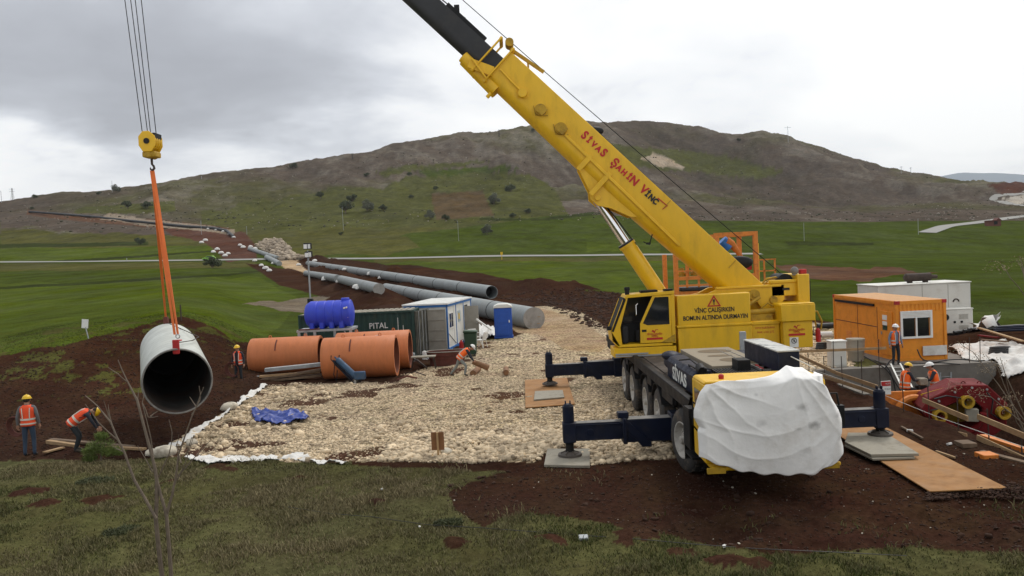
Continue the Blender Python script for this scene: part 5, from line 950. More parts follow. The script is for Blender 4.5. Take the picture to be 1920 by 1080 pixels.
# --- water tank on its stand
ts_ = root('tank_stand', (-9, 38.5, 0), 'grey steel stand carrying the blue water tank behind the orange pipes', 'stand')
for x in (-10.2, -9.45, -8.5, -7.75):
    for y in ((37.9, 39.1) if x in (-10.2, -7.75) else (37.9,)):
        mb = MB(); mb.bb((x-.06, y-.06, 0), (x+.06, y+.06, 1.86)); build('leg', mb, Mt['galv'], ts_)
mb = MB(); mb.bb((-10.3, 37.82, 1.84), (-7.65, 39.2, 1.94)); build('platform', mb, Mt['galv'], ts_); mb = MB(); mb.beam((-10.1, 37.9, 1.45), (-9.85, 37.9, 1.8), .05, .05); mb.beam((-7.8, 37.9, 1.45), (-8.05, 37.9, 1.8), .05, .05); build('corner_brace', mb, Mt['galv'], ts_)
mb = MB(); mb.bb((-10.2, 37.80, 1.94), (-9.2, 38.1, 1.98)); build('rusty_plate', mb, Mt['rustred'], ts_)
mb = MB(); c0, c1 = (-9.98, 38.5, 2.62), (-7.72, 38.5, 2.62); prf = [(0, .01), (0.0, .35), (.06, .50), (.16, .58)]
for k in range(5):
    a_ = .24+k*.40; prf += [(a_, .618), (a_+.03, .645), (a_+.34, .645), (a_+.37, .62)]
prf += [(2.20, .56), (2.27, .42), (2.28, .01)]; mb.lathe(c0, c1, prf, 40)
wt = solo('water_tank', mb, 'blue', 'ribbed blue plastic water tank on a grey steel stand', 'water tank')
mb = MB()
for k in range(4): x = -9.72+k*.47; mb.bb((x, 37.98, 1.96), (x+.22, 39.0, 2.5))
build('foot', mb, Mt['blue'], wt, bevel=.03) if False else [build('foot', MB().bb((-9.72+k*.47, 37.97, 1.95), (-9.5+k*.47, 39.02, 2.5)), Mt['blue'], wt, bevel=.03) for k in range(4)]
mb = MB(); mb.cyl((-8.05, 38.5, 3.2), (-8.05, 38.5, 3.36), .2, n=20); build('lid', mb, Mt['blue'], wt, bevel=.02)
for dx, dz in ((0, 0), (.1, .02), (.14, -.42)): mb = MB(); mb.cyl((-8.0+dx, 37.86+.02*(dx > .05), 2.9+dz), (-7.99+dx, 37.95, 2.9+dz), .045, n=7); build('white_mark', mb, Mt['letterwhite'], wt)
# --- containers
def corr(mb, x0, x1, z0, z1, y, dep=.035, pitch=.28, side=-1):
    n_ = int((x1-x0)/pitch); xs_ = [x0]; ys_ = [0]
    for k in range(n_): b0 = x0+k*(x1-x0)/n_; p_ = (x1-x0)/n_; xs_ += [b0+.30*p_, b0+.5*p_, b0+.8*p_, b0+p_]; ys_ += [0, 1, 1, 0]
    V = [[x, y-side*dep*d*1.0, z] for z in (z0, z1) for x, d in zip(xs_, ys_)]; m_ = len(xs_); mb.add(V, [(i, i+1, m_+i+1, m_+i) for i in range(m_-1)])
gc = root('green_container', (-8.2, 42.4, 0), 'dark green shipping container behind the blue tank and orange pipes, right end open', 'shipping container')
x0, x1, y0, y1, z0, z1 = -11.1, -5.12, 41.2, 43.64, .0, 2.45
mb = MB(); corr(mb, x0+.12, x1-.12, z0+.14, z1-.10, y0+.05, side=-1); mb.bb((x0+.1, y1-.06, z0+.1), (x1-.1, y1-.03, z1-.1)); mb.bb((x0+.03, y0+.1, z0+.1), (x0+.06, y1-.1, z1-.1)); build('wall', mb, Mt['greenc'], gc, smooth=False)
mb = MB()
for x in (x0, x1-.12):
    for y in (y0, y1-.12): mb.bb((x, y, z0), (x+.12, y+.12, z1))
for y in (y0, y1-.12): mb.bb((x0+.12, y, z0), (x1-.12, y+.10, z0+.14)); mb.bb((x0+.12, y, z1-.10), (x1-.12, y+.10, z1))
for x in (x0, x1-.12): mb.bb((x, y0+.12, z0), (x+.1, y1-.12, z0+.14)); mb.bb((x, y0+.12, z1-.1), (x+.1, y1-.12, z1))
build('frame', mb, Mt['greenc'], gc, smooth=False)
mb = MB(); n_ = 20
for k in range(n_): xa = x0+.1+k*(x1-x0-.2)/n_; mb.bb((xa, y0+.08, z1-.03), (xa+.18, y1-.08, z1+.02))
mb.bb((x0+.1, y0+.1, z1-.06), (x1-.1, y1-.1, z1-.03)); build('roof', mb, Mt['plate'], gc, smooth=False)
build('lettering', text_mb('PITAL', .42, wall_T(-6.98, y0-.006, 1.72), .004, .92, align='CENTER', bold=.004), Mt['letterwhite'], gc)
mb = MB(); mb.bb((-5.98, y0-.008, 1.0), (-5.95, y0-.003, 2.1)); mb.bb((-5.72, y0-.008, 1.2), (-5.69, y0-.003, 1.7)); build('side_marks', mb, Mt['letterwhite'], gc) if False else [build('side_mark', MB().bb((a_, y0-.008, b_), (a_+.03, y0-.003, c_)), Mt['letterwhite'], gc) for a_, b_, c_ in ((-5.98, 1.0, 2.1), (-5.72, 1.2, 1.7))]
# open end leaf swung along +X, with locking bars
hx = x1-.02
mb = MB(); dl_ = [(hx, y0+.02, .1), (hx+.62, y0+.75, .1)]
def leaf(a, b_, z0_, z1_, th, m, name, par, ribs=0, pan=0):
    a = np.array([*a, 0.]); b_ = np.array([*b_, 0.]); d = b_-a; L = np.linalg.norm(d); d /= L; nn = np.array([d[1], -d[0], 0]); mb = MB(); R_ = np.stack([d, nn, [0, 0, 1]], 1)
    mb.box((a+b_)/2+[0, 0, (z0_+z1_)/2], (L, th, z1_-z0_), R_)
    for k in range(ribs): c = a+d*L*(k+.5)/ribs+nn*(th/2+.02); mb.box(c+[0, 0, (z0_+z1_)/2], (L/ribs*.45, .05, z1_-z0_-.06), R_)
    for k in range(pan): zz = z0_+(z1_-z0_)*(k+1)/(pan+1); mb.box((a+b_)/2+nn*(th/2+.012)+[0, 0, zz], (L-.12, .03, .07), R_)
    if pan:
        for e_ in (z0_+.03, z1_-.03): mb.box((a+b_)/2+nn*(th/2+.01)+[0, 0, e_], (L, .03, .07), R_)
        for e_ in (.03, L-.03): mb.box(a+d*e_+nn*(th/2+.01)+[0, 0, (z0_+z1_)/2], (.07, .028, z1_-z0_), R_)
    return build(name, mb, Mt[m], par, smooth=False), a, d, nn
o_, a_, d_, n_2 = leaf((-5.08, 41.3), (-4.62, 43.4), .06, 2.38, .05, 'oldmetal', 'door', gc, ribs=9)
for f_ in (.35, .9, 1.4, 1.85): mb = MB(); c = a_+d_*f_+n_2*.08; mb.cyl(c+[0, 0, .1], c+[0, 0, 2.35], .022, n=8); build('locking_bar', mb, Mt['galv'], o_)
p_l, p_r = aty(797, 580, 43.0), aty(835, 580, 43.0); leaf((p_l[0], 43.1), (p_r[0], 42.95), .10, 2.32, .06, 'greydoor', 'door', gc, pan=3)
# --- portable cabin
A = np.array([-3.62, 43.65]); B = np.array([-2.62, 50.0]); dv_ = (B-A)/np.linalg.norm(B-A); pv = np.array([-dv_[1], dv_[0]]); Lc = 6.3; Wc = 2.4
def cabT(V):       # local: x along the side (A->B), y inward (left), z up
    V = np.asarray(V, float); return np.concatenate([A+V[:, :1]*dv_+V[:, 1:2]*pv, V[:, 2:3]], 1)
pcab = root('portable_cabin', (A[0], A[1], 0), 'white portable cabin with blue trim and corrugated white roof beside the green container', 'cabin')
def cb(a, b_): m_ = MB(); m_.bb(a, b_); return m_.xf(cabT)
build('wall', cb((0, 0, .12), (Lc, Wc, 2.42)), Mt['cabinwall'], pcab)
for a_, b_ in (((-.03, -.03, .0), (Lc+.03, .04, .13)), ((-.06, -.06, 2.40), (Lc+.06, .03, 2.55)), ((-.03, -.035, .13), (.07, .04, 2.42)), ((Lc-.07, -.035, .13), (Lc+.03, .04, 2.42)), ((2.1, -.03, .13), (2.17, .02, 2.42)), ((4.1, -.03, .13), (4.17, .02, 2.42)), ((-.06, -.06, 2.40), (.03, Wc+.06, 2.55)), ((-.02, 0, 0), (.05, Wc, .13))): build('blue_trim', cb(a_, b_), Mt['bluetrim'], pcab)
mb = MB()
for k in range(26): xx = -.12+k*(Lc+.24)/26; mb.bb((xx, -.10, 2.55), (xx+.13, Wc+.1, 2.61))
mb.bb((-.12, -.09, 2.53), (Lc+.12, Wc+.09, 2.56)); mb.xf(cabT); build('roof', mb, Mt['white'], pcab, smooth=False)
w_ = build('window', cb((.35, -.03, 1.15), (1.35, .0, 2.05)), Mt['pvc'], pcab); [build('pane', cb((.42+q*.47, -.036, 1.22), (.80+q*.47, -.031, 1.98)), Mt['glass'], w_) for q in (0, 1)]
build('panel_seam', cb((1.55, -.008, .15), (1.58, -.002, 2.4)), Mt['greydoor'], pcab)
mb = MB(); mb.beam((.2, -.01, .9), (1.9, -.01, .2), .02, .02); mb.xf(cabT); build('cable', mb, Mt['black'], pcab)
nt_ = build('notice_board', cb((2.6, -.02, 1.35), (3.3, .0, 2.0)), mat('notice', (.35, .42, .45), .6, var=.4, scale=8), pcab); build('notice', cb((2.7, -.026, 1.5), (3.0, -.021, 1.85)), Mt['hardyellow'], nt_)
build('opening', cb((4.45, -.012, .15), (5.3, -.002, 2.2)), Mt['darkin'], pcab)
mb = MB(); mb.bb((4.42, -.85, .15), (4.47, -.02, 2.15)); mb.xf(cabT); dd = build('door', mb, Mt['greydoor'], pcab); build('handle', cb((4.38, -.8, 1.1), (4.42, -.7, 1.14)), Mt['steel'], dd)
# bin, extinguisher, chairs
p = atz(884, 668, 0); bn = root('wheeled_bin', (p[0], p[1], 0), 'dark green wheeled bin beside the cabin door', 'bin')
mb = MB(); mb.prism([(p[0]-.26, .12), (p[0]+.26, .12), (p[0]+.33, 1.22), (p[0]-.33, 1.22)], p[1]-.35, p[1]+.35); build('body', mb, Mt['bingreen'], bn, bevel=.03); mb = MB(); mb.prism([(p[0]-.36, 1.23), (p[0]+.38, 1.23), (p[0]+.33, 1.30), (p[0]-.33, 1.34)], p[1]-.4, p[1]+.4); build('lid', mb, Mt['bingreen'], bn, bevel=.02)
for q in (-.2, .2): mb = MB(); mb.cyl((p[0]+q-.03, p[1]-.33, .09), (p[0]+q+.03, p[1]-.33, .09), .09, n=12); build('wheel', mb, Mt['tyre'], bn)
p = atz(866, 664, 0); mb = MB(); mb.cyl(p+[0, 0, .02], p+[0, 0, .62], .11, n=16); mb.cyl(p+[0, 0, .62], p+[0, 0, .75], .09, .03, 12); fx_ = solo('fire_extinguisher', mb, 'red', 'red fire extinguisher standing by the cabin corner behind the bending worker', 'fire extinguisher'); mb = MB(); mb.tube([p+[0, 0, .73], p+[.1, 0, .78], p+[.16, -.05, .5]], .018); build('hose', mb, Mt['black'], fx_)
def chair(px, py, rz, label):
    p = atz(px, py, 0); r_ = root('plastic_chair', p, label, 'chair', 'white plastic chairs beside the green bin'); c, s = math.cos(rz), math.sin(rz); T = lambda V: np.stack([p[0]+V[:, 0]*c-V[:, 1]*s, p[1]+V[:, 0]*s+V[:, 1]*c, p[2]+V[:, 2]], 1)
    mb = MB(); mb.bb((-.24, -.22, .42), (.24, .24, .46)); build('seat', mb.xf(T), Mt['pvc'], r_, bevel=.01)
    mb = MB()
    for k in range(5): x = -.19+k*.095; mb.beam((x, .22, .46), (x*1.1, .36, .86), .05, .02)
    mb.beam((-.25, .36, .86), (.25, .36, .86), .04, .07); mb.beam((-.25, .34, .82), (-.24, .22, .46), .04, .03); mb.beam((.25, .34, .82), (.24, .22, .46), .04, .03); build('backrest', mb.xf(T), Mt['pvc'], r_)
    for sx_ in (-1, 1):
        for sy_ in (-1, 1): mb = MB(); mb.beam((sx_*.21, sy_*.2, .44), (sx_*.27, sy_*.27, 0), .045, .03); build('leg', mb.xf(T), Mt['pvc'], r_)
        mb = MB(); mb.tube([(sx_*.26, .25, .66), (sx_*.28, -.1, .66), (sx_*.27, -.22, .45)], .02); build('armrest', mb.xf(T), Mt['pvc'], r_)
chair(891, 646, .5, 'left white plastic chair, close against the green bin'); chair(902, 652, -2.0, 'right white plastic chair, furthest from the green bin, facing the stones')
# toilet
tp_ = atz(945, 634, 0); tx, ty_ = tp_[0], tp_[1]; wt2 = .55
to = root('portable_toilet', (tx, ty_, 0), 'blue portable toilet with pale roof in front of the grey pipeline', 'portable toilet')
mb = MB(); mb.bb((tx-wt2, ty_, .1), (tx+wt2, ty_+1.1, 1.86)); build('wall', mb, Mt['toilet'], to, bevel=.03); mb = MB(); mb.bb((tx-wt2+.06, ty_-.02, .16), (tx+wt2-.10, ty_-.002, 1.80)); dd = build('door', mb, Mt['toilet'], to, bevel=.01); mb = MB()
for z in (.25, .95): mb.bb((tx-.38, ty_-.035, z), (tx+.32, ty_-.021, z+.55))
build('door_panel', mb, Mt['toilet'], dd, bevel=.02) if False else [build('door_panel', MB().bb((tx-.38, ty_-.035, z), (tx+.32, ty_-.021, z+.55)), Mt['toilet'], dd, bevel=.01) for z in (.25, .95)]
mb = MB(); mb.bb((tx+.34, ty_-.05, .95), (tx+.40, ty_-.02, 1.1)); build('handle', mb, Mt['pvc'], dd); mb = MB(); mb.prism([(tx-.6, 1.86), (tx+.6, 1.86), (tx+.56, 1.98), (tx+.3, 2.10), (tx-.3, 2.10), (tx-.56, 1.98)], ty_-.05, ty_+1.15); build('roof', mb, Mt['cabinwall'], to, bevel=.03); mb = MB(); mb.bb((tx-.58, ty_-.03, 0), (tx+.58, ty_+1.13, .10)); build('base', mb, Mt['toilet'], to)
# white wrapping rubbish between cabin and toilet
def sheet(name, poly, zoff, m, label, cat, amp=.12, sc=.5, fn=None, n=34, kind=None, thick=.01):
    """crumpled sheet on the ground: poly in survey pixels"""
    W = np.array([(hit(x, y) if fn is None else fn(x, y)) for x, y in poly]); x0_, x1_ = W[:, 0].min(), W[:, 0].max(); y0_, y1_ = W[:, 1].min(), W[:, 1].max(); nx = n; ny = max(6, int(n*(y1_-y0_)/(x1_-x0_)*1.0)) if (y1_-y0_) < (x1_-x0_) else n
    gx, gy = np.meshgrid(np.linspace(x0_, x1_, nx), np.linspace(y0_, y1_, ny)); X_, Y_ = gx.ravel(), gy.ravel()
    Xj = X_+fbm(X_, Y_, sc*2, 3)*sc*.5; Yj = Y_+fbm(X_+9, Y_, sc*2, 3)*sc*.5; ins = inpoly(Xj, Yj, [tuple(w[:2]) for w in W])
    Z_ = height(X_, Y_)+zoff+np.abs(fbm(X_, Y_, sc, 4, .6))*amp*2+ridged(X_, Y_, sc*.6, 2)*amp*.4
    F_ = []
    for r in range(ny-1):
        for c in range(nx-1):
            q = (r*nx+c, r*nx+c+1, (r+1)*nx+c+1, (r+1)*nx+c)
            if ins[list(q)].sum() >= 3: F_.append(q)
    mb = MB(); mb.add(np.stack([X_, Y_, Z_], 1), F_); o = build(name, mb, Mt[m], ang=70, loc=(X_.mean(), Y_.mean(), Z_.mean())); s_ = o.modifiers.new('t', 'SOLIDIFY'); s_.thickness = thick; return tag(o, label, cat, None, kind)
mb = MB(); mb.beam(aty(893, 598, 47.5), aty(922, 619, 47.5), .35, .08); solo('white_board', mb, 'white', 'white board propped on the soil between the cabin and the blue toilet', 'board')
sheet('plastic_sheet', [(890, 628), (905, 612), (930, 618), (934, 630), (905, 640)], .03, 'geotex', 'crumpled white plastic sheet on the ground between the bin and the toilet', 'plastic sheet', .25, .5)
sheet('geotextile', [(345, 862), (420, 869), (500, 865), (540, 863), (600, 873), (652, 871), (640, 867), (590, 864), (562, 852), (540, 858), (500, 861), (470, 858), (430, 856), (400, 861), (360, 859)], .02, 'geotex', 'white geotextile strip showing along the near edge of the stone pad', 'geotextile', .07, .35, n=120)
sheet('geotextile', [(280, 854), (300, 846), (340, 829), (372, 803), (400, 790), (430, 768), (462, 745), (500, 723), (503, 725), (466, 752), (447, 762), (432, 773), (398, 799), (376, 812), (345, 836), (306, 851)], .01, 'geotex', 'white geotextile showing along the slanting left edge of the stone pad', 'geotextile', .10, .4, n=90)
sheet('tarpaulin', [(472, 772), (500, 775), (520, 781), (545, 775), (577, 783), (574, 795), (530, 800), (500, 800), (478, 794)], .06, 'tarp', 'crumpled blue tarpaulin lying on the left half of the stones', 'tarpaulin', .12, .5, n=60)
# signboard on stake, seen from behind
p = hit(822, 858); sb = root('board_on_stake', (p[0], p[1], p[2]), 'small brown board on a wooden stake at the near edge of the stones', 'sign'); mb = MB(); mb.bb((p[0]-.025, p[1]-.02, p[2]-.05), (p[0]+.025, p[1]+.02, p[2]+.62)); build('stake', mb, mat('pale_stake', (.42, .27, .13), .8), sb)
mb = MB(); mb.bb((p[0]-.16, p[1]+.02, p[2]+.17), (p[0]+.16, p[1]+.045, p[2]+.62)); build('board', mb, mat('brown_board', (.22, .10, .04), .8, var=.15, dirt=(.3, .16, .08), dirt_amt=.4), sb)
# rusty tub
p = atz(838, 686, 0); p = p+np.array([0, .4, 0]); rt_ = root('rusty_tub', p, 'rusty oval tub on the stones behind the bending worker', 'tub'); mb = MB(); V = []; n_ = 28
for z, s_, q in ((0, .86, 0), (.42, .86, 0), (.46, .98, 0), (.66, 1.02, 0), (.66, .96, 0), (.3, .9, 0), (.28, .01, 0)):
    for k in range(n_): t_ = 2*math.pi*k/n_; V.append([p[0]+.95*s_*math.copysign(abs(math.cos(t_))**.7, math.cos(t_)), p[1]+.5*s_*math.copysign(abs(math.sin(t_))**.7, math.sin(t_)), z])
mb.add(V, [(r*n_+i, r*n_+(i+1) % n_, (r+1)*n_+(i+1) % n_, (r+1)*n_+i) for r in range(6) for i in range(n_)]); build('shell', mb, Mt['rustred'], rt_)
mb = MB(); P_ = [(p[0]+.97*math.copysign(abs(math.cos(t_))**.7, math.cos(t_)), p[1]+.51*math.copysign(abs(math.sin(t_))**.7, math.sin(t_)), .66) for t_ in np.linspace(0, 2*math.pi, 33)]; mb.tube(P_, .025, 6); build('rim', mb, Mt['greydoor'], rt_)
# logs on the ground, scrap
for (a, b_, r, lb) in (((887, 706), (897, 698), .13, 'short bark log on the stones at the feet of the bending worker'), ((949, 704), (949, 698), .12, 'short upright-looking log end lying on the stones right of the bending worker')):
    mb = MB(); mb.cyl(atz(*a, 0)+[0, 0, r], atz(*b_, 0)+[0, .2, r], r, n=12); solo('log', mb, 'log', lb, 'log')
sc_ = root('sawhorse', atz(795, 692, 0), 'low metal trestle among scrap steel between the orange pipes and the tub', 'trestle'); c = atz(797, 692, 0)
mb = MB(); mb.bb(c+[-.6, -.2, .55], c+[.5, .3, .60]); build('top', mb, Mt['plate'], sc_)
for dx, dy in ((-.5, -.15), (.4, -.15), (-.5, .25), (.4, .25)): mb = MB(); mb.beam(c+[dx, dy, .56], c+[dx*1.25, dy, 0], .04, .04); build('leg', mb, Mt['rebar'], sc_)
for i, (a, b_, w, m, lb) in enumerate([((745, 712), (782, 709), .08, 'rustred', 'bent rusty steel bar on the stones by the mouth of the nearest orange pipe'), ((768, 672), (800, 690), .10, 'rebar', 'dark steel bar lying askew left of the trestle'), ((760, 700), (798, 704), .05, 'rebar', 'thin dark steel rod below the trestle'), ((775, 668), (812, 676), .07, 'steel', 'grey steel offcut behind the trestle')]):
    mb = MB(); a_ = atz(*a, .06); b2_ = atz(*b_, .1); mb.tube([a_, (a_+b2_)/2+[0, 0, .12], b2_], w*.5, 6); solo('steel_bar', mb, m, lb, 'steel bar')
for i, (x, y, r, lb) in enumerate([(773, 678, .16, 'pale round can left of the trestle'), (797, 675, .13, 'white can standing behind the trestle')]):
    c = atz(x, y, 0); mb = MB(); mb.cyl(c+[0, 0, 0], c+[0, 0, .42], r, n=16); mb.cyl(c+[0, 0, .42], c+[0, 0, .46], r*.5, n=12); solo('can', mb, 'pvc' if i else 'galv', lb, 'can')
# left boards near the first workers
for i, (a, b_, w, h, lb) in enumerate([((90, 828), (145, 836), .14, .10, 'brown timber on the soil between the two left workers'), ((84, 848), (118, 839), .16, .04, 'pale short board lying nearest the standing left worker'), ((95, 824), (250, 838), .16, .06, 'long timber running behind the bending left worker'), ((200, 838), (272, 842), .12, .06, 'timber on the soil right of the bending left worker')]):
    mb = MB(); mb.beam(atz(*a, .08), atz(*b_, .06), w, h); solo('timber', mb, 'wood' if i != 2 else 'wooddark', lb, 'timber')
# ================================================================ PIPELINE
def pipeline(p0, p1, r, label, cap=None, joints=8, sag=0, hollow=False, m='pipegrey'):
    p0 = np.array(p0, float); p1 = np.array(p1, float); L = np.linalg.norm(p1-p0); ax = (p1-p0)/L; mb = MB()
    if hollow: mb.lathe(p0, p1, [(4, r*.93), (0, r*.93), (0, r), (L, r)], 40)
    else: mb.cyl(p0, p1, r, n=40)
    o = solo('pipeline', mb, m, label, 'pipeline')
    for k in range(1, joints): c = p0+ax*L*k/joints; mb = MB(); mb.lathe(c, c+ax, [(-.12, r), (-.10, r*1.018), (.10, r*1.018), (.12, r)], 32); build('weld_sleeve', mb, Mt['rubber'] if m == 'pipegrey' and r > .6 else Mt[m], o)
    if cap: mb = MB(); mb.cyl(p0-ax*.05, p0-ax*.01, r*1.02, n=44); build('end_cap', mb, Mt['pipecap'], o)
    return o
rB = .76; pB0 = aty(1001, 597, 54.5); pB1 = aty(724, 541, 117.)
o = pipeline(pB0, pB1, rB, 'long grey pipeline ending in a pale round cap beside the blue toilet', cap=1, joints=7)
for q in ((-.35, .15), (.35, .1), (.3, -.35), (-.3, -.35)):
    c = pB0+np.array([q[0], -.1, q[1]]); mb = MB(); mb.bb(c-[.1, .03, .02], c+[.1, .01, .02]); build('cap_wedge', mb, Mt['wood'], o)
pipeline(hit(711, 551)+[0, 0, .45], hit(640, 530)+[0, 0, .45], rB*.78, 'capped grey pipeline length behind the long one, left of its far end', cap=1, joints=4)
pipeline(hit(634, 528)+[0, 0, .45], hit(574, 516)+[0, 0, .45], rB*.78, 'farthest grey pipeline length behind the lamp mast, nearest the dirt crossing', joints=4)
o = pipeline(aty(922, 548, 92), aty(578, 494, 232), rB, 'rear grey pipeline with an open dark end, running up to the dirt crossing', joints=14, hollow=True)
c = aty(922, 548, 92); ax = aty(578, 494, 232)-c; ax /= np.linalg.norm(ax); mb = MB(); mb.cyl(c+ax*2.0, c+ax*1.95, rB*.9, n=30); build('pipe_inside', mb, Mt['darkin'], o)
for i, (a, b_, lb) in enumerate([((524, 498), (500, 485), 'nearer of the two pipe lengths beyond the dirt crossing'), ((520, 487), (468, 469), 'farther pipe length beyond the dirt crossing, beside the rock heap')]):
    P0, P1 = hit(*a), hit(*b_); P0[2] += .5; P1[2] += .5; pipeline(P0, P1, rB, lb, joints=4)
pts = [hit(x, y)+[0, 0, .7] for x, y in [(55, 399), (110, 403), (170, 408), (240, 416), (300, 422), (350, 427), (400, 430), (425, 435), (438, 446)]]
mb = MB(); mb.tube(pts, .75, 12); solo('pipeline', mb, 'boomblack', 'dark pipeline crossing the hillside at the far left', 'pipeline')
# white sandbag bundles beside the pipelines
def bag(p, s, label, i=0):
    V = IV2.copy(); sd0 = i*3.3; V = V*(1+.25*vnoise(V[:, 0]*2+sd0+9, V[:, 1]*2+V[:, 2]+5)[:, None]); V[:, 2] *= .62; V[:, :2] *= (1+.25*(V[:, 2:3] < 0)); mb = MB(); mb.add(V*s+np.array(p)+[0, 0, s*.45], IF2.tolist()); return solo('sandbag', mb, 'geotex', label, 'sandbag', 'white sandbags along the pipelines', ang=60)
BAGS = [(594, 517, .9), (612, 524, 1.0), (630, 525, 1.0), (636, 528, .8), (668, 539, .9), (672, 541, .7), (646, 505, .7), (668, 508, .9), (695, 514, .9), (716, 521, .8), (748, 562, 0), (752, 549, .8), (795, 528, .6), (840, 533, .6), (884, 547, .9), (875, 545, .8), (912, 584, 1.0), (918, 590, .9), (560, 496, .8), (590, 489, .9), (498, 503, 1.0), (490, 497, .8), (505, 507, .8), (512, 493, .7), (478, 488, .9), (470, 462, 1.1), (478, 466, 1.2), (450, 459, 1.1), (456, 463, 1.2), (400, 472, 1.1), (407, 467, 1.2), (415, 474, 1.2), (422, 479, 1.1), (428, 475, 1.0), (385, 450, 1.4), (378, 454, 1.2), (438, 444, 1.1), (430, 438, 1.0), (418, 433, 1.0), (405, 430, .9), (390, 428, .9)]
n_ = 0
for i, (x, y, s) in enumerate(BAGS):
    if s == 0: continue
    p = hit(x, y+2); d = p[1]; s = s*(.55 if d < 130 else .8)
    side = 'beside the dirt crossing and hillside pipeline' if x < 560 else 'beside the two near grey pipelines'
    bag(p, s, 'white sandbag lying on the soil '+side, i); n_ += 1
# light mast behind the tank
a = aty(585, 580, 44.5); b_ = aty(577, 470, 44.0); a[2] = 0; a[0] = aty(586, 640, 44.5)[0]; lm = root('light_mast', a, 'tall slim light mast with floodlights behind the blue water tank', 'light mast')
mb = MB(); mb.cyl(a, a+(b_-a)*.45, .075, n=10); mb.cyl(a+(b_-a)*.45, b_, .045, n=10); build('mast', mb, Mt['galv'], lm)
mb = MB(); mb.box(a+(b_-a)*.52, (.28, .3, .3)); build('winch_box', mb, Mt['black'], lm, bevel=.02)
for dx, dz, rz in ((-.10, .25, .4), (.10, .25, -.6), (-.05, -.22, .2), (.12, -.2, -.5)): 
    mb = MB(); c = b_+np.array([dx, 0, dz]); mb.box(c, (.24, .16, .34), rotm('Z', rz)); l_ = build('floodlight', mb, Mt['black'], lm, bevel=.02); mb = MB(); mb.box(c+[0, -.1, -.02], (.18, .02, .24), rotm('Z', rz)); build('lamp_glass', mb, Mt['pvc'], l_)
# grey post and white marker on the left field
p = hit(166, 636); ms = root('marker_sign', p, 'small white marker plate on a thin post at the left field edge', 'marker'); mb = MB(); mb.beam(p, p+[-.10, 0, .55], .04, .04); build('post', mb, Mt['galv'], ms); mb = MB(); mb.box(p+[-.12, 0, .72], (.30, .03, .42), rotm('Y', .12)); build('plate', mb, Mt['white'], ms)
p = hit(340, 602); mb = MB(); mb.beam(p, p+[0, 0, .85], .05, .05); solo('thin_post', mb, 'rebar', 'thin dark post standing on the soil bank behind the hung pipe', 'post')
for x, y in ((941, 487), ): p = hit(x, y); mb = MB(); mb.beam(p, p+[0, 0, 1.6], .16, .16); mb.box(p+[0, 0, 1.9], (.7, .2, .8)); solo('road_marker', mb, 'hardyellow', 'tiny yellow road marker beside the far road', 'road marker')
# lime green car on the far road
p = hit(392, 489); cr_ = root('parked_car', p, 'lime green small car on the far road at the left', 'car'); L_ = 4.0; c = p+np.array([0, 0, .15])
mb = MB(); mb.prism([(c[0]-2, c[2]+.25), (c[0]+2, c[2]+.25), (c[0]+2.0, c[2]+.85), (c[0]+1.7, c[2]+.95), (c[0]+1.4, c[2]+1.45), (c[0]-.4, c[2]+1.45), (c[0]-1.1, c[2]+.95), (c[0]-1.9, c[2]+.8)], c[1]-.85, c[1]+.85); build('body', mb, Mt['lime'], cr_, bevel=.06)
mb = MB(); mb.prism([(c[0]-.95, c[2]+.95), (c[0]+1.45, c[2]+.95), (c[0]+1.25, c[2]+1.36), (c[0]-.36, c[2]+1.36)], c[1]-.86, c[1]+.86); build('window', mb, Mt['glass'], cr_)
for x in (-1.25, 1.25):
    for y in (-.8, .8): mb = MB(); mb.cyl((c[0]+x, c[1]+y-.1, c[2]+.3), (c[0]+x, c[1]+y+.1, c[2]+.3), .32, n=18); build('wheel', mb, Mt['tyre'], cr_)
# brick hut by the hillside road
p = hit(1865, 424); ht = root('brick_hut', p, 'small red brick hut beside the bend of the hillside road', 'hut'); s = p[1]/1500; mb = MB(); mb.bb(p+[-13*s, 0, 0], p+[12*s, 10*s, 10*s]); build('wall', mb, Mt['hut'], ht); mb = MB(); mb.prism([(p[0]+0*s, p[2]+10*s), (p[0]+12*s, p[2]+10*s), (p[0]+6*s, p[2]+15*s)], p[1]-1, p[1]+10*s); mb.bb(p+[-14*s, -1, 10*s], p+[0, 10*s, 11*s]); build('roof', mb, Mt['rustred'], ht); mb = MB(); mb.bb(p+[-1*s, -.3, 3*s], p+[5*s, 0, 9*s]); build('doorway', mb, Mt['darkin'], ht)
# ================================================================ RIGHT SIDE
def boxlabel(): pass
# orange control container
oc = root('orange_container', (16.2, 34.6, 0), 'orange container cabin with a white framed window on the concrete slab at the right', 'container cabin')
x0, x1, y0, y1, z1 = 15.18, 17.2, 31.7, 37.9, 2.42
mb = MB(); mb.bb((x0+.04, y0+.04, .14), (x1-.04, y1-.04, z1-.06)); build('wall', mb, Mt['orange'], oc)
for y in (y0, y1-.12):
    for x in (x0, x1-.12): mb = MB(); mb.bb((x, y, .0), (x+.12, y+.12, z1)); build('corner_post', mb, Mt['orange'], oc, bevel=.01)
for (a_, b_) in (((x0+.12, y0+.01, 0), (x1-.12, y0+.1, .16)), ((x0+.12, y0+.01, z1-.14), (x1-.12, y0+.1, z1)), ((x0+.01, y0+.12, 0), (x0+.1, y1-.12, .16)), ((x0+.01, y0+.12, z1-.14), (x0+.1, y1-.12, z1)), ((x1-.1, y0+.12, z1-.14), (x1-.01, y1-.12, z1))): build('edge_beam', MB().bb(a_, b_), Mt['orange'], oc)
mb = MB()
for k in range(16): ya = y0+.08+k*.375; mb.bb((x0+.06, ya, z1-.03), (x1-.06, ya+.24, z1+.012))
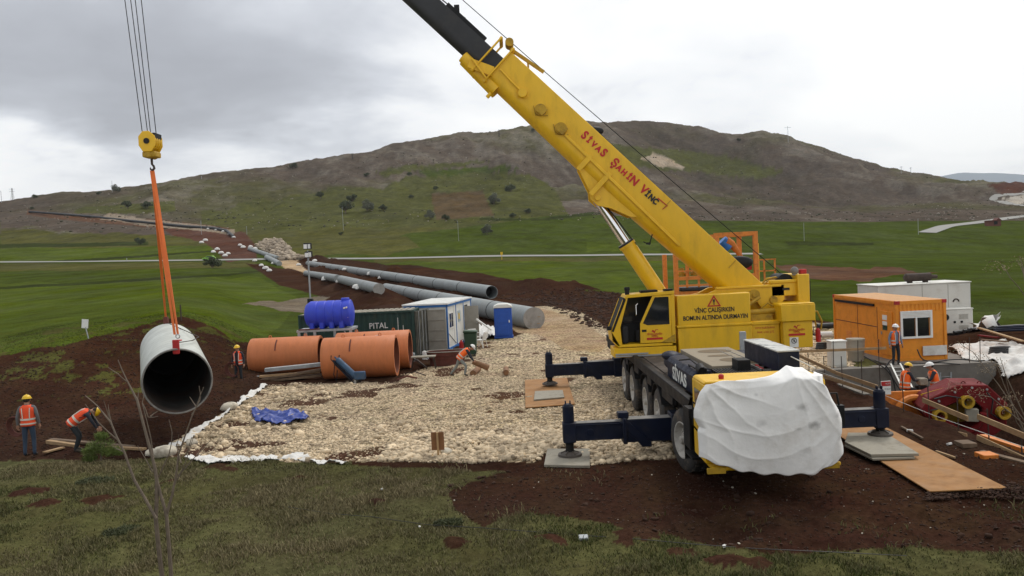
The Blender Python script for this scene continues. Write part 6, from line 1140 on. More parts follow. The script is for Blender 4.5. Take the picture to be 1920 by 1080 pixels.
mb.bb((x0+.06, y0+.08, z1-.07), (x1-.06, y1-.08, z1-.03)); build('roof', mb, mat('pale_orange_roof', (.60, .34, .15), .6, var=.1, dirt=(.5, .4, .28), dirt_amt=.4), oc, smooth=False)
for x in (x0, x1-.16): build('corner_casting', MB().bb((x-.005, y0-.006, z1-.13), (x+.17, y0+.13, z1+.006)), Mt['red'], oc)
build('corner_casting', MB().bb((x0-.006, y1-.14, z1-.13), (x0+.14, y1+.005, z1+.006)), Mt['red'], oc)
# ribbed front around the window
for x in np.arange(x0+.16, x1-.2, .16): build('front_rib', MB().bb((x, y0+.02, z1-.42), (x+.08, y0+.045, z1-.15)), Mt['orange'], oc)
wx0, wx1, wz0, wz1 = 15.36, 16.62, .92, 2.02
fr = MB(); fr.bb((wx0, y0-.03, wz0), (wx0+.08, y0+.04, wz1)); fr.bb((wx1-.08, y0-.03, wz0), (wx1, y0+.04, wz1)); fr.bb((wx0+.08, y0-.03, wz0), (wx1-.08, y0+.04, wz0+.08)); fr.bb((wx0+.08, y0-.03, wz1-.06), (wx1-.08, y0+.04, wz1)); fr.bb(((wx0+wx1)/2-.03, y0-.02, wz0+.08), ((wx0+wx1)/2+.03, y0+.04, wz1-.28)); w_ = build('window', fr, Mt['pvc'], oc)
for q in (0, 1): build('pane', MB().bb((wx0+.085+q*.56, y0+.01, wz0+.085), (wx0+.57+q*.56, y0+.02, wz1-.28)), Mt['glass'], w_)
sh_ = MB(); [sh_.bb((wx0+.08, y0-.025, wz1-.28+k*.055), (wx1-.08, y0+.0, wz1-.28+k*.055+.045)) for k in range(4)]; build('shutter', sh_, Mt['pvc'], w_)
# side door with notices, vents and dark awning rail
dd = build('door', MB().bb((x0-.0, y0+.35, .18), (x0+.05, y0+1.35, 1.98)), Mt['orange'], oc, bevel=.01)
for z, m_ in ((1.62, 'pvc'), (1.36, 'pvc'), (1.2, 'bingreen')): build('notice', MB().bb((x0-.012, y0+.75, z), (x0-.004, y0+1.15, z+.2)), Mt[m_], dd)
build('door_handle', MB().bb((x0-.03, y0+1.22, 1.0), (x0-.0, y0+1.28, 1.12)), Mt['galv'], dd)
build('awning_rail', MB().bb((x0-.04, 33.6, 2.12), (x0+.02, 37.6, 2.22)), Mt['black'], oc)
for y in (33.4, 35.3): build('wall_seam', MB().bb((x0+.03, y, .16), (x0+.048, y+.03, 2.1)), Mt['rustred'], oc)
build('wall_seam', MB().bb((x0+.03, 33.45, 1.25), (x0+.047, 37.7, 1.28)), Mt['rustred'], oc)
for y, zz in ((32.9, .35), (36.0, .45)):
    mb = MB(); [mb.box((x0+.035, y+.25, zz+k*.075), (.02, .55, .03), rotm('Y', .5)) for k in range(6)]; build('vent', mb, Mt['rigorange'], oc)
build('white_wrap', MB().bb((16.2, y0-.05, .22), (17.15, y0-.02, .60)), Mt['geotex'], oc)
# big white generator container behind
gx0, gx1, gy0, gy1, gz1 = 18.4, 23.05, 40.2, 42.6, 2.62
gg = root('generator_container', (20, 41.4, 0), 'large white generator container with a dark silencer on its roof behind the orange one', 'generator')
build('wall', MB().bb((gx0, gy0, .12), (gx1, gy1, gz1-.05)), Mt['cream'], gg, bevel=.02); build('roof', MB().bb((gx0-.04, gy0-.04, gz1-.05), (gx1+.04, gy1+.04, gz1)), Mt['cream'], gg, bevel=.01); build('base_frame', MB().bb((gx0, gy0+.1, 0), (gx1, gy1-.1, .12)), Mt['black'], gg)
mb = MB(); mb.cyl((20.3, 41.2, gz1+.28), (21.55, 41.2, gz1+.28), .21, n=20); mb.cyl((20.2, 41.2, gz1+.28), (20.3, 41.2, gz1+.28), .1, .21, 16); mb.cyl((21.55, 41.2, gz1+.28), (21.9, 41.2, gz1+.26), .1, n=12); mb.bb((20.4, 41.1, gz1), (20.6, 41.3, gz1+.12)); mb.bb((21.2, 41.1, gz1), (21.4, 41.3, gz1+.12)); build('silencer', mb, Mt['rebar'], gg)
for x in (20.6, 21.9): build('panel_seam', MB().bb((x, gy0-.004, .2), (x+.03, gy0+.01, gz1-.1)), Mt['greydoor'], gg)
mb = MB(); mb.torus((22.3, gy0-.02, 1.62), .14, .03, (0, 1, 0), 14, 6, arc=(0, 3.1)); build('exhaust_elbow', mb, Mt['rebar'], gg)
# small white generator
g2 = root('small_generator', (22, 39, 0), 'small white generator set with a control panel at the right of the orange container', 'generator'); ax0, ax1 = aty(1760, 600, 39.2)[0], aty(1825, 600, 39.2)[0]
build('housing', MB().bb((ax0, 39.2, .14), (ax1, 40.1, 1.32)), Mt['cream'], g2, bevel=.04); build('lid', MB().bb((ax0-.02, 39.18, 1.30), (ax1+.02, 40.12, 1.36)), Mt['cream'], g2, bevel=.02); build('fuel_base', MB().bb((ax0+.05, 39.25, 0), (ax1-.05, 40.05, .14)), Mt['black'], g2)
for q, zz in ((.55, .7), (.75, .7)): c = (ax0+(ax1-ax0)*q-.15, 39.18, zz); build('gauge', MB().cyl(c, (c[0], 39.2, zz), .06, n=12), Mt['darkin'], g2)
build('fan_opening', MB().cyl((ax0+.35, 39.17, .95), (ax0+.35, 39.2, .95), .16, n=18), Mt['darkin'], g2)
for zz in (.3, .85): mb = MB(); [mb.bb((ax0+1.0, 39.185, zz+k*.05), (ax0+1.45, 39.198, zz+k*.05+.02)) for k in range(5)]; build('vent', mb, Mt['greydoor'], g2)
# grey cabinet and barrel near the slab edge
p = atz(1572, 688, 0); cb_ = root('electric_cabinet', p, 'light grey electric cabinet left of the grey barrel by the orange container', 'cabinet'); build('cabinet', MB().bb(p+[-.28, -.1, 0], p+[.30, .4, 1.0]), Mt['cabinwall'], cb_, bevel=.02); build('lid', MB().bb(p+[-.31, -.13, 1.0], p+[.33, .43, 1.04]), Mt['cabinwall'], cb_); build('door', MB().bb(p+[-.24, -.115, .08], p+[.26, -.1, .94]), Mt['cabinwall'], cb_, bevel=.01)
p = atz(1605, 676, 0); br = root('barrel', p, 'grey barrel with dark lid between the cabinet and the orange container', 'barrel'); mb = MB(); mb.lathe(p, p+[0, 0, 1], [(0, .01), (0, .30), (.4, .33), (.42, .345), (.45, .335), (.82, .36), (.84, .36), (.84, .01)], 28); build('drum', mb, mat('barrel_grey', (.30, .27, .22), .6, var=.1), br); mb = MB(); mb.cyl(p+[0, 0, .84], p+[0, 0, .91], .375, .36, 28); build('lid', mb, Mt['plate'], br)
# white electric pillar before the window
p = atz(1708, 672, 0); ep = root('electric_pillar', p, 'white electric box on dark posts in front of the container window', 'electric box'); build('box', MB().bb(p+[-.13, -.1, .42], p+[.14, .12, 1.10]), Mt['cabinwall'], ep, bevel=.01); build('hood', MB().bb(p+[-.28, -.16, 1.12], p+[.28, .18, 1.19]), Mt['plate'], ep)
for x in (-.2, .2): build('post', MB().bb(p+[x-.07, -.05, 0], p+[x+.07, .08, 1.12]), Mt['rustred'], ep)
# slab, shaft walls
slab = MB(); slab.bb((11.6, 30.05, -.25), (18.2, 31.0, .03)); slab.bb((14.6, 31.0, -.25), (18.2, 38.2, .028)); solo('concrete_slab', slab, 'concrete', 'concrete slab under the orange container at the edge of the shaft', 'slab')
build_w = MB(); build_w.bb((11.25, 29.7, -2.8), (17.9, 30.04, .14)); solo('shaft_wall', build_w, 'concrete', 'grey concrete wall on the far side of the shaft below the slab', 'concrete wall')
build_w = MB(); build_w.bb((11.0, 25.3, -2.8), (11.25, 30.04, .02)); solo('shaft_wall', build_w, 'concrete', 'short grey concrete wall on the left side of the shaft under the fence rails', 'concrete wall')
# fence: rebar posts with timber rails, one thing
fn_ = root('guard_rail', (11, 24, 0), 'guard rail of pale boards on thin rebar posts along the shaft edge', 'guard rail')
for y in (17.4, 18.6, 19.9, 21.3, 22.7, 24.1, 25.4, 26.9, 28.4, 29.9, 31.3):
    zt = .95+.15*math.sin(y*5); mb = MB(); mb.tube([(11.02, y, gz(11.02, y)-.3), (11.0+.03*math.sin(y*9), y, zt)], .014, 6); build('post', mb, Mt['rebar'], fn_)
for (a_, b_, za, zb_) in ((24.2, 27.2, .42, .40), (27.2, 31.6, .40, .62), (24.4, 28.6, .20, .12)): mb = MB(); mb.beam((10.97, a_, za), (10.97, b_, zb_), .025, .12, up=(0, 0, 1)); mb2 = mb; build('rail', mb2, Mt['wood'], fn_)
for a_, b_ in (((1730, 750), (1815, 785)), ((1833, 781), (1922, 818)), ((1727, 797), (1813, 818)), ((1832, 820), (1922, 862)), ((1668, 790), (1738, 812))):
    p0, p1 = atx(*a_, 10.92), atx(*b_, 10.92); mb = MB(); mb.beam(p0, p1, .03, .13, up=(0, 0, 1)); build('rail', mb, Mt['wood'], fn_)
mb = MB(); mb.tube([(10.98, 17, .22), (10.98, 21, .18), (10.98, 25, .26), (10.98, 31, .2)], .008, 5); build('rope', mb, Mt['letterwhite'], fn_)
for x_, y_ in ((12.2, 30.6), (13.1, 30.5), (13.9, 30.5), (17.4, 29.85), (17.0, 29.85)): mb = MB(); mb.tube([(x_, y_, -.2), (x_+.02, y_, 1.1)], .014, 6); build('post', mb, Mt['rebar'], fn_)
mb = MB(); mb.beam((11.0, 30.9, .72), (14.2, 30.5, .75), .03, .10, up=(0, 0, 1)); build('rail', mb, Mt['wood'], fn_)
c = aty(1661, 727, 23.4); wsn = root('warning_notice', c, 'small white warning notice with red header on the shaft guard rail', 'sign'); build('plate', MB().box(c, (.30, .02, .40), rotm('Z', .1)), Mt['white'], wsn); build('header', MB().box(c+[0, -.014, .12], (.28, .012, .13), rotm('Z', .1)), Mt['red'], wsn)
build('lettering', text_mb('DANGER', .07, wall_T(*(c+[0, -.022, .12])), .001), Mt['letterwhite'], wsn); build('lettering', text_mb('KEEP OUT', .058, wall_T(*(c+[0, -.014, -.04])), .001), Mt['letterblack'], wsn)
# machine in the shaft
mc = root('jacking_machine', (13.6, 24, -2.6), 'red pipe jacking machine with yellow fittings standing in the shaft', 'machine')
yc0 = 23.6; oct_ = [aty(x, y, yc0)[[0, 2]] for x, y in [(1728, 768), (1742, 748), (1795, 722), (1852, 722), (1890, 757), (1888, 800), (1846, 830), (1800, 828), (1752, 800)]]
inn = [aty(x, y, yc0)[[0, 2]] for x, y in [(1772, 775), (1776, 762), (1800, 752), (1826, 752), (1842, 765), (1842, 788), (1826, 802), (1802, 804), (1780, 790)]]
mb = MB(); n_ = len(oct_)
Vf = [[p_[0], yc0, p_[1]] for p_ in oct_]+[[p_[0], yc0, p_[1]] for p_ in inn]+[[p_[0]+.35, yc0+1.3, p_[1]] for p_ in oct_]+[[p_[0]+.35, yc0+1.3, p_[1]] for p_ in inn]
mb.add(Vf, [(i, (i+1) % n_, n_+(i+1) % n_, n_+i) for i in range(n_)]+[(i, 2*n_+i, 2*n_+(i+1) % n_, (i+1) % n_) for i in range(n_)]+[(n_+i, n_+(i+1) % n_, 3*n_+(i+1) % n_, 3*n_+i) for i in range(n_)]+[(2*n_+i, 3*n_+i, 3*n_+(i+1) % n_, 2*n_+(i+1) % n_) for i in range(n_)])
build('shield', mb, Mt['tbmred'], mc, bevel=.03, smooth=False)
for (x, y, r) in ((1757, 778, .17), (1808, 752, .17), (1876, 772, .17)): c = aty(x, y, yc0); mb = MB(); mb.lathe(c+[0, -.22, 0], c+[0, .2, 0], [(.3, r*.6), (0, r*.75), (0, r*1.15), (.06, r*1.15), (.06, r), (.4, r)], 22); build('jack_cylinder', mb, Mt['yellow2'], mc)
c = aty(1822, 778, yc0-.1); build('control_box', MB().box(c, (.34, .2, .38), rotm('Z', -.3)), Mt['plate'], mc, bevel=.02); mb = MB(); mb.torus(aty(1806, 778, yc0-.12), .60, .10, (0, 1, .25), 30, 8, arc=(3.1, 6.3)); build('lower_ring', mb, Mt['tbmred'], mc)
build('inner_plate', MB().bb((12.6, yc0+.9, -1.4), (14.6, yc0+1.0, .0)), Mt['yellow2'], mc)
tf_ = root('jacking_rig', (12.2, 25, -2.6), 'ochre yellow jacking frame in the shaft below the two seated workers', 'machine')
c = aty(1690, 765, 24.9); build('front_plate', MB().bb((c[0]-.55, 24.9, -1.9), (13.6, 25.0, .12)), Mt['rigorange'], tf_, bevel=.02); build('deck_plate', MB().bb((c[0]-.5, 25.0, -.86), (13.9, 26.2, -.78)), Mt['yellow2'], tf_)
mb = MB(); mb.torus((12.3, 24.7, -.6), .55, .10, (0, 1, 0), 30, 8); build('thrust_ring', mb, Mt['rigorange'], tf_); mb = MB(); mb.beam((12.4, 24.4, .05), (13.1, 23.8, .40), .05, .10); build('yellow_arm', mb, Mt['hardyellow'], tf_)
for i, (a, b_, w, h, m, lb) in enumerate([((1822, 838), (1925, 880), .2, .12, 'rigorange', 'orange steel beam at the right edge of the shaft'), ((1842, 818), (1925, 845), .16, .10, 'rigorange', 'upper orange beam at the right edge of the shaft'), ((1650, 756), (1745, 800), .18, .10, 'white', 'white edge beam running along the near side of the shaft')]):
    P0, P1 = atx(*a, 11.9), atx(*b_, 11.9); mb = MB(); mb.beam(P0, P1, w, h); solo('steel_beam', mb, m, lb, 'steel beam')
for i, (x, y, w, m, lb) in enumerate([(1852, 858, .34, 'rigorange', 'flat orange crate lying below the lower rail'), (1812, 836, .34, 'wooddark', 'dark tray on the soil beside the orange crate')]):
    c = atz(x, y, 0); solo('flat_crate', MB().bb(c+[-w/2, -.15, -.02], c+[w/2, .22, .09]), m, lb, 'crate', bevel=.01)
for k, (x, y) in enumerate([(1760, 752), (1790, 735), (1822, 727), (1850, 730), (1872, 748), (1884, 775), (1878, 798), (1850, 818), (1815, 820), (1780, 806), (1758, 792)]):
    c = aty(x, y, yc0); mb = MB(); mb.cyl(c+[0, -.03, 0], c+[0, .02, 0], .035, n=8); build('bolt', mb, Mt['steel'], mc)
for pts in ([(1752, 748), (1775, 742), (1800, 746), (1812, 760)], [(1850, 735), (1862, 750), (1858, 775), (1876, 786)], [(1745, 770), (1765, 765), (1790, 772)]):
    mb = MB(); mb.tube([aty(x, y, yc0-.08-.05*(i % 2)) for i, (x, y) in enumerate(pts)], .022, 6); build('hydraulic_hose', mb, Mt['rubber'], mc)
for x in (1806, 1836): c = aty(x, 722, yc0+.3); mb = MB(); mb.torus(c+[0, 0, .05], .06, .015, (0, 1, 0), 14, 6); build('lifting_eye', mb, Mt['tbmred'], mc)
for i, (a, b_, w, m, lb) in enumerate([((1755, 846), (1790, 858), .05, 'wood', 'thin pale batten on the soil in front of the guard rail'), ((1690, 800), (1730, 822), .05, 'wooddark', 'old thin lath on the soil beside the plates'), ((1840, 846), (1925, 868), .14, 'wooddark', 'dark timber lying under the lower guard rail at the right edge')]):
    mb = MB(); mb.beam(atz(*a, .05), atz(*b_, .05), w, .04); solo('timber', mb, m, lb, 'timber')
# ladders
def ladder(a, b_, w, label, m='letterwhite'):
    a = np.array(a, float); b_ = np.array(b_, float); r_ = root('ladder', a, label, 'ladder'); o_ = np.array([w/2, 0, 0])
    for s_ in (-1, 1): mb = MB(); mb.beam(a+o_*s_, b_+o_*s_, .05, .035); build('side_rail', mb, Mt[m], r_)
    for k in range(1, 11): c = a+(b_-a)*k/11; mb = MB(); mb.cyl(c-o_, c+o_, .014, n=6); build('rung', mb, Mt[m], r_)
ladder(aty(1722, 770, 25.0), aty(1679, 682, 29.2), .34, 'pale ladder leaning from the shaft up to the slab edge before the container'); ladder((15.9, 29.5, -2.0), (16.0, 29.66, -.15), .4, 'thin ladder against the concrete wall at the right of the shaft', 'galv')
# cables on the slab
for i, pts in enumerate([[(1620, 668), (1660, 690), (1668, 700), (1690, 735)], [(1640, 676), (1665, 686), (1676, 715), (1680, 740)], [(1700, 680), (1740, 682), (1790, 672), (1840, 678)], [(1720, 655), (1728, 676), (1760, 680), (1800, 683)], [(1660, 690), (1672, 670), (1690, 682), (1702, 690)]]):
    mb = MB(); Q = [aty(x, y, 29.6 if j else 29.6) for j, (x, y) in enumerate(pts)]; Q2 = []
    for a, b_ in zip(Q[:-1], Q[1:]): Q2 += [a*(1-t_)+b_*t_ for t_ in (0, .25, .5, .75)]
    Q2.append(Q[-1]); Q2 = np.array(Q2)
    for _ in range(3): Q2[1:-1] = (Q2[:-2]+2*Q2[1:-1]+Q2[2:])/4
    mb.tube(list(Q2), .022, 6); solo('cable', mb, 'rubber', ['black cable hanging down the slab edge at the ladder', 'thin black cable beside the ladder foot', 'black cable lying along the slab edge at the right', 'black cable looping from the electric box', 'short black cable loop at the feet of the white helmeted worker'][i], 'cable')
# yard on the right: hoses, white sheet, coil, timber
sheet('geotextile', [(1782, 656), (1835, 644), (1960, 655), (1985, 690), (1880, 716), (1866, 684), (1795, 676)], .05, 'geotex', 'large white geotextile sheet spread on the bank right of the shaft', 'geotextile', .18, 1.0, n=50)
sheet('geotextile', [(1822, 624), (1850, 618), (1868, 612), (1880, 622), (1850, 628)], .05, 'geotex', 'white sheet heap behind the black hoses beside the small generator', 'geotextile', .5, .9, n=24)
HL = ['front black hose of the bundle right of the small generator', 'second black hose from the front right of the small generator', 'third black hose from the front right of the small generator', 'fourth black hose from the front, mid bundle', 'fifth black hose from the front, near the back of the bundle', 'rearmost black hose of the bundle behind the white sheet']
for i in range(6):
    mb = MB(); Q = []
    for k in range(9):
        X_ = 20.6+k*.9; Y_ = 35.2+i*.42+.35*math.sin(k*.9+i*1.3)-k*.05; Q.append((X_, Y_, gz(X_, Y_)+.12+.05*(i % 2)))
    mb.tube(Q, .085, 8); solo('hose', mb, 'rubber', HL[i], 'hose', 'black hoses right of the generators')
for i, (x, y, R_, n__, lb) in enumerate([(1875, 662, .36, 4, 'small coil of black hose on the white sheet'), (1905, 618, .8, 3, 'wide dark blue hose coil behind the black hoses'), (1540, 652, .22, 4, 'small black hose coil left of the orange container')]):
    c = hit(x, y+4); mb = MB(); [mb.torus(c+[.02*k, .03*k, .07+k*.07], R_*(1-.04*k), .05, (0, .1, 1), 26, 7) for k in range(n__)]; solo('hose_coil', mb, 'rubber' if i != 1 else 'navy', lb, 'hose coil')
for i, (a, b_, m, lb) in enumerate([((1835, 628), (1918, 652), 'wood', 'long pale plank on the black hoses at the right edge'), ((1838, 652), (1890, 653), 'wooddark', 'old plank lying at the near side of the hoses'), ((1836, 642), (1872, 645), 'tbmred', 'red steel bar in front of the hose bundle')]):
    P0, P1 = hit(*a)+[0, 0, .3], hit(*b_)+[0, 0, .25]; mb = MB(); mb.beam(P0, P1, .14, .05); solo('plank' if i < 2 else 'steel_bar', mb, m, lb, 'plank' if i < 2 else 'steel bar')
# rubble pipes between crane and orange container
for i, (a, b_, lb) in enumerate([((1532, 612), (1562, 610), 'dark pipe lying on gravel behind the crane counterweight'), ((1530, 628), (1560, 627), 'white wrapped pipe on gravel behind the crane counterweight')]):
    P0, P1 = atz(*a, .2), atz(*b_, .2); mb = MB(); mb.cyl(P0, P1, .16, n=12); solo('pipe_piece', mb, 'rubber' if i == 0 else 'geotex', lb, 'pipe')
# orange separation plant frame behind the crane
rg = root('separation_plant', (8.9, 34.5, 0), 'orange steel frame plant with railings and blue motor behind the crane boom', 'plant frame')
X0r, X1r = 6.95, 10.9
for x, y, zt in ((6.95, 33.8, 4.7), (8.72, 33.8, 5.45), (10.35, 33.8, 5.45), (6.95, 36.2, 4.7), (10.35, 36.2, 5.45)): build('post', MB().bb((x-.09, y-.09, 0), (x+.09, y+.09, zt)), Mt['rigorange'], rg, bevel=.01)
for a_, b_ in (((8.62, 33.73, 5.35), (10.44, 33.88, 5.52)), ((8.62, 36.1, 5.35), (10.44, 36.26, 5.5)), ((10.26, 33.88, 5.35), (10.44, 36.1, 5.5)), ((6.9, 33.72, 3.6), (10.4, 33.86, 3.75)), ((6.9, 33.72, 2.95), (10.4, 33.86, 3.12)), ((6.9, 33.72, 3.32), (8.6, 33.8, 3.40))): build('cross_beam', MB().bb(a_, b_), Mt['rigorange'], rg)
mb = MB(); corr(mb, 6.95, 8.7, 1.4, 2.95, 33.8, .05, .35); mb.bb((6.95, 33.9, .3), (10.4, 36.2, 2.9)); build('wall', mb, Mt['rigorange'], rg, smooth=False)
build('tank_cover', MB().bb((7.1, 33.66, 3.13), (8.55, 34.9, 3.28)), Mt['rubber'], rg, bevel=.04)
for x in (7.3, 7.9, 8.3): c = (x, 34.4, 3.76); mb = MB(); mb.cyl(c, (x, 34.4, 4.1), .13, n=12); mb.cyl((x-.2, 34.4, 3.85), (x+.2, 34.4, 3.85), .09, n=10); build('pump', mb, Mt['yellow2'], rg)
for x in (7.55, 8.05): build('riser', MB().cyl((x, 34.2, 3.7), (x, 34.2, 4.6), .05, n=10), Mt['rigorange'], rg)
mb = MB(); mb.cyl(aty(1352, 452, 34.3), aty(1366, 466, 34.3), .28, n=18); build('motor', mb, Mt['bluetrim'], rg)
mb = MB(); Q = [aty(1362, 452, 34.2), aty(1372, 458, 34.2), aty(1383, 472, 34.2), aty(1393, 488, 34.2), aty(1394, 510, 34.2)]; mb.tube(Q, [.2, .17, .11, .09, .09], 12); build('suction_pipe', mb, Mt['rigorange'], rg)
for x in (10.7, 11.15): build('rail_post', MB().bb((x-.03, 33.8, 2.9), (x+.03, 33.86, 4.3)), Mt['rigorange'], rg)
for z in (3.3, 3.8, 4.28): build('handrail', MB().bb((10.45, 33.8, z), (11.2, 33.85, z+.05)), Mt['rigorange'], rg)
build('rail_post', MB().bb((10.68, 34.6, 2.9), (10.74, 34.66, 5.0)), Mt['hardyellow'], rg)
for x in (7.4, 7.9, 8.35, 9.3, 9.85): build('upright', MB().bb((x-.04, 33.74, 2.9), (x+.04, 33.82, 4.5 if x < 8.6 else 4.2)), Mt['rigorange'], rg)
for z in (4.45, 3.95): build('handrail', MB().bb((6.95, 33.72, z), (8.7, 33.78, z+.06)), Mt['rigorange'], rg)
for x in (9.2, 9.9): build('valve', MB().bb((x, 33.9, 3.9), (x+.3, 34.2, 4.4)), Mt['red'], rg)
# ================================================================ PEOPLE
def skin_mesh(J, E, R):
    names = list(J); idx = {k: i for i, k in enumerate(names)}
    me = bpy.data.meshes.new('s'); me.from_pydata([J[k] for k in names], [(idx[a], idx[b]) for a, b in E], []); ob = bpy.data.objects.new('s', me); COL.objects.link(ob)
    m = ob.modifiers.new('k', 'SKIN'); m.use_smooth_shade = True; sv = me.skin_vertices[0].data
    for k in names: sv[idx[k]].radius = R[k] if hasattr(R[k], '__len__') else (R[k], R[k])
    sv[0].use_root = True; s2 = ob.modifiers.new('u', 'SUBSURF'); s2.levels = 2; dg = bpy.context.evaluated_depsgraph_get(); dg.update(); ev = bpy.data.meshes.new_from_object(ob.evaluated_get(dg))
    V = np.array([v.co[:] for v in ev.vertices]); Fc = [tuple(p.vertices) for p in ev.polygons]; bpy.data.objects.remove(ob); bpy.data.meshes.remove(ev); return V, Fc
STAND = dict(pel=(0, 0, .93), wai=(0, .005, 1.08), che=(0, 0, 1.30), nek=(0, .0, 1.475), hed=(0, .02, 1.58), top=(0, .025, 1.66),
  shL=(-.17, 0, 1.41), elL=(-.25, -.03, 1.14), wrL=(-.27, .03, .90), shR=(.17, 0, 1.41), elR=(.25, -.03, 1.14), wrR=(.27, .03, .90),
  hiL=(-.09, 0, .88), knL=(-.11, .03, .48), anL=(-.12, -.02, .10), toL=(-.13, .14, .045), hiR=(.09, 0, .88), knR=(.11, .03, .48), anR=(.12, -.02, .10), toR=(.13, .14, .045))
def pose(**k): d = dict(STAND); d.update(k); return d
def mirror(d, **k):
    for a, v in k.items(): d[a+'L'] = (-v[0], v[1], v[2]); d[a+'R'] = v
    return d
BEND = mirror(pose(pel=(0, -.16, .86), wai=(0, -.02, .98), che=(0, .18, 1.10), nek=(0, .34, 1.16), hed=(0, .44, 1.14), top=(0, .51, 1.12)), sh=(.17, .27, 1.12), el=(.22, .40, .88), wr=(.16, .50, .66), hi=(.09, -.16, .82), kn=(.12, .02, .47), an=(.13, -.10, .10), to=(.14, .07, .045))
STRIDE = pose(pel=(0, -.02, .80), wai=(0, .08, .92), che=(0, .26, 1.06), nek=(0, .42, 1.18), hed=(0, .53, 1.22), top=(0, .59, 1.27), shL=(-.17, .34, 1.14), elL=(-.22, .44, .88), wrL=(-.16, .56, .68), shR=(.17, .34, 1.14), elR=(.22, .46, .86), wrR=(.14, .60, .66), hiL=(-.09, -.03, .76), knL=(-.11, -.16, .44), anL=(-.12, -.44, .11), toL=(-.13, -.28, .045), hiR=(.09, -.01, .76), knR=(.11, .26, .47), anR=(.12, .18, .10), toR=(.13, .34, .045))
REACH = mirror(pose(), el=(.25, .14, 1.18), wr=(.16, .38, 1.12))
SIT = mirror(pose(che=(0, .05, 1.29), nek=(0, .09, 1.46), hed=(0, .13, 1.565), top=(0, .15, 1.64)), sh=(.17, .05, 1.40), el=(.23, .16, 1.16), wr=(.14, .38, 1.12), kn=(.12, .36, .80), an=(.13, .34, .42), to=(.13, .5, .38))
EDG = [('pel', 'wai'), ('wai', 'che'), ('che', 'nek'), ('nek', 'hed'), ('hed', 'top'), ('che', 'shL'), ('shL', 'elL'), ('elL', 'wrL'), ('che', 'shR'), ('shR', 'elR'), ('elR', 'wrR'), ('pel', 'hiL'), ('hiL', 'knL'), ('knL', 'anL'), ('anL', 'toL'), ('pel', 'hiR'), ('hiR', 'knR'), ('knR', 'anR'), ('anR', 'toR')]
RAD = dict(pel=(.15, .11), wai=(.135, .10), che=(.155, .11), nek=.055, hed=.088, top=.07, hi=.085, kn=.062, an=.045, to=.042, sh=.066, el=.047, wr=.032)
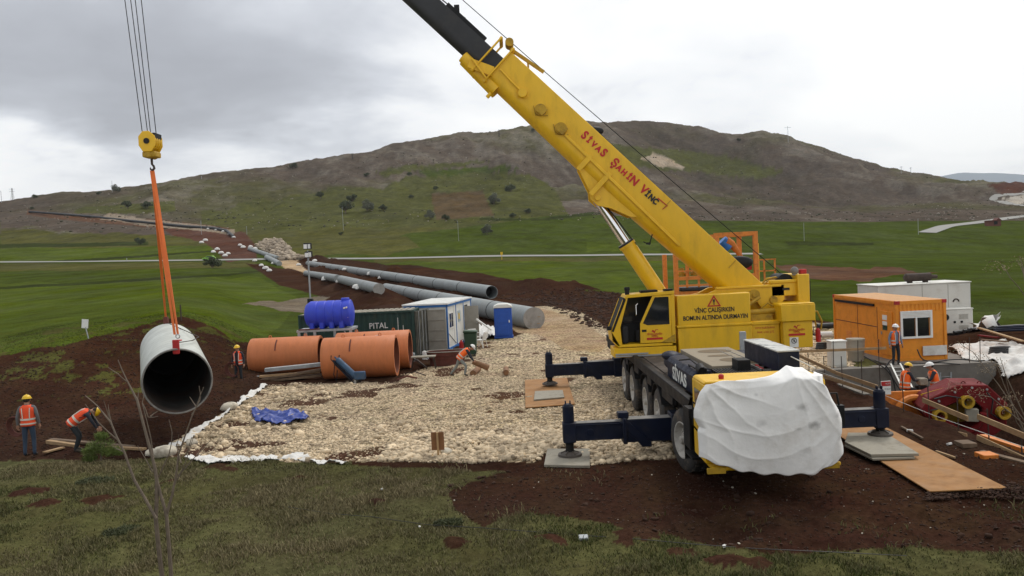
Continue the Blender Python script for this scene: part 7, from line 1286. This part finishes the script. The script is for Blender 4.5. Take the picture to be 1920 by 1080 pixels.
def person(loc, rz, J, label, trousers, sleeve, helmet, vest='vest', scale=1.0, open_front=False, hair=True):
    J = {k: np.array(v, float) for k, v in J.items()}
    R = {k: RAD[k] if k in RAD else RAD[k[:2]] for k in J}; V, Fc = skin_mesh({k: tuple(v) for k, v in J.items()}, EDG, R)
    seg = [('pel', 'wai', 1), ('wai', 'che', 1), ('che', 'nek', 1), ('nek', 'hed', 0), ('hed', 'top', 0)]
    for s in 'LR': seg += [('che', 'sh'+s, 1), ('sh'+s, 'el'+s, 1), ('el'+s, 'wr'+s, 1), ('pel', 'hi'+s, 2), ('hi'+s, 'kn'+s, 2), ('kn'+s, 'an'+s, 2), ('an'+s, 'to'+s, 3)]
    C = np.array([V[list(f)].mean(0) for f in Fc]); best = np.full(len(C), 9e9); mi = np.zeros(len(C), int)
    for a, b, m in seg:
        A_, B_ = J[a], J[b]; d = B_-A_; t = np.clip(((C-A_)@d)/(d@d), 0, 1); dd = np.linalg.norm(C-(A_+t[:, None]*d), axis=1); k = dd < best; best[k] = dd[k]; mi[k] = m
    mb = MB(); mb.add(V, Fc); mb.m = list(mi)
    hd = J['hed']; up = J['top']-J['hed']; up /= np.linalg.norm(up); side = np.array([1., 0, 0]); fw = np.cross(up, side); fw /= np.linalg.norm(fw)
    mb.mi = 0
    def hp(x, y, z): return hd+side*x+fw*y+up*z
    mb.ball(hp(0, .005, .02), (.078, .098, .115), 16, 12); mb.ball(hp(0, .105, 0), (.014, .024, .024), 8, 6)                            # head, nose
    for s in (-1, 1): mb.ball(hp(s*.082, 0, .0), (.012, .022, .032), 8, 6)
    mb.mi = 4
    for s in (-1, 1): mb.ball(hp(s*.032, .092, .03), (.012, .008, .008), 8, 5)
    mb.tube([hp(-.025, .092, -.045), hp(0, .099, -.047), hp(.025, .092, -.045)], .005, 5)
    mb.mi = 0
    for s, sx_ in (('L', -1), ('R', 1)):                                                  # palms and five bent fingers
        w = J['wr'+s]; d = w-J['el'+s]; d /= np.linalg.norm(d); lat = np.array([0, 1., 0])-d*d[1]; lat /= max(np.linalg.norm(lat), .1); pal = np.cross(d, lat)
        c = w+d*.055; mb.ball(c, (.028, .028, .045), 10, 8); mb.tube([w, c+d*.02], [.026, .034], 8)
        for k in range(4):
            o = lat*(.030-.020*k); L = (.070, .078, .073, .058)[k]; b0 = w+d*.085+o; b1 = b0+d*L*.5+pal*sx_*-.008; b2 = b1+d*L*.35+pal*sx_*-.03
            mb.tube([w+d*.05+o*.8, b0, b1, b2], [.010, .010, .009, .007], 6)
        mb.tube([w+d*.02+lat*.02, w+d*.045+lat*.048, w+d*.08+lat*.06-pal*sx_*.012], [.011, .011, .008], 6)
    r_ = empty('person', loc); tag(r_, label, 'person', None)
    c, s_ = math.cos(rz), math.sin(rz); T = lambda V: np.stack([loc[0]+scale*(V[:, 0]*c-V[:, 1]*s_), loc[1]+scale*(V[:, 0]*s_+V[:, 1]*c), loc[2]+scale*V[:, 2]], 1)
    build('body', mb.xf(T), [Mt['skin'], Mt[sleeve], Mt[trousers], Mt['boot'], Mt['hair']], r_, ang=60)
    # vest: loft round the spine
    def ring(c0, d, rx, ry, n=28, gap=0):
        d = d/np.linalg.norm(d); x = np.array([1., 0, 0]); y = np.cross(d, x); y /= np.linalg.norm(y); t = np.linspace(gap, 2*math.pi-gap, n)+math.pi/2
        return c0+np.outer(np.cos(t)*rx, x)+np.outer(np.sin(t)*ry, y)
    pel, wai, che, nek = J['pel'], J['wai'], J['che'], J['nek']; dpc = che-wai; dn = nek-che; du = wai-pel
    f_ = lambda a, b, u: a+(b-a)*u
    st = [(f_(pel, wai, -.35), du, .185, .142), (pel, du, .188, .145), (wai, du+dpc, .172, .135), (f_(wai, che, .5), dpc, .180, .138), (che, dpc+dn, .198, .140), (f_(che, nek, .45), dn, .196, .128), (f_(che, nek, .72), dn, .150, .105), (f_(che, nek, .92), dn, .085, .08)]
    gap = .42 if open_front else 0
    n = 28; W = np.vstack([ring(*q, n=n, gap=gap) for q in st]); W += .006*np.sin(W[:, [2, 0, 1]]*60)
    mb = MB(); m1 = n if not open_front else n-1
    mb.add(W, [(r*n+i, r*n+(i+1) % n, (r+1)*n+(i+1) % n, (r+1)*n+i) for r in range(len(st)-1) for i in range(m1)])
    v_ = build('safety_vest', mb.xf(T), Mt[vest], r_, ang=80); so_ = v_.modifiers.new('t', 'SOLIDIFY'); so_.thickness = .012
    def strip_(a, b, da, rx, ry):
        W2 = np.vstack([ring(a, da, rx, ry, n, gap), ring(b, da, rx, ry, n, gap)]); mb = MB(); mb.add(W2, [(i, (i+1) % n, n+(i+1) % n, n+i) for i in range(m1)]); build('reflective_stripe', mb.xf(T), Mt['tape'], v_, ang=80)
    strip_(f_(pel, wai, .75), f_(pel, wai, 1.1), du+dpc, .188, .150); strip_(f_(pel, wai, -.05), f_(pel, wai, .22), du, .198, .155)
    for s in (-1, 1):
        y1 = np.cross(dpc/np.linalg.norm(dpc), [1., 0, 0]); off = lambda p, x, k: p+np.array([s*x, 0, 0])+y1*k
        for k in (-1, 1): mb = MB(); P_ = [off(wai, .085, k*.132), off(f_(wai, che, .5), .09, k*.136), off(che, .095, k*.138), off(f_(che, nek, .5), .10, k*.120)]; mb.tube(P_, .014, 5); build('reflective_stripe', mb.xf(T), Mt['tape'], v_)

    # helmet
    mb = MB(); Vh = []; n = 22
    for i in range(7):
        a = i/6*math.pi/2
        for j in range(n): b = 2*math.pi*j/n; Vh.append(hp(.112*math.cos(a)*math.cos(b), .008+.132*math.cos(a)*math.sin(b), .055+.105*math.sin(a)))
    mb.add(Vh, [(i*n+j, i*n+(j+1) % n, (i+1)*n+(j+1) % n, (i+1)*n+j) for i in range(6) for j in range(n)]); 
    Vb = [hp(.112*math.cos(b), .008+.132*math.sin(b), .057) for b in np.linspace(0, 2*math.pi, n+1)[:-1]]+[hp(.128*math.cos(b), .014+(.150+.035*max(0, math.sin(b)))*math.sin(b), .050) for b in np.linspace(0, 2*math.pi, n+1)[:-1]]
    mb.add(Vb, [(j, (j+1) % n, n+(j+1) % n, n+j) for j in range(n)]); mb.tube([hp(0, -.10, .11), hp(0, 0, .168), hp(0, .10, .12)], .008, 5)
    build('hard_hat', mb.xf(T), Mt[helmet], r_, ang=60)
    mb = MB(); mb.ball(hp(0, -.03, .02), (.086, .082, .085), 14, 9); build('hair', mb.xf(T), Mt['hair'], r_)
    return T
person(atz(57, 857, 0), .25, STAND, 'worker in orange vest and yellow helmet standing with back turned at the far left', 'jeans', 'shirtgrey', 'hardyellow', 'vestred', 1.0)
person(atz(150, 848, 0), -1.25, BEND, 'worker in orange vest and yellow helmet bending over timber left of the hung pipe', 'darktrouser', 'shirtdark', 'hardyellow', 'vestred', .98)
person(atz(449, 722, 0), math.pi-.1, STAND, 'worker in open orange vest and yellow helmet facing forward right of the hung pipe', 'darktrouser', 'shirtdark', 'hardyellow', 'vestred', 1.0, open_front=True)
TL = person(atz(864, 706, 0), -1.5708, STRIDE, 'worker in bright orange vest and white helmet bending to lift a log on the stones', 'greytrouser', 'shirtdark', 'hardwhite', 'vest', .98)
h_ = TL(np.array([[0, .58, .60]]))[0]; e_ = aty(916, 690, h_[1]-.1); mb = MB(); mb.cyl(h_-(e_-h_)*.05, e_, .105, .125, 14); solo('log', mb, 'log', 'bark covered log held by the bending worker in the bright orange vest', 'log')
person((14.75, 30.9, -.06), math.pi+.15, STAND, 'worker in orange vest and white helmet standing at the corner of the orange container', 'darktrouser', 'shirtblue', 'hardwhite', 'vest', .97, open_front=True)
p = aty(1703, 735, 25.3); person((p[0], 25.5, -.76), -1.35, SIT, 'worker in orange vest and yellow helmet sitting on the jacking frame in the shaft', 'darktrouser', 'shirtdark', 'hardyellow', 'vest', .98)
p = aty(1760, 735, 25.3); person((p[0], 25.5, -.78), 1.25, SIT, 'worker in orange vest and white helmet facing the other one in the shaft', 'darktrouser', 'shirtdark', 'hardwhite', 'vest', .98)
p = aty(1733, 720, 25.3); gi = root('control_stand', (p[0], 25.4, -.8), 'dark control stand with a pale top between the two workers in the shaft', 'control stand'); build('cabinet', MB().bb((p[0]-.16, 25.3, -.8), (p[0]+.16, 25.6, .18)), Mt['black'], gi, bevel=.02); build('display', MB().bb((p[0]-.14, 25.28, .2), (p[0]+.12, 25.55, .42)), Mt['plate'], gi, bevel=.02)
# red hoses held by two workers
for loc_, s, lb in ((atz(434, 712, .75), .32, 'red hose coil held by the worker right of the hung pipe'), ((atz(22, 815, .5)), .28, 'dark cable coil held by the worker at the far left')):
    c = np.array(loc_); 
    if s == .28: c = aty(28, 800, 22.2)
    else: c = aty(434, 693, 34.1)
    mb = MB(); [mb.torus(c+[.015*k, .02*k, 0], s*(1-.07*k), .016, (.25, 1, .1), 26, 6) for k in range(4)]; solo('hose_coil', mb, 'rustred', lb, 'hose coil')
# ================================================================ VEGETATION
def branch(mb, pts, r0, r1):
    n = len(pts); P_ = [np.array(p, float) for p in pts]; Q = []
    for a, b in zip(P_[:-1], P_[1:]): Q += [a, a*.5+b*.5]
    Q.append(P_[-1]); Q = [q+(rng.random(3)-.5)*.012*(0 < i < len(Q)-1) for i, q in enumerate(Q)]; mb.tube(Q, list(np.linspace(r0, r1, len(Q))), 7)
sp_ = root('bare_sapling', hit(308, 1075), 'leafless young sapling with thin branches in the left foreground grass', 'sapling'); Z6 = lambda x, y, Yd: aty(160+x/2.454, 640+y/2.4545, Yd)
g0 = hit(310, 1085)
trunks = [([(365, 1150), (352, 1080), (325, 815), (330, 640), (310, 540), (240, 270), (215, 225), (190, 180), (150, 85)], 10.4, .030, .005), ([(400, 1150), (395, 1080), (375, 795), (345, 700), (330, 640)], 10.4, .027, .015), ([(375, 795), (400, 700), (415, 640), (430, 520), (470, 400), (510, 300), (545, 210)], 10.4, .020, .004), ([(325, 815), (225, 640), (180, 510), (115, 370), (60, 300), (0, 250)], 10.35, .021, .005)]
mb = MB(); [branch(mb, [Z6(x, y, Yd) for x, y in pts], r0*1.15, r1) for pts, Yd, r0, r1 in trunks[:2]]; build('trunk', mb, Mt['bark'], sp_)
for pts, Yd, r0, r1 in trunks[2:]: mb = MB(); branch(mb, [Z6(x, y, Yd) for x, y in pts], r0, r1); build('limb', mb, Mt['bark'], sp_)
tw = [[(115, 370), (85, 275)], [(118, 372), (105, 290)], [(330, 640), (300, 440), (262, 285), (270, 225)], [(335, 630), (385, 520), (402, 420), (385, 360)], [(425, 620), (500, 540), (580, 450)], [(150, 455), (60, 375), (0, 290)], [(240, 270), (245, 225)], [(190, 185), (150, 150), (105, 120)], [(300, 345), (335, 320)], [(262, 285), (290, 350), (335, 345)], [(510, 300), (480, 255)], [(490, 340), (530, 270), (523, 205)], [(440, 560), (420, 480), (430, 430)], [(465, 520), (490, 440)], [(310, 600), (240, 480)], [(420, 640), (460, 560), (500, 430)], [(180, 510), (120, 480)]]
for pts in tw: mb = MB(); branch(mb, [Z6(x, y, 10.37+.1*rng.random()) for x, y in pts], .009, .003); build('twig', mb, Mt['bark'], sp_)
# dry weeds at the right edge
def weed(stems, Yd, label, heads):
    b = aty(*stems[0][0], Yd); r_ = root('dry_weed', b, label, 'dry plant')
    for s in stems: mb = MB(); branch(mb, [aty(x, y, Yd+.15*rng.random()) for x, y in s], .007, .002); build('stem', mb, Mt['bark'], r_)
    for x, y, k in heads:
        c = aty(x, y, Yd); n = int(70*k); P_ = c+(rng.random((n, 3))-.5)*np.array([.15, .12, .09])*k; mb = MB()
        for q in P_: d = (rng.random(3)-.5); d /= np.linalg.norm(d); e = np.cross(d, [0, 0, 1]); mb.add([c, c, q, q+d*.018+e*.006, q+d*.018-e*.006], [(2, 3, 4)])
        build('seed_head', mb, Mt['dry'], r_, smooth=False)
weed([[(2000, 1210), (1975, 760), (1925, 560), (1895, 520), (1878, 495)], [(1965, 700), (1930, 540), (1908, 488)], [(1925, 560), (1918, 500), (1912, 480)]], 6.6, 'dry weed with brown seed heads reaching in at the upper right edge', [(1868, 498, 1.0), (1908, 490, .8), (1885, 505, .6)])
weed([[(2010, 1150), (1930, 800), (1870, 720), (1825, 660), (1795, 640)], [(1960, 900), (1900, 760), (1870, 690), (1848, 665)], [(1930, 800), (1885, 700), (1875, 670)], [(1925, 800), (1860, 745), (1830, 740)], [(1985, 900), (1905, 790), (1885, 700)]], 8.2, 'dry weed with tangled stems in front of the shaft at the right edge', [(1800, 650, 1.3), (1835, 668, 1.0), (1850, 690, 1.2), (1872, 680, .9), (1790, 725, 1.0), (1830, 740, 1.4), (1895, 745, 1.2), (1870, 690, .8), (1885, 765, 1.0)])
# small pine and dark herb clumps
def needles(c, size, n, m, parent, w=.006, L=.09, name='foliage', flat=1.0):
    d = rng.normal(size=(n, 3)); d /= np.linalg.norm(d, axis=1)[:, None]; r = rng.random(n)**.4; P_ = c+d*r[:, None]*np.array(size); P_[:, 2] += .10*np.array(size)[2]*np.sin(P_[:, 0]*14)+.08*np.sin(P_[:, 1]*17)*np.array(size)[2]
    a = rng.normal(size=(n, 3)); a[:, 2] = np.abs(a[:, 2])*.7+.2; a /= np.linalg.norm(a, axis=1)[:, None]; b = np.cross(a, rng.normal(size=(n, 3))); b /= np.linalg.norm(b, axis=1)[:, None]; l_ = L*(.5+rng.random(n))[:, None]
    V = np.stack([P_-b*w, P_+b*w, P_+a*l_], 1).reshape(-1, 3); mb = MB(); mb.add(V, np.arange(n*3).reshape(-1, 3).tolist()); return build(name, mb, m, parent, smooth=False)
p = hit(190, 866); pt = root('young_pine', p, 'small bright green young pine in the grass at the feet of the bending left worker', 'young pine'); mb = MB(); mb.tube([p, p+[.02, 0, .6]], [.03, .012], 6); build('trunk', mb, Mt['bark'], pt)
for dx, dz, s in ((0, .42, .36), (-.22, .28, .26), (.25, .24, .28), (.05, .66, .18), (-.3, .08, .2), (.45, .2, .16)): needles(p+np.array([dx, 0, dz]), (s, s*.8, s*.5), 650, Mt['pine'], pt, name='needle_clump', w=.008)
M_herb = mat('herb_leaf', (.060, .070, .026), .8, var=.4)
for i, (x, y, s, lb) in enumerate([(180, 905, .62, 'dark low herb clump in the grass below the young pine'), (235, 1000, .55, 'dark low herb clump left of the sapling foot'), (840, 985, .35, 'green herb tuft below the soil patch in the middle foreground')]):
    p = hit(x, y); r_ = root('herb_clump', p, lb, 'herb clump'); needles(p+[0, 0, .03], (s*.8, s*.45, .08), 1500, M_herb, r_, w=.010, L=.06)
# cable lying across the foreground
mb = MB(); Q = [hit(x, y)+[0, 0, .05] for x, y in [(540, 955), (620, 968), (700, 975), (800, 990), (900, 996), (1000, 1003), (1100, 1012), (1200, 1020), (1300, 1030), (1420, 1040), (1560, 1046), (1700, 1050)]]; mb.tube(Q, .006, 5); solo('cable', mb, 'rubber', 'thin black cable lying across the foreground grass', 'cable')
for i, (x, y, s, m, lb) in enumerate([(1094, 1015, .11, 'galv', 'grey crushed carton in the grass on the thin black cable'), (717, 919, .05, 'geotex', 'small white litter piece in the middle of the grass'), (787, 991, .04, 'geotex', 'tiny white litter piece just above the thin black cable'), (1706, 812, .10, 'geotex', 'white scrap of paper on the soil left of the guard rail'), (1780, 836, .08, 'geotex', 'pale offcut on the soil in front of the guard rail'), (1358, 1027, .05, 'geotex', 'white chip in the lower grass right of the carton')]):
    p = hit(x, y); mb = MB(); mb.box(p+[0, 0, s*.4], (s*1.5, s, s*.7), rotm('Z', i*.9)@rotm('X', .4)); solo('litter', mb, m, lb, 'litter', bevel=s*.12)
# far trees and shrubs
def make_tree(seed, w, h, m, trunk_h, dens=900):
    rg_ = np.random.default_rng(seed); r_ = empty('tree', (0, 0, 0)); mb = MB(); mb.tube([(0, 0, -.3), (.05, 0, trunk_h), (0, .1, h*.6)], [.22, .16, .06], 7)
    for k in range(6): a = k*1.1; mb.tube([(0, 0, trunk_h*(.8+.05*k)), (math.cos(a)*w*.3, math.sin(a)*w*.3, h*.55), (math.cos(a)*w*.42, math.sin(a)*w*.42, h*.75)], [.09, .05, .02], 5)
    build('trunk', mb, Mt['bark'], r_); P_ = []
    for k in range(16):
        a = rg_.random()*6.28; rr = rg_.random()**.6*w*.42; c = np.array([math.cos(a)*rr, math.sin(a)*rr, trunk_h+(h-trunk_h)*(.18+.72*rg_.random()*(1-.5*rr/(w*.42+.01)))]); s = w*(.13+.10*rg_.random()); n = dens//16
        d = rg_.normal(size=(n, 3)); d /= np.linalg.norm(d, axis=1)[:, None]; P_.append(c+d*s*(rg_.random((n, 1))**.35)*np.array([1, 1, .8]))
    P_ = np.vstack(P_); n = len(P_); a = rg_.normal(size=(n, 3)); a /= np.linalg.norm(a, axis=1)[:, None]; b = np.cross(a, rg_.normal(size=(n, 3))); b /= np.linalg.norm(b, axis=1)[:, None]; q = w*.035
    V = np.stack([P_-a*q, P_+b*q*.7, P_+a*q, P_-b*q*.7], 1).reshape(-1, 3); mb = MB(); mb.add(V, np.arange(n*4).reshape(-1, 4).tolist()); build('crown', mb, Mt[m], r_, smooth=False); return r_
PT = [make_tree(3, 6, 5, 'leaf', .9, 1600), make_tree(5, 7, 4.6, 'leaf', .4, 1900), make_tree(8, 6, 5, 'leafpale', .4, 1900)]; used = [0, 0, 0]
TREES = [(239, 392, 17, 0, 'round dark tree on the left hillside, left one of the pair beside the slings'), (276, 391, 15, 1, 'wide dark tree on the left hillside, right one of the pair beside the slings'), (217, 361, 15, 2, 'pale round tree alone on the left skyline beside a thin pole'), (551, 316, 12, 1, 'dark tree on the skyline ridge left of the middle'), (186, 365, 7, 1, 'tiny shrub on the left skyline'), (65, 372, 8, 1, 'tiny shrub on the skyline near the left edge'), (601, 373, 15, 0, 'small dark tree alone in the mid hillside grass'), (661, 378, 15, 1, 'dark tree above the pair of larger ones on the mid hillside'), (648, 400, 26, 0, 'largest dark tree of the mid hillside group'), (690, 396, 22, 2, 'greyish tree right of the largest one on the mid hillside'), (718, 394, 12, 1, 'low shrub at the right end of the mid hillside group'), (688, 331, 8, 1, 'small shrub high on the middle slope'), (768, 330, 8, 1, 'small shrub on the slope right of the high one'), (817, 358, 10, 0, 'small tree above the left corner of the ploughed field'), (926, 383, 21, 2, 'pale round tree at the right edge of the ploughed field'), (958, 360, 16, 1, 'dark shrub above the pale tree near the boom'), (807, 411, 18, 2, 'greyish small tree below the left corner of the ploughed field'), (835, 413, 12, 1, 'dark shrub below the ploughed field'), (913, 440, 20, 2, 'pale blossoming bush above the far road in the middle'), (962, 408, 10, 1, 'low dark shrub on the field edge left of the boom'), (262, 459, 15, 1, 'dark bush above the left green field'), (398, 503, 24, 1, 'dark bush beside the far road under the lime green car'), (640, 437+4, 7, 1, 'tiny shrub on the brown mound above the road'), (771, 372, 8, 1, 'tiny shrub left of the ploughed field'), (1385, 262+3, 6, 1, 'tiny shrub in the dip of the right skyline'), (990, 400, 10, 1, 'small shrub just left of the boom on the field edge'), (1001, 247, 7, 1, 'tiny shrub on the skyline just left of the boom'), (60, 393, 6, 1, 'tiny shrub above the hillside pipeline at the far left')]
for i, (x, y, hp_, k, lb) in enumerate(TREES):
    p = hit(x, y); hh = hp_/1500*p[1]; o = PT[k] if not used[k] else copy_tree(PT[k]); used[k] = 1; o.location = p; s = hh/4.9; o.scale = (s, s, s); o.rotation_euler.z = i*1.7; tag(o, lb, 'tree', 'trees and shrubs on the far slopes')
# poles and masts
def pole(x, yb, yt, kind, lb):
    p = hit(x, yb); h = (yb-yt)/1500*p[1]; w = max(.12, .55/1500*p[1]); mb = MB()
    if kind == 'lattice':
        b = h*.10
        for sx in (-1, 1):
            for sy in (-1, 1): mb.beam(p+[sx*b, sy*b, 0], p+[sx*b*.15, sy*b*.15, h], w*.45, w*.45)
        for k in range(6):
            z0_, z1_ = h*k/6, h*(k+1)/6; f0, f1 = 1-.85*k/6, 1-.85*(k+1)/6
            for sy in (-1, 1): mb.beam(p+[-b*f0, sy*b*f0, z0_], p+[b*f1, sy*b*f1, z1_], w*.3, w*.3); mb.beam(p+[b*f0, sy*b*f0, z0_], p+[-b*f1, sy*b*f1, z1_], w*.3, w*.3)
    else: mb.beam(p-[0, 0, .5], p+[0, 0, h], w, w)
    r_ = root('lattice_mast' if kind == 'lattice' else 'utility_pole', p, lb, 'mast' if kind == 'lattice' else 'utility pole'); build('mast' if kind == 'lattice' else 'post', mb, Mt['galv' if kind != 'lattice' else 'rubber'], r_)
    if kind in ('lattice', 'T'):
        for q in ((.92, .75) if kind == 'lattice' else (.9,)): mb = MB(); mb.beam(p+[-h*.22, 0, h*q], p+[h*.22, 0, h*q], w*.6, w*.6); build('crossarm', mb, Mt['rubber'], r_)
for a in [(24, 378, 353, 'lattice', 'small lattice mast on the skyline at the far left'), (3, 380, 358, 'pole', 'thin pole on the skyline at the left picture edge'), (211, 361, 339, 'pole', 'thin pole on the left skyline beside the pale round tree'), (378, 336, 330, 'pole', 'short post on the skyline right of the slings'), (661, 299, 288, 'lattice', 'small lattice mast on the ridge in the middle left'), (936, 257, 243, 'lattice', 'lattice mast on the ridge left of the boom'), (1478, 267, 237, 'T', 'tall slender mast on the right shoulder of the hill'), (1690, 325, 312, 'T', 'left one of two crossarm poles on the right slope skyline'), (1708, 327, 314, 'T', 'right one of two crossarm poles on the right slope skyline'), (644, 432, 388, 'pole', 'thin pole below the mid hillside trees'), (860, 452, 414, 'T', 'thin crossarm pole below the ploughed field'), (1508, 452, 418, 'pole', 'thin pole in the green field right of the boom'), (1722, 440, 410, 'pole', 'thin pole at the start of the hillside road'), (378, 440, 414, 'pole', 'thin pole beside the hillside pipeline'), (463, 440, 424, 'pole', 'short pole above the white sandbags on the hillside'), (238, 490, 484, 'pole', 'tiny post beside the far road at the left')]: pole(*a)

# thin air between here and the far mountain
hz_ = MB(); hz_.bb((-5200, -120, -30), (5200, 7000, 760)); ho = build('haze', hz_, [], smooth=False); hm_ = bpy.data.materials.new('thin_haze'); hm_.use_nodes = True; t = hm_.node_tree; t.nodes.clear()
o_ = t.nodes.new('ShaderNodeOutputMaterial'); pv_ = t.nodes.new('ShaderNodeVolumePrincipled'); pv_.inputs['Density'].default_value = 5.5e-5; pv_.inputs['Color'].default_value = (.86, .90, .96, 1); t.links.new(pv_.outputs[0], o_.inputs['Volume']); ho.data.materials.clear(); ho.data.materials.append(hm_); tag(ho, kind='stuff')
